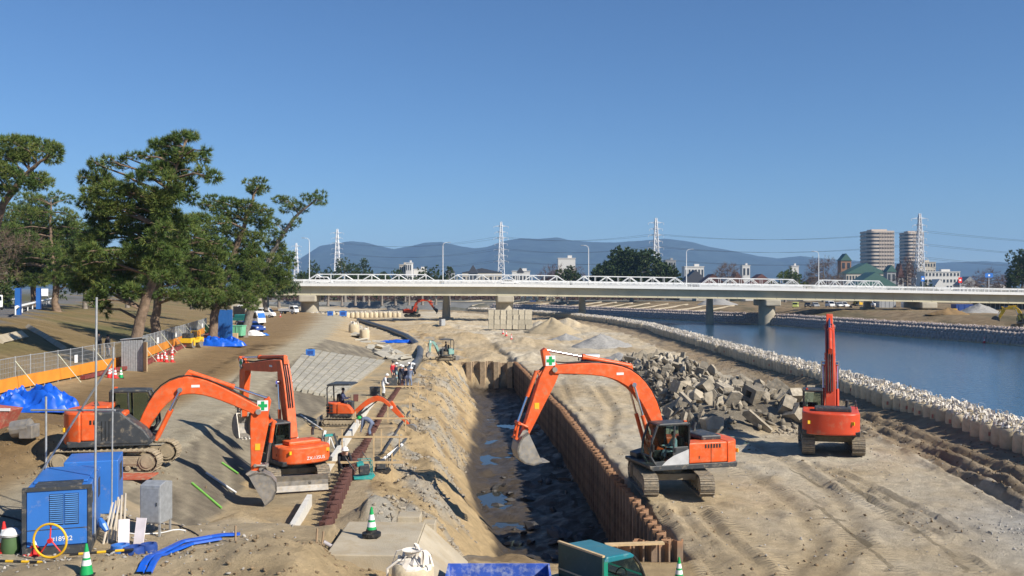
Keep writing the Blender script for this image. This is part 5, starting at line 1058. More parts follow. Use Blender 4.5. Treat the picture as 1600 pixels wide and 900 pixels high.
# ------------------------------------------------------------ vehicles
TYRE = mat('tyre', (.02, .02, .02), .85); RIM = mat('rim', (.45, .45, .45), .4, .6); LAMP = mat('lamp_lens', (.75, .75, .7), .15); TAIL = mat('tail_lens', (.5, .02, .02), .3)
def wheels(o, xs_, hw, r=.3, w_=.18):
    for x in xs_:
        for sg in (1, -1):
            t = MB().cyl((x, sg*(hw-w_), r), (x, sg*hw, r), r, 16).build('wheel', TYRE, o, smooth=40); MB().cyl((x, sg*(hw-.02), r), (x, sg*(hw+.012), r), r*.6, 12).build('rim', RIM, t, smooth=40)
def van(loc, rz, label, paint=WHITE, L_=4.4, W_=1.7, H_=1.95, kind='van', group=None, name='parked_van', cat='van'):
    o = thing(name, label, cat, loc, rz, group); a = L_/2; w_ = W_/2
    if kind == 'van': prof = [(-a, .35), (-a-.03, .9), (-a+.1, H_*.95), (-a+.3, H_), (a-1.45, H_), (a-1.1, H_*.97), (a-.42, 1.05), (a-.02, .9), (a, .35)]; win = [(-a+.15, H_*.58), (-a+.2, H_*.9), (a-1.3, H_*.9), (a-.72, H_*.58)]; ws = ((a-1.08, H_*.94), (a-.45, 1.1))
    else: prof = [(-a, .35), (-a, .85), (-a+.25, .98), (-a+.7, H_*.97), (-a+1.2, H_), (a-1.9, H_), (a-1.05, .98), (a-.15, .82), (a, .6), (a, .35)]; win = [(-a+.45, .95), (-a+.85, H_*.92), (a-1.95, H_*.92), (a-1.2, .95)]; ws = ((a-1.85, H_*.96), (a-1.07, 1.0))
    MB().prism(prof, -w_, w_).build('body', paint, o, bevel=.08, smooth=35)
    for sg in (1, -1):
        n = 3; x0, x1 = win[0][0], win[3][0]
        for k in range(n):
            t0, t1 = k/n+.02, (k+1)/n-.02; lo = lambda t: (win[0][0]*(1-t)+win[3][0]*t, win[0][1]); hi = lambda t: (win[1][0]*(1-t)+win[2][0]*t, win[1][1])
            MB().prism([lo(t0), lo(t1), hi(t1), hi(t0)], sg*(w_-.02), sg*(w_+.012)).build('window', GLASS_D, o)
    (x0, z0), (x1, z1) = ws; MB().add([(x0+.03, -w_+.14, z0), (x0+.03, w_-.14, z0), (x1+.03, w_-.1, z1), (x1+.03, -w_+.1, z1)], [(0, 3, 2, 1)]).build('windscreen', GLASS_D, o)
    MB().box((-a-.02 if kind == 'van' else -a+.35, 0, H_*.74), (.05, W_*.8, H_*.28)).build('rear_window', GLASS_D, o)
    wheels(o, (-a+.75, a-.75), w_+.01)
    for sg in (1, -1): MB().box((a-.02, sg*(w_-.25), .72), (.08, .3, .16)).build('headlight', LAMP, o); MB().box((-a-.02, sg*(w_-.12), .85), (.06, .14, .3)).build('tail_light', TAIL, o)
    MB().box((a, 0, .42), (.12, W_*.95, .2)).build('bumper', paint, o, bevel=.03)
    return o
def truck(loc, rz, label, paint=WHITE, bedp=WHITE, L_=4.7, W_=1.7, H_=1.95, group=None, cargo=None, visor=None):
    o = thing('truck', label, 'truck', loc, rz, group); a = L_/2; w_ = W_/2
    c = thing('cab', None, None); c.parent = o
    MB().prism([(a-1.6, .5), (a-1.6, H_), (a-.5, H_), (a-.28, H_*.9), (a-.03, 1.15), (a, .45)], -w_, w_).build('cab_shell', paint, c, bevel=.06, smooth=35)
    MB().add([(a-.27, -w_+.1, H_*.88), (a-.27, w_-.1, H_*.88), (a+.0, w_-.08, 1.2), (a+.0, -w_+.08, 1.2)], [(0, 3, 2, 1)]).build('windscreen', visor or GLASS_D, c)
    for sg in (1, -1): MB().prism([(a-1.3, 1.15), (a-.25, 1.15), (a-.5, H_*.9), (a-1.3, H_*.9)], sg*(w_-.02), sg*(w_+.012)).build('side_window', GLASS_D, c); MB().box((a, sg*(w_-.22), .75), (.06, .3, .18)).build('headlight', LAMP, c); MB().box((a-.05, sg*(w_+.15), 1.45), (.06, .14, .3)).build('mirror', BLACK, c)
    MB().box((a+.01, 0, .52), (.1, W_, .2)).build('bumper', BLACK if paint is not WHITE else paint, c, bevel=.03)
    MB().box((-.3, 0, .52), (L_-.8, .7, .16)).build('chassis', BLACK, o); bd = MB().box((-.85, 0, .78), (L_-1.75, W_, .12)).build('bed_floor', bedp, o)
    for sg in (1, -1): MB().box((-.85, sg*(w_-.03), 1.02), (L_-1.75, .05, .42)).build('bed_side', bedp, bd)
    MB().box((-a+.03, 0, 1.02), (.05, W_-.12, .42)).build('tailgate', bedp, bd); MB().box((a-1.7, 0, 1.35), (.06, W_-.1, 1.1)).build('headboard', bedp, bd)
    if cargo: MB().box((-.85, 0, 1.3), (L_-2.1, W_*.8, .8)).build('load', cargo, o, bevel=.05)
    wheels(o, (-a+.9, a-.75), w_+.0, .36, .2); return o
gp = lambda px, py, z: (lambda p: Vector((p.x, p.y, p.z)))(put(px, py, z))
p = at(926, 584, 1.42); truck(Vector((p.x, p.y+2.4, 1.42)), R(-97), 'white flatbed truck facing us behind the long orange boom', WHITE, GALV, 4.9, 1.9, 1.85)
p = gp(412, 496, 3.8); van(p, R(-8), 'white van parked under the pines with its side to us', L_=4.6)
p = gp(446, 491, 3.8)+Vector((0, 3, 0)); truck(p, R(-20), 'white light truck parked right behind the white van', L_=4.6)
p = gp(401, 508, 4.0); truck(p+Vector((-1.2, 0, 0)), R(-25), 'white truck with blue windscreen cover and teal load', WHITE, TEAL, 5.2, 1.9, 2.3, cargo=TEAL, visor=BLUE)
p = gp(391, 519, 4.0); van(p, R(-35), 'dark blue estate car parked against the leaning pine', BLUE_D, 4.4, 1.7, 1.5, 'car', name='parked_car', cat='car')
for k, (px, py) in enumerate(((385, 484), (372, 488))): van(gp(px, py, 4.2)+Vector((0, 5, 0)), R(-10+k*20), ('white car half hidden behind the pine trunks', 'white hatchback parked deep under the pines')[k], L_=4, H_=1.6, kind='car', name='parked_car', cat='car')
p = at(12, 484, 7.4); van(Vector((p.x-1.5, p.y, 7.42)), R(-62), 'white minivan on the dike road beside the guard rail', L_=4.2, W_=1.6, H_=1.75, name='car', cat='car')
p = at(82, 468, 7.4); truck(Vector((p.x-5, p.y+6, 7.42)), R(115), 'white box truck on the dike road beyond the blue banners', WHITE, WHITE, 6, 2, 2.4, cargo=WHITE)
# green kei dump truck in the foreground
q = Vector((1.95, 25.5, .95)); hT = R(36); o = thing('dump_truck', 'dark green small dump truck with teal roof seen from above', 'truck', q, hT); o.scale = (1.2,)*3
cb = thing('cab', None, None); cb.parent = o
MB().prism([(-.05, .45), (1.15, .45), (1.28, .95), (.98, 1.1), (.02, 1.1)], -.7, .7).build('lower_cab', GREEN_P, cb, bevel=.04)
MB().prism([(-.06, 1.66), (.02, 1.74), (.72, 1.72), (.84, 1.64), (.8, 1.6), (-.06, 1.6)], -.7, .7).build('roof', mat('teal_roof', (.012, .16, .2), .3, var=.12, dust=.2, dcol=(.16, .25, .27)), cb, bevel=.04)
for y in (-.67, .67):
    MB().tube([(1.18, y, 1.05), (1.02, y, 1.4), (.8, y, 1.64)], .035, 7).build('pillar', BLACK, cb); MB().box((-.02, y, 1.36), (.12, .06, .56)).build('pillar', GREEN_P, cb)
    MB().prism([(.06, 1.12), (1.1, 1.12), (.98, 1.38), (.78, 1.6), (.06, 1.6)], y-.004, y+.004).build('side_window', GLASS, cb)
MB().add([(1.2, -.64, 1.06), (1.2, .64, 1.06), (.82, .6, 1.62), (.82, -.6, 1.62)], [(0, 1, 2, 3)]).build('windscreen', GLASS, cb)
MB().tube([(.78+.16*math.sin(a)*.4, -.3+.17*math.cos(a), 1.12+.16*math.sin(a)) for a in [2*math.pi*k/16 for k in range(17)]], .016, 6, False).build('steering_wheel', BLACK, cb)
MB().box((.25, -.32, .95), (.45, .45, .14)).build('seat', BLACK, cb); MB().box((.06, -.32, 1.2), (.1, .42, .5)).build('seat', BLACK, cb); MB().box((.95, 0, 1.06), (.35, 1.3, .14)).build('dashboard', DARK, cb)
MB().box((-.14, 0, 1.15), (.05, 1.5, 1.24)).build('guard_panel', GREEN_D, o); MB().box((-.14, 0, 1.79), (.07, 1.54, .04)).build('guard_edge', WOOD, o); MB().box((-.175, 0, 1.2), (.02, 1.5, .03)).build('guard_rib', WOOD, o)
MB().box((-1.15, 0, .6), (1.95, 1.46, .08)).build('bed_floor', GREEN_D, o)
for sg in (1, -1): MB().box((-1.15, sg*.74, .82), (1.95, .04, .5)).build('bed_side', mat('peeling_green', (.3, .4, .33), .7, var=.3, scale=8), o)
wheels(o, (-1.5, .55), .7, .27, .15)
person(q+Matrix.Rotation(hT, 3, 'Z') @ Vector((.2, -.32, 1.0)), hT, 'driver in blue and red clothing inside the green dump truck', 'sit', (.09, .1, .5), (.1, .1, .2), None, .78)
o = thing('water_tank', 'long blue painted steel tank with worn white paint on its rim', 'tank', (-.35, 25.0, 1.25)); 
for k, (c, sz) in enumerate((((0, -.6, .7), (2.7, .05, 1.4)), ((0, .6, .7), (2.7, .05, 1.4)), ((-1.33, 0, .7), (.05, 1.16, 1.4)), ((1.33, 0, .7), (.05, 1.16, 1.4)))): MB().box(c, sz).build('wall', mat('worn_blue', (.05, .12, .5), .5, var=.2, scale=2, dust=.4, dcol=(.55, .58, .62)), o)
MB().box((0, 0, .06), (2.7, 1.2, .08)).build('floor', DARK, o); MB().box((0, -.64, 1.38), (2.74, .06, .06)).build('rim', BLUE, o)
# road roller
p = gp(300, 543, 4.2); o = thing('road_roller', 'yellow twin drum road roller parked beside the fence', 'roller', p, R(-100))
for x in (-.75, .75): MB().cyl((x, -.6, .38), (x, .6, .38), .38, 24).build('drum', STEEL, o, smooth=40)
MB().prism([(-1.3, .5), (1.3, .5), (1.2, .95), (.5, 1.0), (.4, .75), (-.4, .75), (-.5, 1.05), (-1.25, 1.0)], -.6, .6).build('body', YELLOW, o, bevel=.04)
MB().box((.8, 0, 1.2), (.7, .9, .5)).build('hood', DARK, o, bevel=.05); MB().box((-.3, 0, 1.1), (.4, .5, .2)).build('seat', BLACK, o); MB().tube([(-.7, -.5, 1.0), (-.75, -.5, 1.6), (-.75, .5, 1.6), (-.7, .5, 1.0)], .03, 6).build('roll_bar', YELLOW, o); MB().cyl((.2, 0, 1.0), (0, 0, 1.35), .025, 6).build('steering_column', BLACK, o)
for y in (-.66, .66): MB().box((.75, y, .55), (.25, .06, .6)).build('drum_fork', YELLOW, o)
# shed, blue panel, bins
p = gp(214, 579, 4.2); o = thing('site_shed', 'grey corrugated shed with its wooden door standing open', 'shed', p, R(8))
for k in range(9): MB().box((-.85+k*.16, -.55, 1.1), (.13, .05, 2.2)).build('sheet', GALV, o)
MB().box((-.2, -.52, 1.1), (1.45, .03, 2.2)).build('wall', GALV, o); MB().box((-.9, .15, 1.1), (.05, 1.4, 2.2)).build('wall', GALV, o); MB().box((-.2, .85, 1.1), (1.45, .05, 2.2)).build('wall', GALV, o)
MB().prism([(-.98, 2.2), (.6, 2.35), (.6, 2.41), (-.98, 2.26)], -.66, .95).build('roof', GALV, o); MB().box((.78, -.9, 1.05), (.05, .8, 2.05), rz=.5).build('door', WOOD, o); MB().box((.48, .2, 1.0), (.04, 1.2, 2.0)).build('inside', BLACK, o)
p = gp(348, 531, 4.3); o = thing('sheet_screen', 'tall bright blue panel standing among the trees', 'panel', p+Vector((0, .5, 0)), R(-6)); 
for k in range(6): MB().box((-.85+k*.34, 0, 1.75), (.32, .05, 3.4)).build('sheet', BLUE, o)
for x in (-.9, .9): MB().box((x, .06, 1.75), (.06, .06, 3.5)).build('post', GALV, o)
def bin_(px, py, m, label, sz=(1.6, 1.0, 1.1)):
    p = gp(px, py, 4.2); o = thing('bin', label, 'bin', p, R(-10)); w_, d_, h_ = sz
    MB().prism([(-w_/2*.9, .2), (w_/2*.9, .2), (w_/2, h_), (-w_/2, h_)], -d_/2, d_/2).build('body', m, o, bevel=.03); MB().box((0, 0, h_+.03), (w_*1.05, d_*1.05, .08)).build('rim', m, o)
    for k in range(4): MB().box((-w_*.36+k*w_*.24, -d_/2-.02, h_*.6), (.06, .05, h_*.7)).build('rib', m, o)
    for x in (-.5, .5): MB().cyl((x*w_*.7, -d_/2, .12), (x*w_*.7, -d_/2+.08, .12), .12, 10).build('caster', BLACK, o)
MINT = mat('mint_plastic', (.18, .5, .3), .5); bin_(370, 527, MINT, 'mint green waste bin with ribs beside the blue panel', (1.9, 1.2, 1.4)); bin_(328, 522, mat('dark_green_plastic', (.01, .07, .04), .5), 'dark green bin behind the blue tarpaulin')
p = gp(369, 531, 4.2); tag(MB().box(p+Vector((0, -.4, .4)), (.6, .5, .8)).build('cardboard_box', WOOD, bevel=.02), 'brown cardboard box in front of the mint bin', 'box')
p = gp(383, 500, 4.2); tag(MB().prism([(-1, 0), (1, 0), (1, 2.3), (-1, 2.5)], -.4, .4).build('dark_board', BLACK, None, loc=p+Vector((-1.3, .8, 0))), 'black shed wall right of the blue panel', 'board')
def crumpled(px, py, rx, ry, h, m, label, z, nm='tarpaulin', cat='tarpaulin', seed=3):
    p = gp(px, py, z); n = 44; v = []; f = []
    for j in range(n+1):
        for i in range(n+1):
            a, b_ = i/n*2-1, j/n*2-1; x_, y_ = a*rx, b_*ry; q = max(0, 1-(abs(a)**2.4+abs(b_)**2.4)); e = 1+.2*float(fbm(np.array(a*2+seed), np.array(b_*2), 4, 2))
            f1 = float(fbm(np.array(x_*1.1+seed+1.5*y_), np.array(y_*1.6), 7, 3)); f2 = abs(float(fbm(np.array(x_*2.2+seed-y_), np.array(y_*2.6), 5, 3))); zz = h*(q**.42*(.75+.45*f1)-.55*f2*q**.3)*1.1; v.append((x_*e, y_*e, zz))
    for j in range(n):
        for i in range(n): k = j*(n+1)+i; f.append((k, k+1, k+n+2, k+n+1))
    me = bpy.data.meshes.new(nm); me.from_pydata(v, [], f); me.materials.append(m); [setattr(t, 'use_smooth', True) for t in me.polygons]; me.set_sharp_from_angle(angle=R(40)); me.update()
    return tag(link(nm, me, None, p), label, cat)
crumpled(52, 640, 2.1, 1.1, 1.25, TARP, 'crumpled blue tarpaulin heap beside the orange fence', 4.0); crumpled(335, 540, 3.2, 1.2, 1.0, TARP, 'crumpled blue tarpaulin heap beside the yellow roller', 4.2, seed=8); crumpled(402, 524, 1.4, .8, .5, BLUE, 'small blue sheet on the earth road', 4.0, seed=5)
crumpled(390, 524, 1.8, .8, .8, WHITE, 'pile of white plastic sacks by the dark blue car', 4.1, nm='sack_pile', cat='sacks', seed=12); crumpled(622, 535, 2.6, 1.0, .5, TARP, 'blue sheet lying next to the black pipe', 2.2, seed=15)
p = gp(2, 672, 3.6); o = thing('skip_bucket', 'worn red steel bucket at the edge of the earth heap', 'bucket', p+Vector((-.3, 0, 0))); MB().prism([(-.9, .1), (.5, .0), (.95, .9), (-.9, 1.1)], -.6, .6).build('body', mat('worn_red', (.4, .09, .06), .7, dust=.4), o, bevel=.03); MB().box((.1, -.62, .95), (1.8, .04, .12)).build('rim', WHITE, o)
p = gp(195, 742, 3.4); tag(MB().box((-14.3, 33.4, 3.45), (3.6, 1.1, .05), rz=.03).build('steel_plate', mat('red_plate', (.45, .1, .05), .7, dust=.4)), 'red steel plate under the near track of the bench excavator', 'plate')
o = thing('breaker_tool', 'rusty steel breaker lying behind the bench excavator track', 'tool', (-18.2, 35.6, gz(-18.2, 35.6))); MB().cyl((-.3, 0, .5), (.35, 0, .6), .32, 14).build('body', STEEL, o); MB().box((.3, 0, .45), (.5, .6, .5)).build('bracket', STEEL, o, bevel=.03)
# ------------------------------------------------------------ fence along the dike foot
def fence_pts(a, b_, st):
    out = []; y = a
    while y < b_: out.append(Vector((float(XF(y))+.5, y, gz(float(XF(y))+.5, y)))); y += st
    return out
OR = mat('orange_sheet', (.72, .27, .03), .6, var=.15, scale=1.2); NET = mat('grey_net_wire', (.3, .31, .32), .6)
fc = thing('site_fence', 'grey mesh site fence with orange sheeting along its foot', 'fence', (0, 0, 0)); FP = fence_pts(46, 124, 1.8)
for i in range(len(FP)-1):
    a, b_ = FP[i], FP[i+1]; MB().cyl(a-Vector((0, 0, .2)), a+Vector((0, 0, 1.95)), .03, 7).build('post', GALV, fc)
    n = Vector((1, 0, 0)); u = b_-a
    MB().add([a+Vector((.03, 0, .12)), b_+Vector((.03, 0, .12)), b_+Vector((.03, 0, .82)), a+Vector((.03, 0, .82)), a+Vector((.0, 0, .12)), b_+Vector((.0, 0, .12)), b_+Vector((.0, 0, .82)), a+Vector((.0, 0, .82))], [(0, 1, 2, 3), (7, 6, 5, 4), (3, 2, 6, 7)]).build('orange_sheet', OR, fc)
    m_ = MB()
    for k in range(1, 10): q = a+u*k/10; m_.box(q+Vector((0, 0, 1.38)), (.012, .012, 1.1))
    for k in range(5): z_ = .85+k*.26; m_.cyl(a+Vector((0, 0, z_)), b_+Vector((0, 0, z_)), .008 if k < 4 else .022, 5)
    tag(m_.build('mesh_panel', NET, fc), kind='stuff')
    if i % 3 == 1: MB().cyl(a+Vector((0, 0, 1.7)), a+Vector((1.5, -.2, .0)), .025, 6).build('brace', mat('pale_brace', (.55, .55, .4), .6), fc)
    if i % 6 == 2: MB().box(a+Vector((.08, .6, 1.25)), (.03, .42, .5)).build('notice_board', WHITE, fc)
b = MB()
for i in range(8, len(FP)-1): b.box(FP[i]+Vector((.75, .9, .12)), (.3, 1.75, .22), rz=math.atan2(FP[i+1].x-FP[i].x, -(FP[i+1].y-FP[i].y))*0)
tag(b.build('red_edge_boards', mat('dark_red_board', (.2, .035, .03), .7, dust=.3)), 'line of dark red boards along the foot of the fence', 'boards', kind='stuff')
# guard rails on the dike road
GR = 'white guard rail'
def guard(pts, label):
    o = thing('guard_rail', label, 'guard rail', pts[0])
    for i, p in enumerate(pts):
        MB().cyl(p-pts[0], p-pts[0]+Vector((0, 0, .85)), .07, 8).build('post', WHITE, o)
        if i: MB().tube([pts[i-1]-pts[0]+Vector((.09, 0, .72)), p-pts[0]+Vector((.09, 0, .72))], .17, 4).build('beam', WHITE, o)
P0, P1, P2 = at(24, 492, 7.45), at(80, 473, 7.45), at(5, 496, 7.45)
guard([P0*(1-k/9)+P1*k/9 for k in range(12)], 'white guard rail along the slope side of the dike road'); guard([Vector((P0.x-6.5, P0.y+2, 7.4))*(1-k/9)+Vector((P1.x-7, P1.y+2, 7.4))*k/9 for k in range(11)], 'white guard rail along the far side of the dike road')
guard([Vector((P0.x-1.2-k*2.2, P0.y-4.5-k*3.4, 7.4)) for k in range(4)], 'short white guard rail near the white minivan')
for k, (px, py) in enumerate(((28, 474), (60, 462))):
    p = atd(px, py, (93, 118)[k]); o = tag(MB().box((0, 0, 1.3), (.55, .12, 2.6)).build('banner_post', BLUE, None, loc=(p.x, p.y, 7.4)), ('blue banner post nearer to the white minivan', 'blue banner post next to the white box truck')[k], 'banner'); MB().box((.3, 0, 1.3), (.05, .14, 2.64)).build('edge', BLUE_D, o)
# concrete drain strip on the dike slope
a0, a1 = put(44, 512, 6), put(103, 548, 5); tag(MB().tube([a0+Vector((0, 0, .05)), a0*.5+a1*.5+Vector((0, 0, .12)), a1+Vector((0, 0, .05))], .28, 4).build('drain_strip', CONC_L), 'pale concrete drain strip running down the grass slope', 'drain')
a0, a1 = put(-5, 535, 5), put(34, 526, 5); tag(MB().tube([a0, a1], .5, 4).build('drain_strip', CONC_L), 'wide pale concrete strip at the shady slope foot', 'drain')
# overhead cable crossing at the left
# ------------------------------------------------------------ trees
NEEDLE = leafmat('pine_needles', (.03, .07, .016), (.1, .15, .032), (.23, .22, .055)); NEEDLE2 = leafmat('dark_pine_needles', (.022, .048, .016), (.06, .095, .026), (.16, .145, .045))
LEAF = leafmat('evergreen_leaves', (.02, .04, .014), (.045, .075, .022), (.1, .12, .035)); TWIG = leafmat('bare_twigs', (.12, .085, .06), (.16, .11, .08), (.2, .15, .11)); REDT = leafmat('red_brown_twigs', (.09, .05, .04), (.13, .075, .055), (.16, .1, .08))
def tufts(cs, rad, n_per, blades, ln, wd, rg, up=.6, flat=.55):
    """blade triangles gathered in tufts on squashed clumps; cs (k,3), rad (k,2)"""
    V_ = []
    for c, r in zip(cs, rad):
        n = max(6, int(n_per*r[0]*r[1]))
        d = rg.normal(size=(n, 3)); d /= np.linalg.norm(d, axis=1)[:, None]; rr = rg.uniform(.35, 1, n)**.5
        p = c+d*rr[:, None]*np.array([r[0], r[0], r[1]]); td = d+np.array([0, 0, up]); td /= np.linalg.norm(td, axis=1)[:, None]
        q = rg.normal(size=(n, blades, 3))*.55+td[:, None]; q /= np.linalg.norm(q, axis=2)[..., None]; L_ = ln*rg.uniform(.6, 1.2, (n, blades, 1))
        s_ = np.cross(q, rg.normal(size=(n, blades, 3))); s_ /= np.linalg.norm(s_, axis=2)[..., None]+1e-9
        b_ = p[:, None]+q*ln*.05; V_.append(np.stack([b_-s_*wd, b_+s_*wd, b_+q*L_], 2).reshape(-1, 3))
    V_ = np.concatenate(V_); return V_, np.arange(len(V_)).reshape(-1, 3)
def tree(label, trunk, pads, r0, m=NEEDLE, bark=BARK, n_per=95, blades=16, ln=.4, wd=.026, name='pine_tree', group=None, seed=0, flat=1, cat='tree'):
    rg = np.random.default_rng(seed); base = Vector(trunk[0]); root = thing(name, label, cat, base, 0, group); tk = [Vector(p)-base for p in trunk]
    fine = [tk[i]*(1-k/4)+tk[i+1]*k/4+Vector((rg.normal()*.06, rg.normal()*.06, 0)) for i in range(len(tk)-1) for k in range(4)]+[tk[-1]]; n = len(fine)
    b = MB(); b.tube(fine, [r0*(1-.82*i/(n-1)) if i else r0*1.25 for i in range(n)], 10); tr_ = b.build('trunk', bark, root, smooth=60)
    cs = [Vector(p[:3])-base for p in pads]; lb = MB()
    for c in cs:
        lo = [q for q in fine[2:] if q.z < c.z+.3] or fine[2:4]; s_ = min(lo, key=lambda q: (q-c).length); L_ = (c-s_).length; i = fine.index(s_); r1 = max(.03, min(.16, .022*L_+.02, r0*(1-.82*i/(n-1))*.7))
        mid_ = s_*.5+c*.5+Vector((rg.normal()*.12*L_**.5, rg.normal()*.12*L_**.5, .08*L_)); lb.tube([s_, mid_, c], [r1, r1*.7, r1*.35], 6)
        for k in range(3): e = c+Vector((rg.normal()*.5, rg.normal()*.5, rg.normal()*.3)); lb.tube([mid_*.4+c*.6, e], [r1*.35, .012], 4)
    tag(lb.build('limbs', bark, tr_, smooth=60), kind='stuff')
    v, f = tufts(np.array([c[:] for c in cs]), np.array([(p[3], p[4]) for p in pads]), n_per, blades, ln, wd, rg); tag(link('crown', np_mesh('crown', v, f, m), root), kind='stuff'); return root
def pads_px(lst, d, k=1.0, dj=1.2, seed=0, zk=1.0):
    rg = np.random.default_rng(seed); out = []
    for (px, py, rx, ry) in lst:
        q = atd(px, py, d+rg.normal()*dj); s_ = d/F; out.append((q.x, q.y, q.z, rx*s_*k, ry*s_*k*zk))
        if rx > 13: 
            q2 = atd(px+rg.normal()*rx*.5, py+rg.normal()*ry*.3, d+abs(rg.normal())*rx*s_*1.3+.5); out.append((q2.x, q2.y, q2.z, rx*s_*k*.8, ry*s_*k*.8))
    return out
def trunk_px(lst, d, z0=None):
    out = [atd(px, py, d) for px, py in lst]
    out[0].z = gz(out[0].x, out[0].y)-.2; return out
T1 = [(285, 214, 18, 8), (300, 212, 10, 6), (268, 222, 14, 8), (247, 226, 14, 7), (230, 243, 13, 7), (214, 243, 8, 4), (262, 243, 16, 9), (287, 243, 20, 12), (314, 250, 12, 10), (322, 236, 7, 6), (333, 277, 13, 9), (315, 270, 13, 8), (250, 262, 16, 9), (230, 268, 17, 9), (273, 267, 22, 12), (293, 290, 13, 14), (210, 281, 13, 8), (300, 308, 9, 12),
      (150, 257, 12, 10), (168, 252, 8, 9), (190, 256, 6, 10), (196, 246, 5, 7), (132, 278, 9, 11), (158, 280, 18, 13), (177, 297, 22, 13), (140, 303, 16, 11), (205, 303, 22, 12), (250, 313, 24, 13), (273, 303, 16, 9), (132, 320, 10, 9),
      (160, 323, 22, 13), (187, 326, 24, 14), (226, 330, 26, 14), (262, 340, 22, 13), (150, 342, 20, 10), (200, 352, 22, 12), (287, 350, 13, 10), (175, 360, 22, 11), (238, 360, 22, 11),
      (150, 375, 22, 11), (210, 380, 18, 9), (250, 380, 24, 12), (276, 384, 18, 11), (140, 392, 16, 11), (173, 403, 24, 12), (213, 396, 26, 12), (237, 412, 22, 11), (265, 403, 22, 11), (193, 423, 26, 12), (150, 424, 26, 13), (128, 408, 13, 10), (132, 446, 22, 13), (172, 446, 26, 13), (207, 455, 17, 11), (150, 466, 15, 12), (165, 482, 8, 14), (122, 430, 12, 9), (270, 425, 16, 10)]
tree('tall leaning pine with a broad trunk beside the grey shed', trunk_px([(203, 580), (212, 530), (228, 470), (240, 430), (240, 380), (250, 320), (272, 268), (287, 230)], 68.5), pads_px(T1, 68.5, .93, 1.3, 1)+pads_px([(244+random.uniform(-14, 14), 300+k*11, 12, 6) for k in range(13)]+[(266+random.uniform(-12, 12), 275+k*9, 10, 6) for k in range(5)], 66.6, 1.1, .5, 12), .45, seed=1, n_per=210)
T4 = [(px+random.uniform(-6, 6), py+random.uniform(-5, 5), random.uniform(13, 20), random.uniform(8, 11)) for px in range(240, 345, 19) for py in range(345, 475, 19) if not (px > 320 and py < 365)]
tree('darker pine standing right behind the tall leaning pine', trunk_px([(247, 560), (243, 500), (248, 450), (265, 400), (285, 350)], 88), pads_px(T4, 88, .95, 1.6, 4), .5, NEEDLE, seed=4, n_per=130)
T3 = [(387, 286, 10, 6), (407, 285, 12, 7), (400, 298, 14, 8), (413, 296, 9, 6), (333, 313, 18, 8), (360, 318, 20, 9), (385, 322, 20, 10), (413, 330, 14, 9), (345, 330, 18, 9), (318, 320, 9, 6), (375, 340, 24, 10), (405, 350, 18, 9), (340, 350, 22, 11), (322, 364, 18, 10), (365, 362, 24, 11), (395, 372, 20, 10)]+[(px+random.uniform(-5, 5), py+random.uniform(-5, 5), random.uniform(14, 21), random.uniform(9, 12)) for px in range(312, 410, 21) for py in range(385, 480, 17)]
tree('dense pine with a rounded crown behind the blue panel', trunk_px([(331, 520), (338, 480), (352, 430), (375, 370), (392, 320), (404, 290)], 104), pads_px(T3, 104, .95, 1.8, 3), .5, seed=3, n_per=120)
T2 = [(500, 304, 11, 6), (491, 312, 12, 7), (478, 308, 8, 6), (504, 315, 6, 5), (450, 313, 13, 6), (436, 312, 12, 6), (462, 322, 11, 7), (474, 327, 8, 6), (446, 327, 9, 6), (463, 347, 8, 6), (450, 356, 10, 6), (438, 368, 9, 6), (425, 347, 13, 7), (420, 362, 13, 8), (430, 384, 17, 9), (447, 398, 14, 9), (440, 412, 17, 9), (455, 412, 8, 7), (420, 405, 17, 9), (428, 428, 18, 9), (445, 432, 12, 8), (412, 440, 18, 10), (432, 446, 14, 7), (405, 420, 18, 10), (402, 458, 16, 8)]
tree('pine leaning far to the right over the parked cars', trunk_px([(379, 514), (393, 480), (412, 425), (427, 393), (443, 363), (466, 334), (494, 312)], 118), pads_px(T2, 118, 1.0, 1.6, 2), .55, NEEDLE, BARK_G, seed=2, n_per=120)
T5 = [(20, 222, 22, 9), (43, 224, 20, 10), (67, 228, 16, 9), (86, 234, 10, 8), (84, 250, 12, 7), (60, 245, 18, 9), (13, 246, 18, 9), (33, 243, 18, 9), (5, 265, 16, 9), (20, 275, 18, 10), (62, 280, 14, 9), (74, 287, 10, 8), (45, 290, 14, 8), (-15, 235, 20, 10), (-20, 260, 20, 12), (5, 300, 18, 9), (90, 240, 8, 5)]
tree('pine with a flat crown and bare slanting limb beside the dike road', trunk_px([(-40, 500), (-20, 400), (5, 320), (30, 285), (55, 260), (75, 245)], 80), pads_px(T5, 80, 1.05, 1.5, 5), .45, seed=5, n_per=160)
T6 = [(90, 307, 13, 8), (77, 313, 14, 9), (60, 320, 16, 9), (107, 312, 10, 7), (67, 337, 18, 10), (98, 334, 16, 9), (40, 310, 16, 9), (45, 335, 18, 9), (117, 345, 10, 8)]+[(px+random.uniform(-6, 6), py+random.uniform(-5, 5), random.uniform(14, 20), random.uniform(8, 11)) for px in range(18, 135, 22) for py in range(355, 440, 16)]
tree('broad bushy pine growing beside the dike road guard rail', trunk_px([(88, 470), (85, 420), (78, 370), (80, 320)], 122), pads_px(T6, 122, 1.05, 2, 6), .45, NEEDLE, seed=6, n_per=85)
T8 = [(px+random.uniform(-7, 7), py+random.uniform(-5, 5), random.uniform(15, 23), random.uniform(9, 13)) for px in range(-12, 150, 22) for py in range(330, 445, 17) if py > 350 or px < 60]
tree('dense green pine filling the gap behind the roadside pines', trunk_px([(55, 468), (52, 420), (48, 370), (50, 335)], 138), pads_px(T8, 138, 1.05, 2, 8), .45, NEEDLE, seed=8, n_per=70)
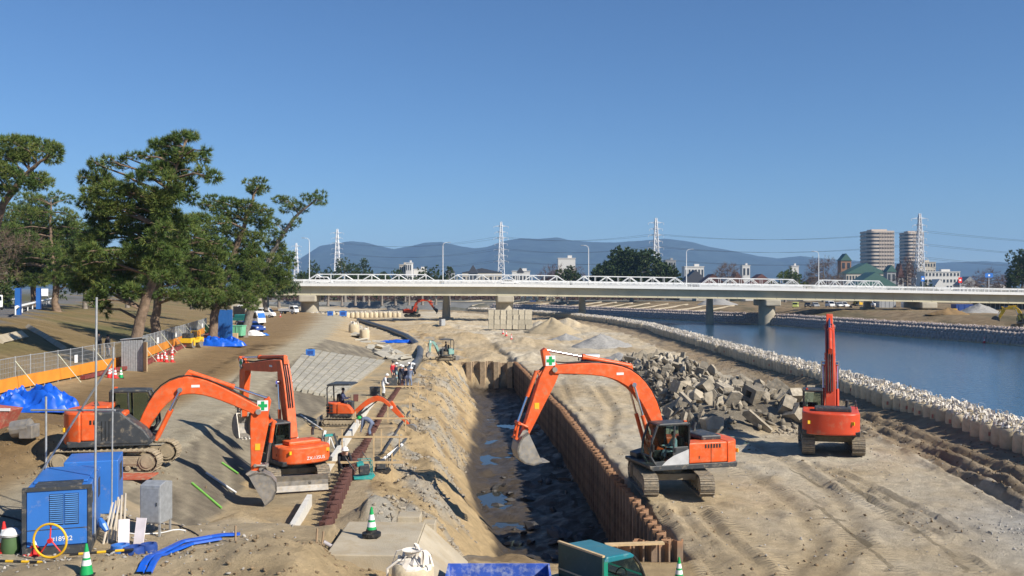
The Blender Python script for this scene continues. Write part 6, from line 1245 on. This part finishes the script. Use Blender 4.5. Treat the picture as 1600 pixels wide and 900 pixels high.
def bare(label, base, h, spread, m=TWIG, seed=0, name='bare_tree', n=60, ln=1.1, wd=.012, group=None):
    rg = np.random.default_rng(seed); b = Vector(base); tk = [b, b+Vector((rg.normal()*.2, 0, h*.35)), b+Vector((rg.normal()*.5, 0, h*.75))]
    pads = [(b.x+rg.normal()*spread*.5, b.y+rg.normal()*spread*.4, b.z+h*rg.uniform(.45, .95), spread*.32, spread*.26) for k in range(14)]
    return tree(label, tk, pads, h*.022, m, BARK_G, n, 9, ln, wd, name, group, seed)
p = atd(18, 468, 100); bare('bare greyish winter tree behind the white minivan', (p.x-2, p.y, gz(p.x, p.y)), 8.5, 3.4, TWIG, 9, n=22, ln=1.0, wd=.014)
def broad(label, px0, px1, pt, d, z=4.5, m=LEAF, seed=0, name='broadleaf_tree', n_per=9, ln=.6, wd=.16, group=None, k=26):
    rg = np.random.default_rng(seed); s_ = d/F; cx = ((px0+px1)/2-800)*s_; rw = (px1-px0)/2*s_; top = CAMZ+(450-pt)*s_; hh = top-z; pads = []
    for i in range(k):
        a = rg.uniform(-1, 1); t = rg.uniform(.25, 1); lim = math.sqrt(max(0, 1-a*a*.9)); zz = z+hh*(.22+.68*t*lim); pads.append((cx+a*rw*.82, d+rg.normal()*rw*.35, zz, rw*.26+.3, hh*.11+.25))
    return tree(label, [(cx, d, z-.3), (cx+.1, d, z+hh*.4), (cx-.1, d, z+hh*.75)], pads, hh*.035, m, BARK_G, n_per, 7, ln, wd, name, group, seed)
for k, (x0, x1, t, d) in enumerate(((-40, 60, 318, 128), (100, 165, 385, 150), (160, 240, 395, 160), (270, 330, 392, 150), (385, 445, 400, 185), (410, 462, 412, 215), (-40, 15, 395, 118))):
    broad(('evergreen behind the bare winter tree', 'evergreen behind the bushy roadside pine', 'evergreen glimpsed under the leaning pine crown', 'evergreen glimpsed between the two middle pines', 'evergreen left of the bridge abutment', 'low evergreen touching the bridge abutment', 'low evergreen beside the white minivan')[k], x0, x1, t, d, 7 if k < 4 else 6, NEEDLE2, 20+k, n_per=22, ln=.6, wd=.09)
# ------------------------------------------------------------ bridge
BA, BBv = Vector((-58.8, 245, 0)), Vector((137.6, 258, 0)); BD = (BBv-BA); BL = BD.length; BU = BD.normalized(); BN = Vector((BU.y, -BU.x, 0))   # BN towards us
def bt_px(px): u = (px-800)/F; return (u*BA.y-BA.x)/(BD.x-u*BD.y)
def bz(t): return float(I(t, (-.2, 0, .3, .65, 1, 1.3), (11.0, 11.0, 10.8, 9.8, 8.6, 7.6)))
def bp(t, off=0, dz=0): p = BA+BD*t+BN*off; return Vector((p.x, p.y, bz(t)+dz))
BRW = mat('bridge_white', (.72, .72, .7), .6, var=.06, dust=.1); GIRD = mat('girder_paint', (.5, .46, .33), .6, var=.1, scale=.3, dust=.15); PIER = mat('pier_concrete', (.4, .36, .28), .9, var=.18, scale=.4, bump=.2)
br = thing('road_bridge', 'long pale road bridge crossing the river on concrete piers', 'bridge', BA)
TS = list(np.linspace(-.03, 1.12, 70)); Lo = lambda v: [q-BA for q in v]
def sweep(name, m, prof, parent, ts=TS, base=None):
    """prof: closed list of (offset, dz)"""
    v = []; f = []; n = len(prof)
    for t in ts: v += [bp(t, a, b_)-(base or BA) for a, b_ in prof]
    for i in range(len(ts)-1):
        for k in range(n): k2 = (k+1) % n; f.append((i*n+k, (i+1)*n+k, (i+1)*n+k2, i*n+k2))
    f += [tuple(range(n)), tuple(range(len(v)-1, len(v)-n-1, -1))]
    return MB().add(v, f).build(name, m, parent)
sweep('deck_slab', BRW, [(0, 0), (0, -.45), (-11, -.45), (-11, 0)], br)
sweep('edge_beam', BRW, [(.25, .25), (.25, -.5), (.02, -.5), (.02, .25)], br)
sweep('girder', GIRD, [(-1.3, -.46), (-1.3, -2.7), (-1.9, -2.7), (-1.9, -.46)], br); sweep('girder', GIRD, [(-8.5, -.46), (-8.5, -2.7), (-9.1, -2.7), (-9.1, -.46)], br)
sweep('girder_flange', GIRD, [(-1.0, -2.7), (-1.0, -2.85), (-2.2, -2.85), (-2.2, -2.7)], br)
rp = thing('parapet_rail', None, None); rp.parent = br
for z_ in (.55, .85, 1.2): sweep('rail', BRW, [(.2, z_+.05), (.2, z_-.05), (.1, z_-.05), (.1, z_+.05)], rp)
bb = MB(); [bb.box(bp(-.02+k*1.13/520, .15, .72)-BA, (.07, .05, .95)) for k in range(521)]; tag(bb.build('balusters', BRW, rp), kind='stuff')
for k in range(96): t = -.02+k*1.13/95; MB().box(bp(t, .16, .7)-BA, (.14, .14, 1.0)).build('post', BRW, rp)
sweep('rail', BRW, [(-10.8, 1.2), (-10.8, 1.0), (-10.9, 1.0), (-10.9, 1.2)], rp)
for k in range(40): t = .01+k*.027; MB().box(bp(t, -1.28, -1.6)-BA, (.1, .12, 2.1)).build('stiffener', GIRD, br)
def hammer(px, w_, big):
    t = bt_px(px); t = t if big else t*(1+.05)+(-.0); g = bp(t, -5); z0 = -2; c = g-BA; top = bz(t)-2.86
    if big:
        MB().cyl((c.x, c.y, z0-0), (c.x, c.y, top-.9), w_, 24).build('pier', PIER, br, smooth=40)
        M_ = Matrix.Translation((c.x, c.y, top)) @ Matrix.Rotation(math.atan2(BN.y, BN.x), 4, 'Z'); MB(M_).prism([(-5.3, -1.7), (5.3, -1.7), (5.3, 0), (-5.3, 0)], -w_*.95, w_*.95).build('pier_cap', PIER, br, bevel=.3)
    else:
        for off in (-13.1,):
            q = bp(t, off)-BA; zb = gz((q+BA).x, (q+BA).y)-1; MB().tube([(q.x, q.y, zb-.5), (q.x, q.y, top)], [w_*1.15, w_*.8], 20).build('pier', PIER, br, smooth=40)
        q = bp(t, -13.1)-BA; zb = gz((q+BA).x, (q+BA).y); MB().cyl((q.x, q.y, zb-1), (q.x, q.y, zb+.7), w_*2.0, 20, w_*1.8).build('footing', PIER, br, smooth=40)
for px, w_ in ((480, 2.3), (790, 2.3), (1208, 2.2), (1452, 2.3)): hammer(px, w_, True)
for px in (685, 898, 1098, 1345): hammer(px, 1.1, False)
MB().box(bp(-.045, -5.5, -3.5)-BA, (7, 13, 7), rz=math.atan2(BU.y, BU.x)).build('abutment', PIER, br)
# pony trusses of the pipe bridge alongside
for k, (xa, xb) in enumerate(((462, 686), (694, 899), (904, 1092), (1112, 1282), (1300, 1418))):
    ta, tb = bt_px(xa), bt_px(xb); n = 10; base = bp(ta, -12.5); tr_ = thing('pipe_truss', ('white pony truss starting at the left abutment', 'white pony truss right of the first lamp post pair', 'white pony truss in front of the big round tree', 'white pony truss over the river channel', 'white pony truss nearest the apartment towers')[k], 'truss', base, 0)
    for off in (-12.2, -14.0):
        tp = []; 
        P_ = lambda i, z_: bp(ta+(tb-ta)*i/n, off, z_)-base
        MB().tube([P_(i, .4) for i in range(n+1)], .1, 4).build('bottom_chord', BRW, tr_); MB().tube([P_(i, 2.7) for i in range(1, n)], .13, 4).build('top_chord', BRW, tr_)
        for i in range(n):
            a_, b_ = (P_(i, .4), P_(i+1, 2.7)) if i % 2 == 0 else (P_(i, 2.7), P_(i+1, .4))
            MB().tube([a_, b_], .1, 4).build('diagonal', BRW, tr_)
            if 0 < i < n: MB().tube([P_(i, .4), P_(i, 2.7)], .06, 4).build('vertical', BRW, tr_)
    MB().tube([bp(ta+(tb-ta)*i/n, -13.1, .9)-base for i in range(n+1)], .45, 12).build('pipe', BRW, tr_, smooth=50)
# lamp posts and traffic on the bridge
for k, (px, off) in enumerate(((483, -.4), (692, -.4), (920, -.4), (1088, -10.5), (1303, -10.5))):
    t = bt_px(px); p = bp(t, off); o = thing('street_lamp', ('street lamp standing nearest the left abutment', 'street lamp beside the gap between the first trusses', 'street lamp left of the big round tree', 'street lamp right of the big round tree', 'street lamp left of the brown brick tower')[k], 'street lamp', p)
    hgt = (11.8, 10.9, 10.6, 10.5, 10.6)[k]; MB().tube([(0, 0, 0), (0, 0, hgt*.6), (0, 0, hgt-.9)], [.13, .1, .08], 8).build('pole', BRW, o, smooth=50)
    sx = -1 if k in (0, 2, 4) else 1; MB().tube([(0, 0, hgt-.9), (sx*.15, 0, hgt-.35), (sx*.6, 0, hgt-.05), (sx*1.4, 0, hgt+.05)], .06, 6).build('arm', BRW, o, smooth=50); MB().box((sx*1.6, 0, hgt+.04), (.8, .28, .14)).build('lamp_head', GALV, o, bevel=.03)
for k, (px, off, kd, c_) in enumerate(((504, -3, 'van', WHITE), (437, -3, 'van', WHITE), (797, -3.2, 'car', WHITE))):
    t = bt_px(px); p = bp(t, off, .02); van(p, math.atan2(BU.y, BU.x)+(math.pi if k == 1 else 0), ('white van driving over the bridge past the first lamp', 'white van entering the bridge from the left', 'white car driving over the middle of the bridge')[k], c_, 4.4, 1.7, 1.95 if kd == 'van' else 1.5, kd, name='car' if kd == 'car' else 'van', cat=kd)
# ------------------------------------------------------------ far bank
def fbp(px, py, z): return at(px, py, z)
for k, px in enumerate((1243, 1262, 1274, 1297, 1309, 1318, 1362)):
    d = 286+k*2; p = Vector(((px-800)*d/F, d, 0)); p.z = gz(p.x, p.y)
    lab = ('yellow green off road car parked beneath the bridge', 'dark car parked beneath the bridge', 'silver car parked beneath the bridge', 'white van parked right of the slim bridge column', 'grey car parked beside the white van', 'white car with dark front by the yellow machine', 'white van parked right of the yellow machine')[k]
    van(p, R(250+k*7), lab, (mat('lime_car', (.5, .55, .15), .4), BLACK, GALV, WHITE, GALV, WHITE, WHITE)[k], 4.2, 1.65, (1.75, 1.5, 1.5, 1.9, 1.5, 1.7, 1.9)[k], 'van' if k in (0, 3, 6) else 'car', name='parked_car', cat='car')
d = 284; p = Vector(((1338-800)*d/F, d, 0)); p.z = gz(p.x, p.y); excavator(p, R(0), R(200), [(.3, 1.75), (.9, 3.4), (2.4, 4.3), (2.6, 4.6), (3.0, 3.0)], 'yellow excavator parked under the bridge on the far bank', .8, YELLOW, style='old', tail=2.2, group='far bank machines', sign=False, bm=DARK)
d = 176; p = Vector(((1602-800)*d/F, d, 0)); p.z = gz(p.x, p.y); excavator(p, R(20), R(150), [(.3, 1.75), (1.3, 4.2), (3.4, 3.6), (3.8, 4.0), (4.4, 1.6)], 'yellow excavator with dark top at the edge of the far bank', .95, YELLOW, style='old', group='far bank machines', sign=False, bm=DARK)
def far_box(px0, px1, py0, py1, d, m, label, nm, cat, depth=3, parts=None):
    a = (px0-800)*d/F; b_ = (px1-800)*d/F; zt = CAMZ+(450-py0)*d/F; zb = CAMZ+(450-py1)*d/F; zb = min(zb, gz((a+b_)/2, d))-.05
    o = thing(nm, label, cat, ((a+b_)/2, d, zb)); w_, h_ = b_-a, zt-zb; MB().box((0, depth/2, h_/2), (w_, depth, h_)).build('body', m, o, bevel=.05)
    for k in range(max(2, int(w_/1.2))): MB().box((-w_/2+(k+.5)*w_/max(2, int(w_/1.2)), -.03, h_/2), (.12, .08, h_*.94)).build('rib', m, o)
    MB().box((0, depth/2, h_+.05), (w_*1.02, depth*1.03, .1)).build('top', m, o); return o
far_box(1494, 1521, 476, 489, 246, BLUE_D, 'dark blue container on the far bank beyond the earth heap', 'container', 'container'); far_box(1374, 1400, 469, 483, 290, GALV, 'grey site hut under the bridge beside the white van', 'site_hut', 'hut'); far_box(1414, 1430, 468, 482, 288, WHITE, 'pale site hut with a window under the bridge', 'site_hut', 'hut'); far_box(1488, 1496, 483, 488, 240, YELLOW, 'orange yellow box beside the blue container', 'container', 'box', 1.5); far_box(952, 965, 474, 483, 400, mat('magenta_box', (.3, .06, .18), .6), 'magenta hut on the far slope under the bridge', 'site_hut', 'hut', 2.5); far_box(827, 837, 470, 477, 425, BLUE, 'small light blue box among the far pink bags', 'container', 'box', 2)
for k in range(10):
    px, py = random.uniform(815, 870), random.uniform(472, 480); d = 428; q = Vector(((px-800)*d/F, d, 0)); q.z = max(gz(q.x, q.y), CAMZ+(450-py)*d/F-1); bag(q.x, q.y, q.z, 'pale pink sand bag in the far stack beside the light blue box', 'far stack of pink bags', s=1.7)
for k, (px, py) in enumerate(((1469, 510), (1510, 515), (1538, 513), (1293, 482))): p = at(px, py, 2.7 if k < 3 else 5); cone(0, 0, ('red cone at the far waterside path bend', 'red cone midway on the far waterside path', 'red cone on the far path beside the timber', 'red cone under the bridge by the parked vans')[k], loc=Vector((p.x, p.y, gz(p.x, p.y))), h=.95)
pile(1530, 489, 4.6, 2.2, 'pale gravel heap on the far bank', GRAV, 'gravel_heap', 7, 4.0); pile(1480, 491, 4.0, 1.5, 'brown earth heap in front of the blue container', mat('brown_earth', (.25, .16, .07), .95), 'earth_heap', 9, 4.0); pile(1120, 476, 8, 3, 'pale gravel heap beneath the bridge span', GRAV, 'gravel_heap', 11, 4.0)
# mesh fence on the far bank
fo = thing('far_fence', 'dark mesh fence on posts along the far bank yard', 'fence', (0, 0, 0))
for k in range(14): px = 1520+k*7; d = 262; x_ = (px-800)*d/F; z_ = gz(x_, d); MB().box((x_, d, z_+1.2), (.14, .14, 2.4)).build('post', GALV, fo); MB().box((x_+.6, d+.05, z_+1.15), (1.1, .03, 2.1)).build('panel', mat('dark_net', (.09, .1, .11), .8), fo)
# concrete ribs on the far slope beyond the bridge
rb = thing('slope_ribs', 'row of pale concrete ribs running down the far river slope', 'ribs', (0, 0, 0))
for k in range(13):
    y = 300+k*12; x = float(XFW(y)); MB().tube([(x+4, y, gz(x+4, y)+.1), (x+12, y+3, gz(x+12, y+3)+.12), (x+20, y+6, gz(x+20, y+6)+.1)], .4, 4).build('rib', CONC_L, rb)
# long grey river wall and reed bank beyond the bridge on the left
b = MB(); pts = [(-190, 455), (-120, 452), (-60, 446), (0, 425), (30, 395)]
wl = thing('river_wall', 'long grey concrete river wall beyond the bridge', 'wall', (0, 0, 0))
for (xa, ya), (xb, yb_) in zip(pts[:-1], pts[1:]):
    MB().add([(xa, ya, -1), (xb, yb_, -1), (xb, yb_+5, 3.6), (xa, ya+5, 3.6), (xa, ya+6, 3.6), (xb, yb_+6, 3.6)], [(0, 1, 2, 3), (3, 2, 5, 4)]).build('wall_panel', mat('grey_wall', (.2, .2, .19), .85, var=.2, scale=.2), wl); MB().tube([(xa, ya+5, 3.7), (xb, yb_+5, 3.7)], .25, 4).build('coping', CONC_L, wl)
rg = np.random.default_rng(5); cs = np.array([(x_, 470+rg.uniform(0, 25), 5.0+rg.uniform(-1, 1)) for x_ in np.linspace(-190, 90, 150)]); v, f = tufts(cs, np.array([(3.0, 1.6)]*150), 9, 8, 1.3, .12, rg); tag(link('reeds', np_mesh('reeds', v, f, REDT)), 'brown reeds and bare brush along the far river edge', 'reeds', kind='stuff')
# ------------------------------------------------------------ city behind the bridge
WIN = mat('window_dark', (.05, .06, .075), .2); 
def building(px0, px1, py0, d, m, label, rows=3, cols=4, depth=12, roof=None, gable=0, base=4.2, name='building', win=True, rz=0, cat='building'):
    a, b_ = (px0-800)*d/F, (px1-800)*d/F; zt = CAMZ+(450-py0)*d/F; w_, h_ = b_-a, zt-base; o = thing(name, label, cat, ((a+b_)/2, d+depth/2, base), rz)
    h1 = h_*(1-gable); MB().box((0, 0, h1/2), (w_, depth, h1)).build('wall', m, o)
    if gable: MB().prism([(-w_/2-.4, h1), (w_/2+.4, h1), (0, h_)], -depth/2-.4, depth/2+.4).build('roof', roof or DARK, o) if gable < .9 else None
    else:
        MB().box((0, 0, h1+.15), (w_+.5, depth+.5, .4)).build('roof', roof or m, o); MB().box((w_*.2, 1, h1+1.0), (w_*.25, depth*.3, 1.6)).build('roof_house', m, o)
    if win:
        for r_ in range(rows):
            for c in range(cols):
                x_ = -w_/2+(c+.5)*w_/cols; z_ = (r_+.6)*h1/rows; q = MB().box((x_, -depth/2-.02, z_), (w_/cols*.55, .1, h1/rows*.45)).build('window', WIN, o); MB().box((x_, -depth/2-.08, z_-h1/rows*.25), (w_/cols*.62, .16, .12)).build('sill', m, q)
    return o
BW = mat('plaster_white', (.62, .6, .56), .8, var=.06); BC = mat('plaster_cream', (.5, .45, .37), .8, var=.08); BG = mat('facade_grey', (.3, .3, .3), .8, var=.08); BR = mat('brick_brown', (.3, .17, .11), .85, var=.1); GRF = mat('green_roof', (.06, .13, .11), .5, var=.1); DRF = mat('slate_roof', (.06, .065, .08), .6); RRF = mat('red_brown_roof', (.13, .06, .05), .7)
def highrise(px0, px1, py0, d, label, st=17, cols=9):
    a, b_ = (px0-800)*d/F, (px1-800)*d/F; zt = CAMZ+(450-py0)*d/F; w_ = b_-a; h_ = zt-4; o = thing('apartment_tower', label, 'building', ((a+b_)/2, d, 4)); r = w_*.28
    foot = [(-w_/2+r*(1-math.cos(q)), -w_*.45+r*(1-math.sin(q))) for q in [R(t) for t in range(0, 91, 15)]]+[(w_/2, -w_*.45), (w_/2, w_*.45), (-w_/2, w_*.45)]
    inn = [(x*.965, y*.965) for x, y in foot]; TAN = mat('tower_tan', (.55, .46, .38), .8, var=.05)
    MB().prism(inn, 0, h_, 'z').build('glazing', WIN, o); fh = h_/st
    for k in range(st+1): MB().prism(foot, k*fh-fh*.26, k*fh+fh*.26, 'z').build('storey_band', TAN, o)
    for c in range(cols+1): x_ = -w_*.05+(w_*.55)*c/cols; MB().box((x_, -w_*.447, h_/2), (w_*.016, .5, h_)).build('pier', TAN, o)
    MB().box((0, 0, h_+1.2), (w_*.6, w_*.5, 2.4)).build('roof_house', TAN, o)
highrise(1350, 1390, 363, 900, 'taller tan apartment tower with curved corner'); highrise(1410, 1438, 365, 980, 'tan apartment tower standing behind the steel pylon', 18, 7)
building(1314, 1330, 396, 560, BR, 'brown brick tower with green hipped roof', 3, 2, 6, GRF, .16, cat='tower', name='brick_tower')
building(1322, 1386, 411, 540, BC, 'long hall with green roof and row of windows below the towers', 2, 14, 12, GRF, .3); building(1328, 1408, 425, 470, BW, 'low hall with wide green gable roof', 1, 6, 14, GRF, .6); building(1386, 1400, 414, 500, BG, 'round grey turret beside the green roofed hall', 2, 2, 5, GRF, .2)
building(1403, 1412, 412, 520, BW, 'small white gable with red arch', 2, 1, 5, RRF, .4); building(1436, 1462, 410, 700, BC, 'cream apartment block right of the pylon', 5, 6, 14); building(1445, 1500, 425, 600, BW, 'white balcony apartments right of the pylon foot', 4, 10, 12); building(1460, 1476, 436, 480, BW, 'small white house beside the bare trees', 1, 2, 8, BW, .4)
building(872, 899, 404, 520, BW, 'white billboard building left of the big round tree', 1, 1, 6, win=False); building(624, 634, 414, 640, BC, 'cream block with flat roof above the bridge rail', 3, 3, 10); building(634, 643, 411, 630, BW, 'white block beside the cream one', 3, 3, 10); building(697, 710, 416, 640, BG, 'grey house with little roof tower', 2, 3, 8, DRF, .2)
building(722, 784, 419, 600, BC, 'long beige hall behind the second truss', 1, 9, 12, DRF, .15); building(732, 746, 414, 560, BG, 'grey roof turret above the beige hall', 2, 2, 8, DRF, .25); building(646, 665, 421, 640, BW, 'low white house left of the beige hall', 1, 4, 8); building(800, 828, 424, 560, BW, 'low white building beside the pylon', 1, 5, 8); building(808, 818, 418, 480, BW, 'small white tower with dark cap', 2, 1, 4, DRF, .15)
building(1040, 1056, 407, 640, BG, 'grey office block right of the big tree', 3, 4, 10); None; building(1070, 1100, 417, 560, BW, 'white flat roofed building beyond the lamp post', 2, 6, 10); building(1062, 1112, 422, 470, BG, 'house with dark slate roof behind the rail', 1, 5, 10, DRF, .5); building(1088, 1140, 428, 430, BC, 'house with red brown roof behind the rail', 1, 5, 10, RRF, .5); building(1140, 1165, 425, 450, mat('yellow_wall', (.6, .5, .2), .8), 'pale yellow gabled house behind the rail', 1, 3, 9, RRF, .5); building(1165, 1215, 428, 440, BW, 'white house with brown roof behind the rail', 1, 5, 9, RRF, .45); building(1160, 1172, 415, 700, BW, 'small white block on the skyline', 2, 2, 8); None; building(1237, 1248, 416, 600, BW, 'small white rooftop block near the bare trees', 1, 1, 6); building(840, 860, 430, 520, BG, 'low grey house among the bare trees', 1, 3, 8, DRF, .4); building(1500, 1530, 432, 520, BW, 'white low house right of the bare thicket', 1, 5, 8, BG, .4); building(560, 600, 428, 600, BG, 'low grey house left of the cream block', 1, 4, 8, DRF, .4); building(1255, 1300, 432, 430, BC, 'tan low building behind the bare tree', 1, 6, 8, DRF, .4)
# trees behind the bridge
broad('big round camphor tree behind the middle of the bridge', 922, 1052, 384, 400, 4, LEAF, 40, n_per=4.5, ln=1.1, wd=.38, k=70); broad('smaller dark tree left of the big round tree', 860, 912, 414, 395, 4, LEAF, 41, n_per=6, ln=.8, wd=.25, k=30)
for k, (x0, x1, t) in enumerate(((518, 560, 399), (553, 583, 401), (498, 520, 411), (580, 612, 419), (606, 660, 424), (470, 505, 408), (655, 690, 426), (462, 482, 420))): broad(('tall dark pine behind the first truss', 'second dark pine behind the first truss', 'small dark tree left of the two pines', 'low dark tree right of the two pines', 'low hedge like tree before the cream block', 'dark tree behind the first lamp post', 'low tree beneath the second lamp post', 'scrubby tree beside the abutment')[k], x0, x1, t, 430+k*4, 4, LEAF if k else NEEDLE2, 50+k, n_per=7, ln=.8, wd=.22, k=22)
for k in range(12):
    x0 = 470+k*21; broad('low dark evergreen in the tree row behind the left trusses', x0-14, x0+16, 417+random.uniform(-3, 6), 335+k*2, 4, LEAF, 90+k, n_per=9, ln=.7, wd=.2, k=14, group='tree row behind the left trusses')
def far_bare(label, px0, px1, pt, d, m, seed):
    broad(label, px0, px1, pt, d, 4, m, seed, 'bare_tree', 5, 1.8, .035, None, 26)
far_bare('bare brown tree around the white billboard building', 838, 918, 404, 420, REDT, 70); far_bare('bare winter tree left of the brick tower', 1255, 1318, 398, 400, TWIG, 71); far_bare('bare reddish thicket near the right end of the bridge', 1505, 1580, 418, 410, REDT, 72); far_bare('bare tree above the house roofs', 1115, 1160, 408, 430, TWIG, 73); far_bare('slim bare tree in front of the second tower', 1402, 1432, 396, 440, REDT, 74)
broad('olive green tree left of the bare winter tree', 1196, 1258, 417, 400, 4, NEEDLE, 75, n_per=6, ln=.8, wd=.25, k=26); broad('tall dark conifer at the right end of the bridge', 1572, 1622, 390, 360, 4, NEEDLE2, 76, n_per=9, ln=.8, wd=.2, k=34); broad('green shrub beneath the steel pylon', 1436, 1462, 430, 420, 4, LEAF, 77, n_per=8, k=14)
# pylons and wires
def pylon(px, pt, d, label, wpx=10):
    base = Vector(((px-800)*d/F, d, 4.0)); H_ = CAMZ+(450-pt)*d/F-4; o = thing('power_pylon', label, 'pylon', base); W0, W1 = H_*.085, H_*.018; st = mat('pylon_steel', (.75, .75, .75), .6)
    hw = lambda z_: I(z_/H_, (0, .3, .75, 1), (W0, W0*.5, W1*1.3, W1*.5)); lv = [H_*q for q in (0, .1, .19, .28, .36, .44, .52, .6, .68, .76, .84, .92, 1)]
    for sx in (1, -1):
        for sy in (1, -1): MB().tube([(sx*hw(z_), sy*hw(z_), z_) for z_ in lv], .36, 4).build('leg', st, o)
    m_ = MB()
    for a, b_ in zip(lv[:-1], lv[1:]):
        for s_ in (1, -1):
            ha, hb = hw(a), hw(b_)
            for q in (((-ha, s_*ha, a), (hb, s_*hb, b_)), ((ha, s_*ha, a), (-hb, s_*hb, b_)), ((s_*ha, -ha, a), (s_*hb, hb, b_)), ((s_*ha, ha, a), (s_*hb, -hb, b_)), ((-hb, s_*hb, b_), (hb, s_*hb, b_))): m_.tube(q, .22, 3, False)
    tag(m_.build('bracing', st, o), kind='stuff')
    for k, q in enumerate((.46, .54, .62, .7, .78, .86, .94)):
        z_ = H_*q; L_ = H_*.1*(1 if k % 2 == 0 else .85)
        for s_ in (1, -1): MB().tube([(0, 0, z_+.9), (s_*L_, 0, z_), (0, 0, z_-.2)], .28, 4).build('cross_arm', st, o); MB().cyl((s_*L_, 0, z_), (s_*L_, 0, z_-1.6), .14, 6).build('insulator', WHITE, o)
    return base, H_
PY = [pylon(527, 358, 1000, 'steel pylon above the two dark pines'), pylon(783, 347, 850, 'steel pylon in front of the mountain ridge centre'), pylon(1025, 341, 760, 'steel pylon behind the big round tree'), pylon(1437, 334, 700, 'steel pylon beside the apartment towers'), pylon(463, 380, 1150, 'faint far pylon left of the first lamp post')]
ex = (Vector((620, 640, 4)), 50.0)
for a, b_, nm in ((PY[0], PY[1], 'span between the left pylons'), (PY[1], PY[2], 'span towards the big round tree'), (PY[2], PY[3], 'span towards the apartment towers'), (PY[3], ex, 'span leaving past the right pylon')):
    for q in (.5, .66, .82):
        for s_ in (-1, 1):
            p0, p1 = a[0]+Vector((s_*a[1]*.08, 0, a[1]*q-1.6)), b_[0]+Vector((s_*b_[1]*.08, 0, b_[1]*q-1.6)); sag = (p1-p0).length*.028
            tag(MB().tube([p0*(1-t)+p1*t-Vector((0, 0, 4*sag*t*(1-t))) for t in [k/16 for k in range(17)]], .07, 4).build('power_line', DARK), '%s power line on the %s' % ({.5: 'lower', .66: 'middle', .82: 'upper'}[q], nm), 'wire', nm)
# small roadside things at the right end of the bridge
for k, (px, h_, c_) in enumerate(((1475, 4.2, BLUE), (1536, 4.0, RED), (1583, 5.5, BLUE))):
    t = bt_px(px); p = bp(t, -11.6); o = thing('road_sign', ('blue banner sign right of the white apartments', 'red and white sign before the bare thicket', 'blue direction sign beside the dark conifer')[k], 'sign', p); MB().cyl((0, 0, 0), (0, 0, h_), .07, 6).build('post', BRW, o); MB().box((.0, -.1, h_-.6), (1.0 if k < 2 else 2.2, .06, 1.5 if k < 2 else 1.2)).build('plate', c_, o); MB().box((.0, -.14, h_-.6), (.5, .03, .5)).build('mark', WHITE, o)
# distant houses filling the plain
for k in range(60):
    px = random.uniform(440, 1600); d = random.uniform(700, 1500); hh = random.uniform(5, 11); a = (px-800)*d/F; s_ = random.uniform(8, 18)
    o = thing('distant_house', 'small distant house on the plain beyond the bridge', 'house', (a, d, 4), random.uniform(-.3, .3), 'distant houses on the plain'); MB().box((0, 0, hh*.4), (s_, 10, hh*.8)).build('wall', random.choice((BW, BC, BG)), o); MB().prism([(-s_/2-.4, hh*.8), (s_/2+.4, hh*.8), (0, hh)], -5.4, 5.4).build('roof', random.choice((DRF, RRF, BG)), o)
rg = np.random.default_rng(8); cs = np.array([((rg.uniform(420, 1640)-800)*d_/F, d_, 6.5) for d_ in rg.uniform(520, 1500, 420)]); v, f = tufts(cs, np.array([(7.0, 3.0)]*420), 1.6, 6, 2.6, .9, rg); tag(link('far_woods', np_mesh('far_woods', v, f, LEAF)), 'low dark woods scattered over the plain', 'woods', kind='stuff')
# ------------------------------------------------------------ mountains
RX = [(-600, 405), (0, 402), (300, 408), (455, 412), (478, 398), (500, 384), (525, 380), (548, 377), (570, 379), (592, 384), (615, 389), (640, 385), (665, 379), (690, 378), (715, 384), (740, 388), (760, 386), (790, 376), (815, 372), (840, 373), (870, 371), (895, 376), (925, 378), (960, 379), (1000, 376), (1040, 373), (1080, 378), (1110, 386), (1150, 393), (1185, 400), (1215, 404), (1250, 400), (1300, 405), (1360, 409), (1420, 412), (1480, 410), (1540, 408), (1600, 412), (1900, 405), (2400, 400)]
ra = np.array(RX, float); pxs = np.linspace(-600, 2300, 700); top = I(pxs, ra[:, 0], ra[:, 1]); D0, D1 = 5200.0, 7000.0; V_ = []; NV = 60
for j in range(NV+1):
    t = j/NV; d = D0+(D1-D0)*t; hr = (450-top)/F*D1+CAMZ
    x = (pxs-800)/F*D1*(.86+.14*t); nz = np.abs(fbm(x*.0016, np.full_like(x, d*.0016), 91, 5)); rid = fbm(x*.004, np.full_like(x, d*.002), 95, 4)
    z = hr*(t**.9)*(1-.55*(1-t)*nz*1.6+.16*(1-t)*rid)+(2*fbm(x*.02, np.full_like(x, d*.02), 97, 2)); V_.append(np.stack([x, np.full_like(x, d), np.maximum(z, 2)], -1))
x = V_[-1][:, 0]; V_.append(np.stack([x, np.full_like(x, D1+900), np.full_like(x, 2.0)], -1)); V_ = np.concatenate(V_); nn = len(pxs); idx = np.arange(len(V_)).reshape(-1, nn)
fq = np.stack([idx[:-1, :-1], idx[:-1, 1:], idx[1:, 1:], idx[1:, :-1]], -1).reshape(-1, 4)
tag(link('mountains', np_mesh('mountains', V_, fq, mat('forest_hills', (.03, .045, .04), .95, var=.35, scale=.012), True)), kind='structure')
# ------------------------------------------------------------ haze
hm = bpy.data.materials.new('haze'); hm.use_nodes = True; t = hm.node_tree; t.nodes.clear(); ho = t.nodes.new('ShaderNodeOutputMaterial'); pv = t.nodes.new('ShaderNodeVolumePrincipled')
pv.inputs['Color'].default_value = (.34, .6, 1, 1); pv.inputs['Density'].default_value = 1e-4; pv.inputs['Anisotropy'].default_value = .0; t.links.new(pv.outputs[0], ho.inputs['Volume'])
tag(MB().box((0, 4600, 215), (17800, 9700, 440)).build('haze', hm), kind='stuff')
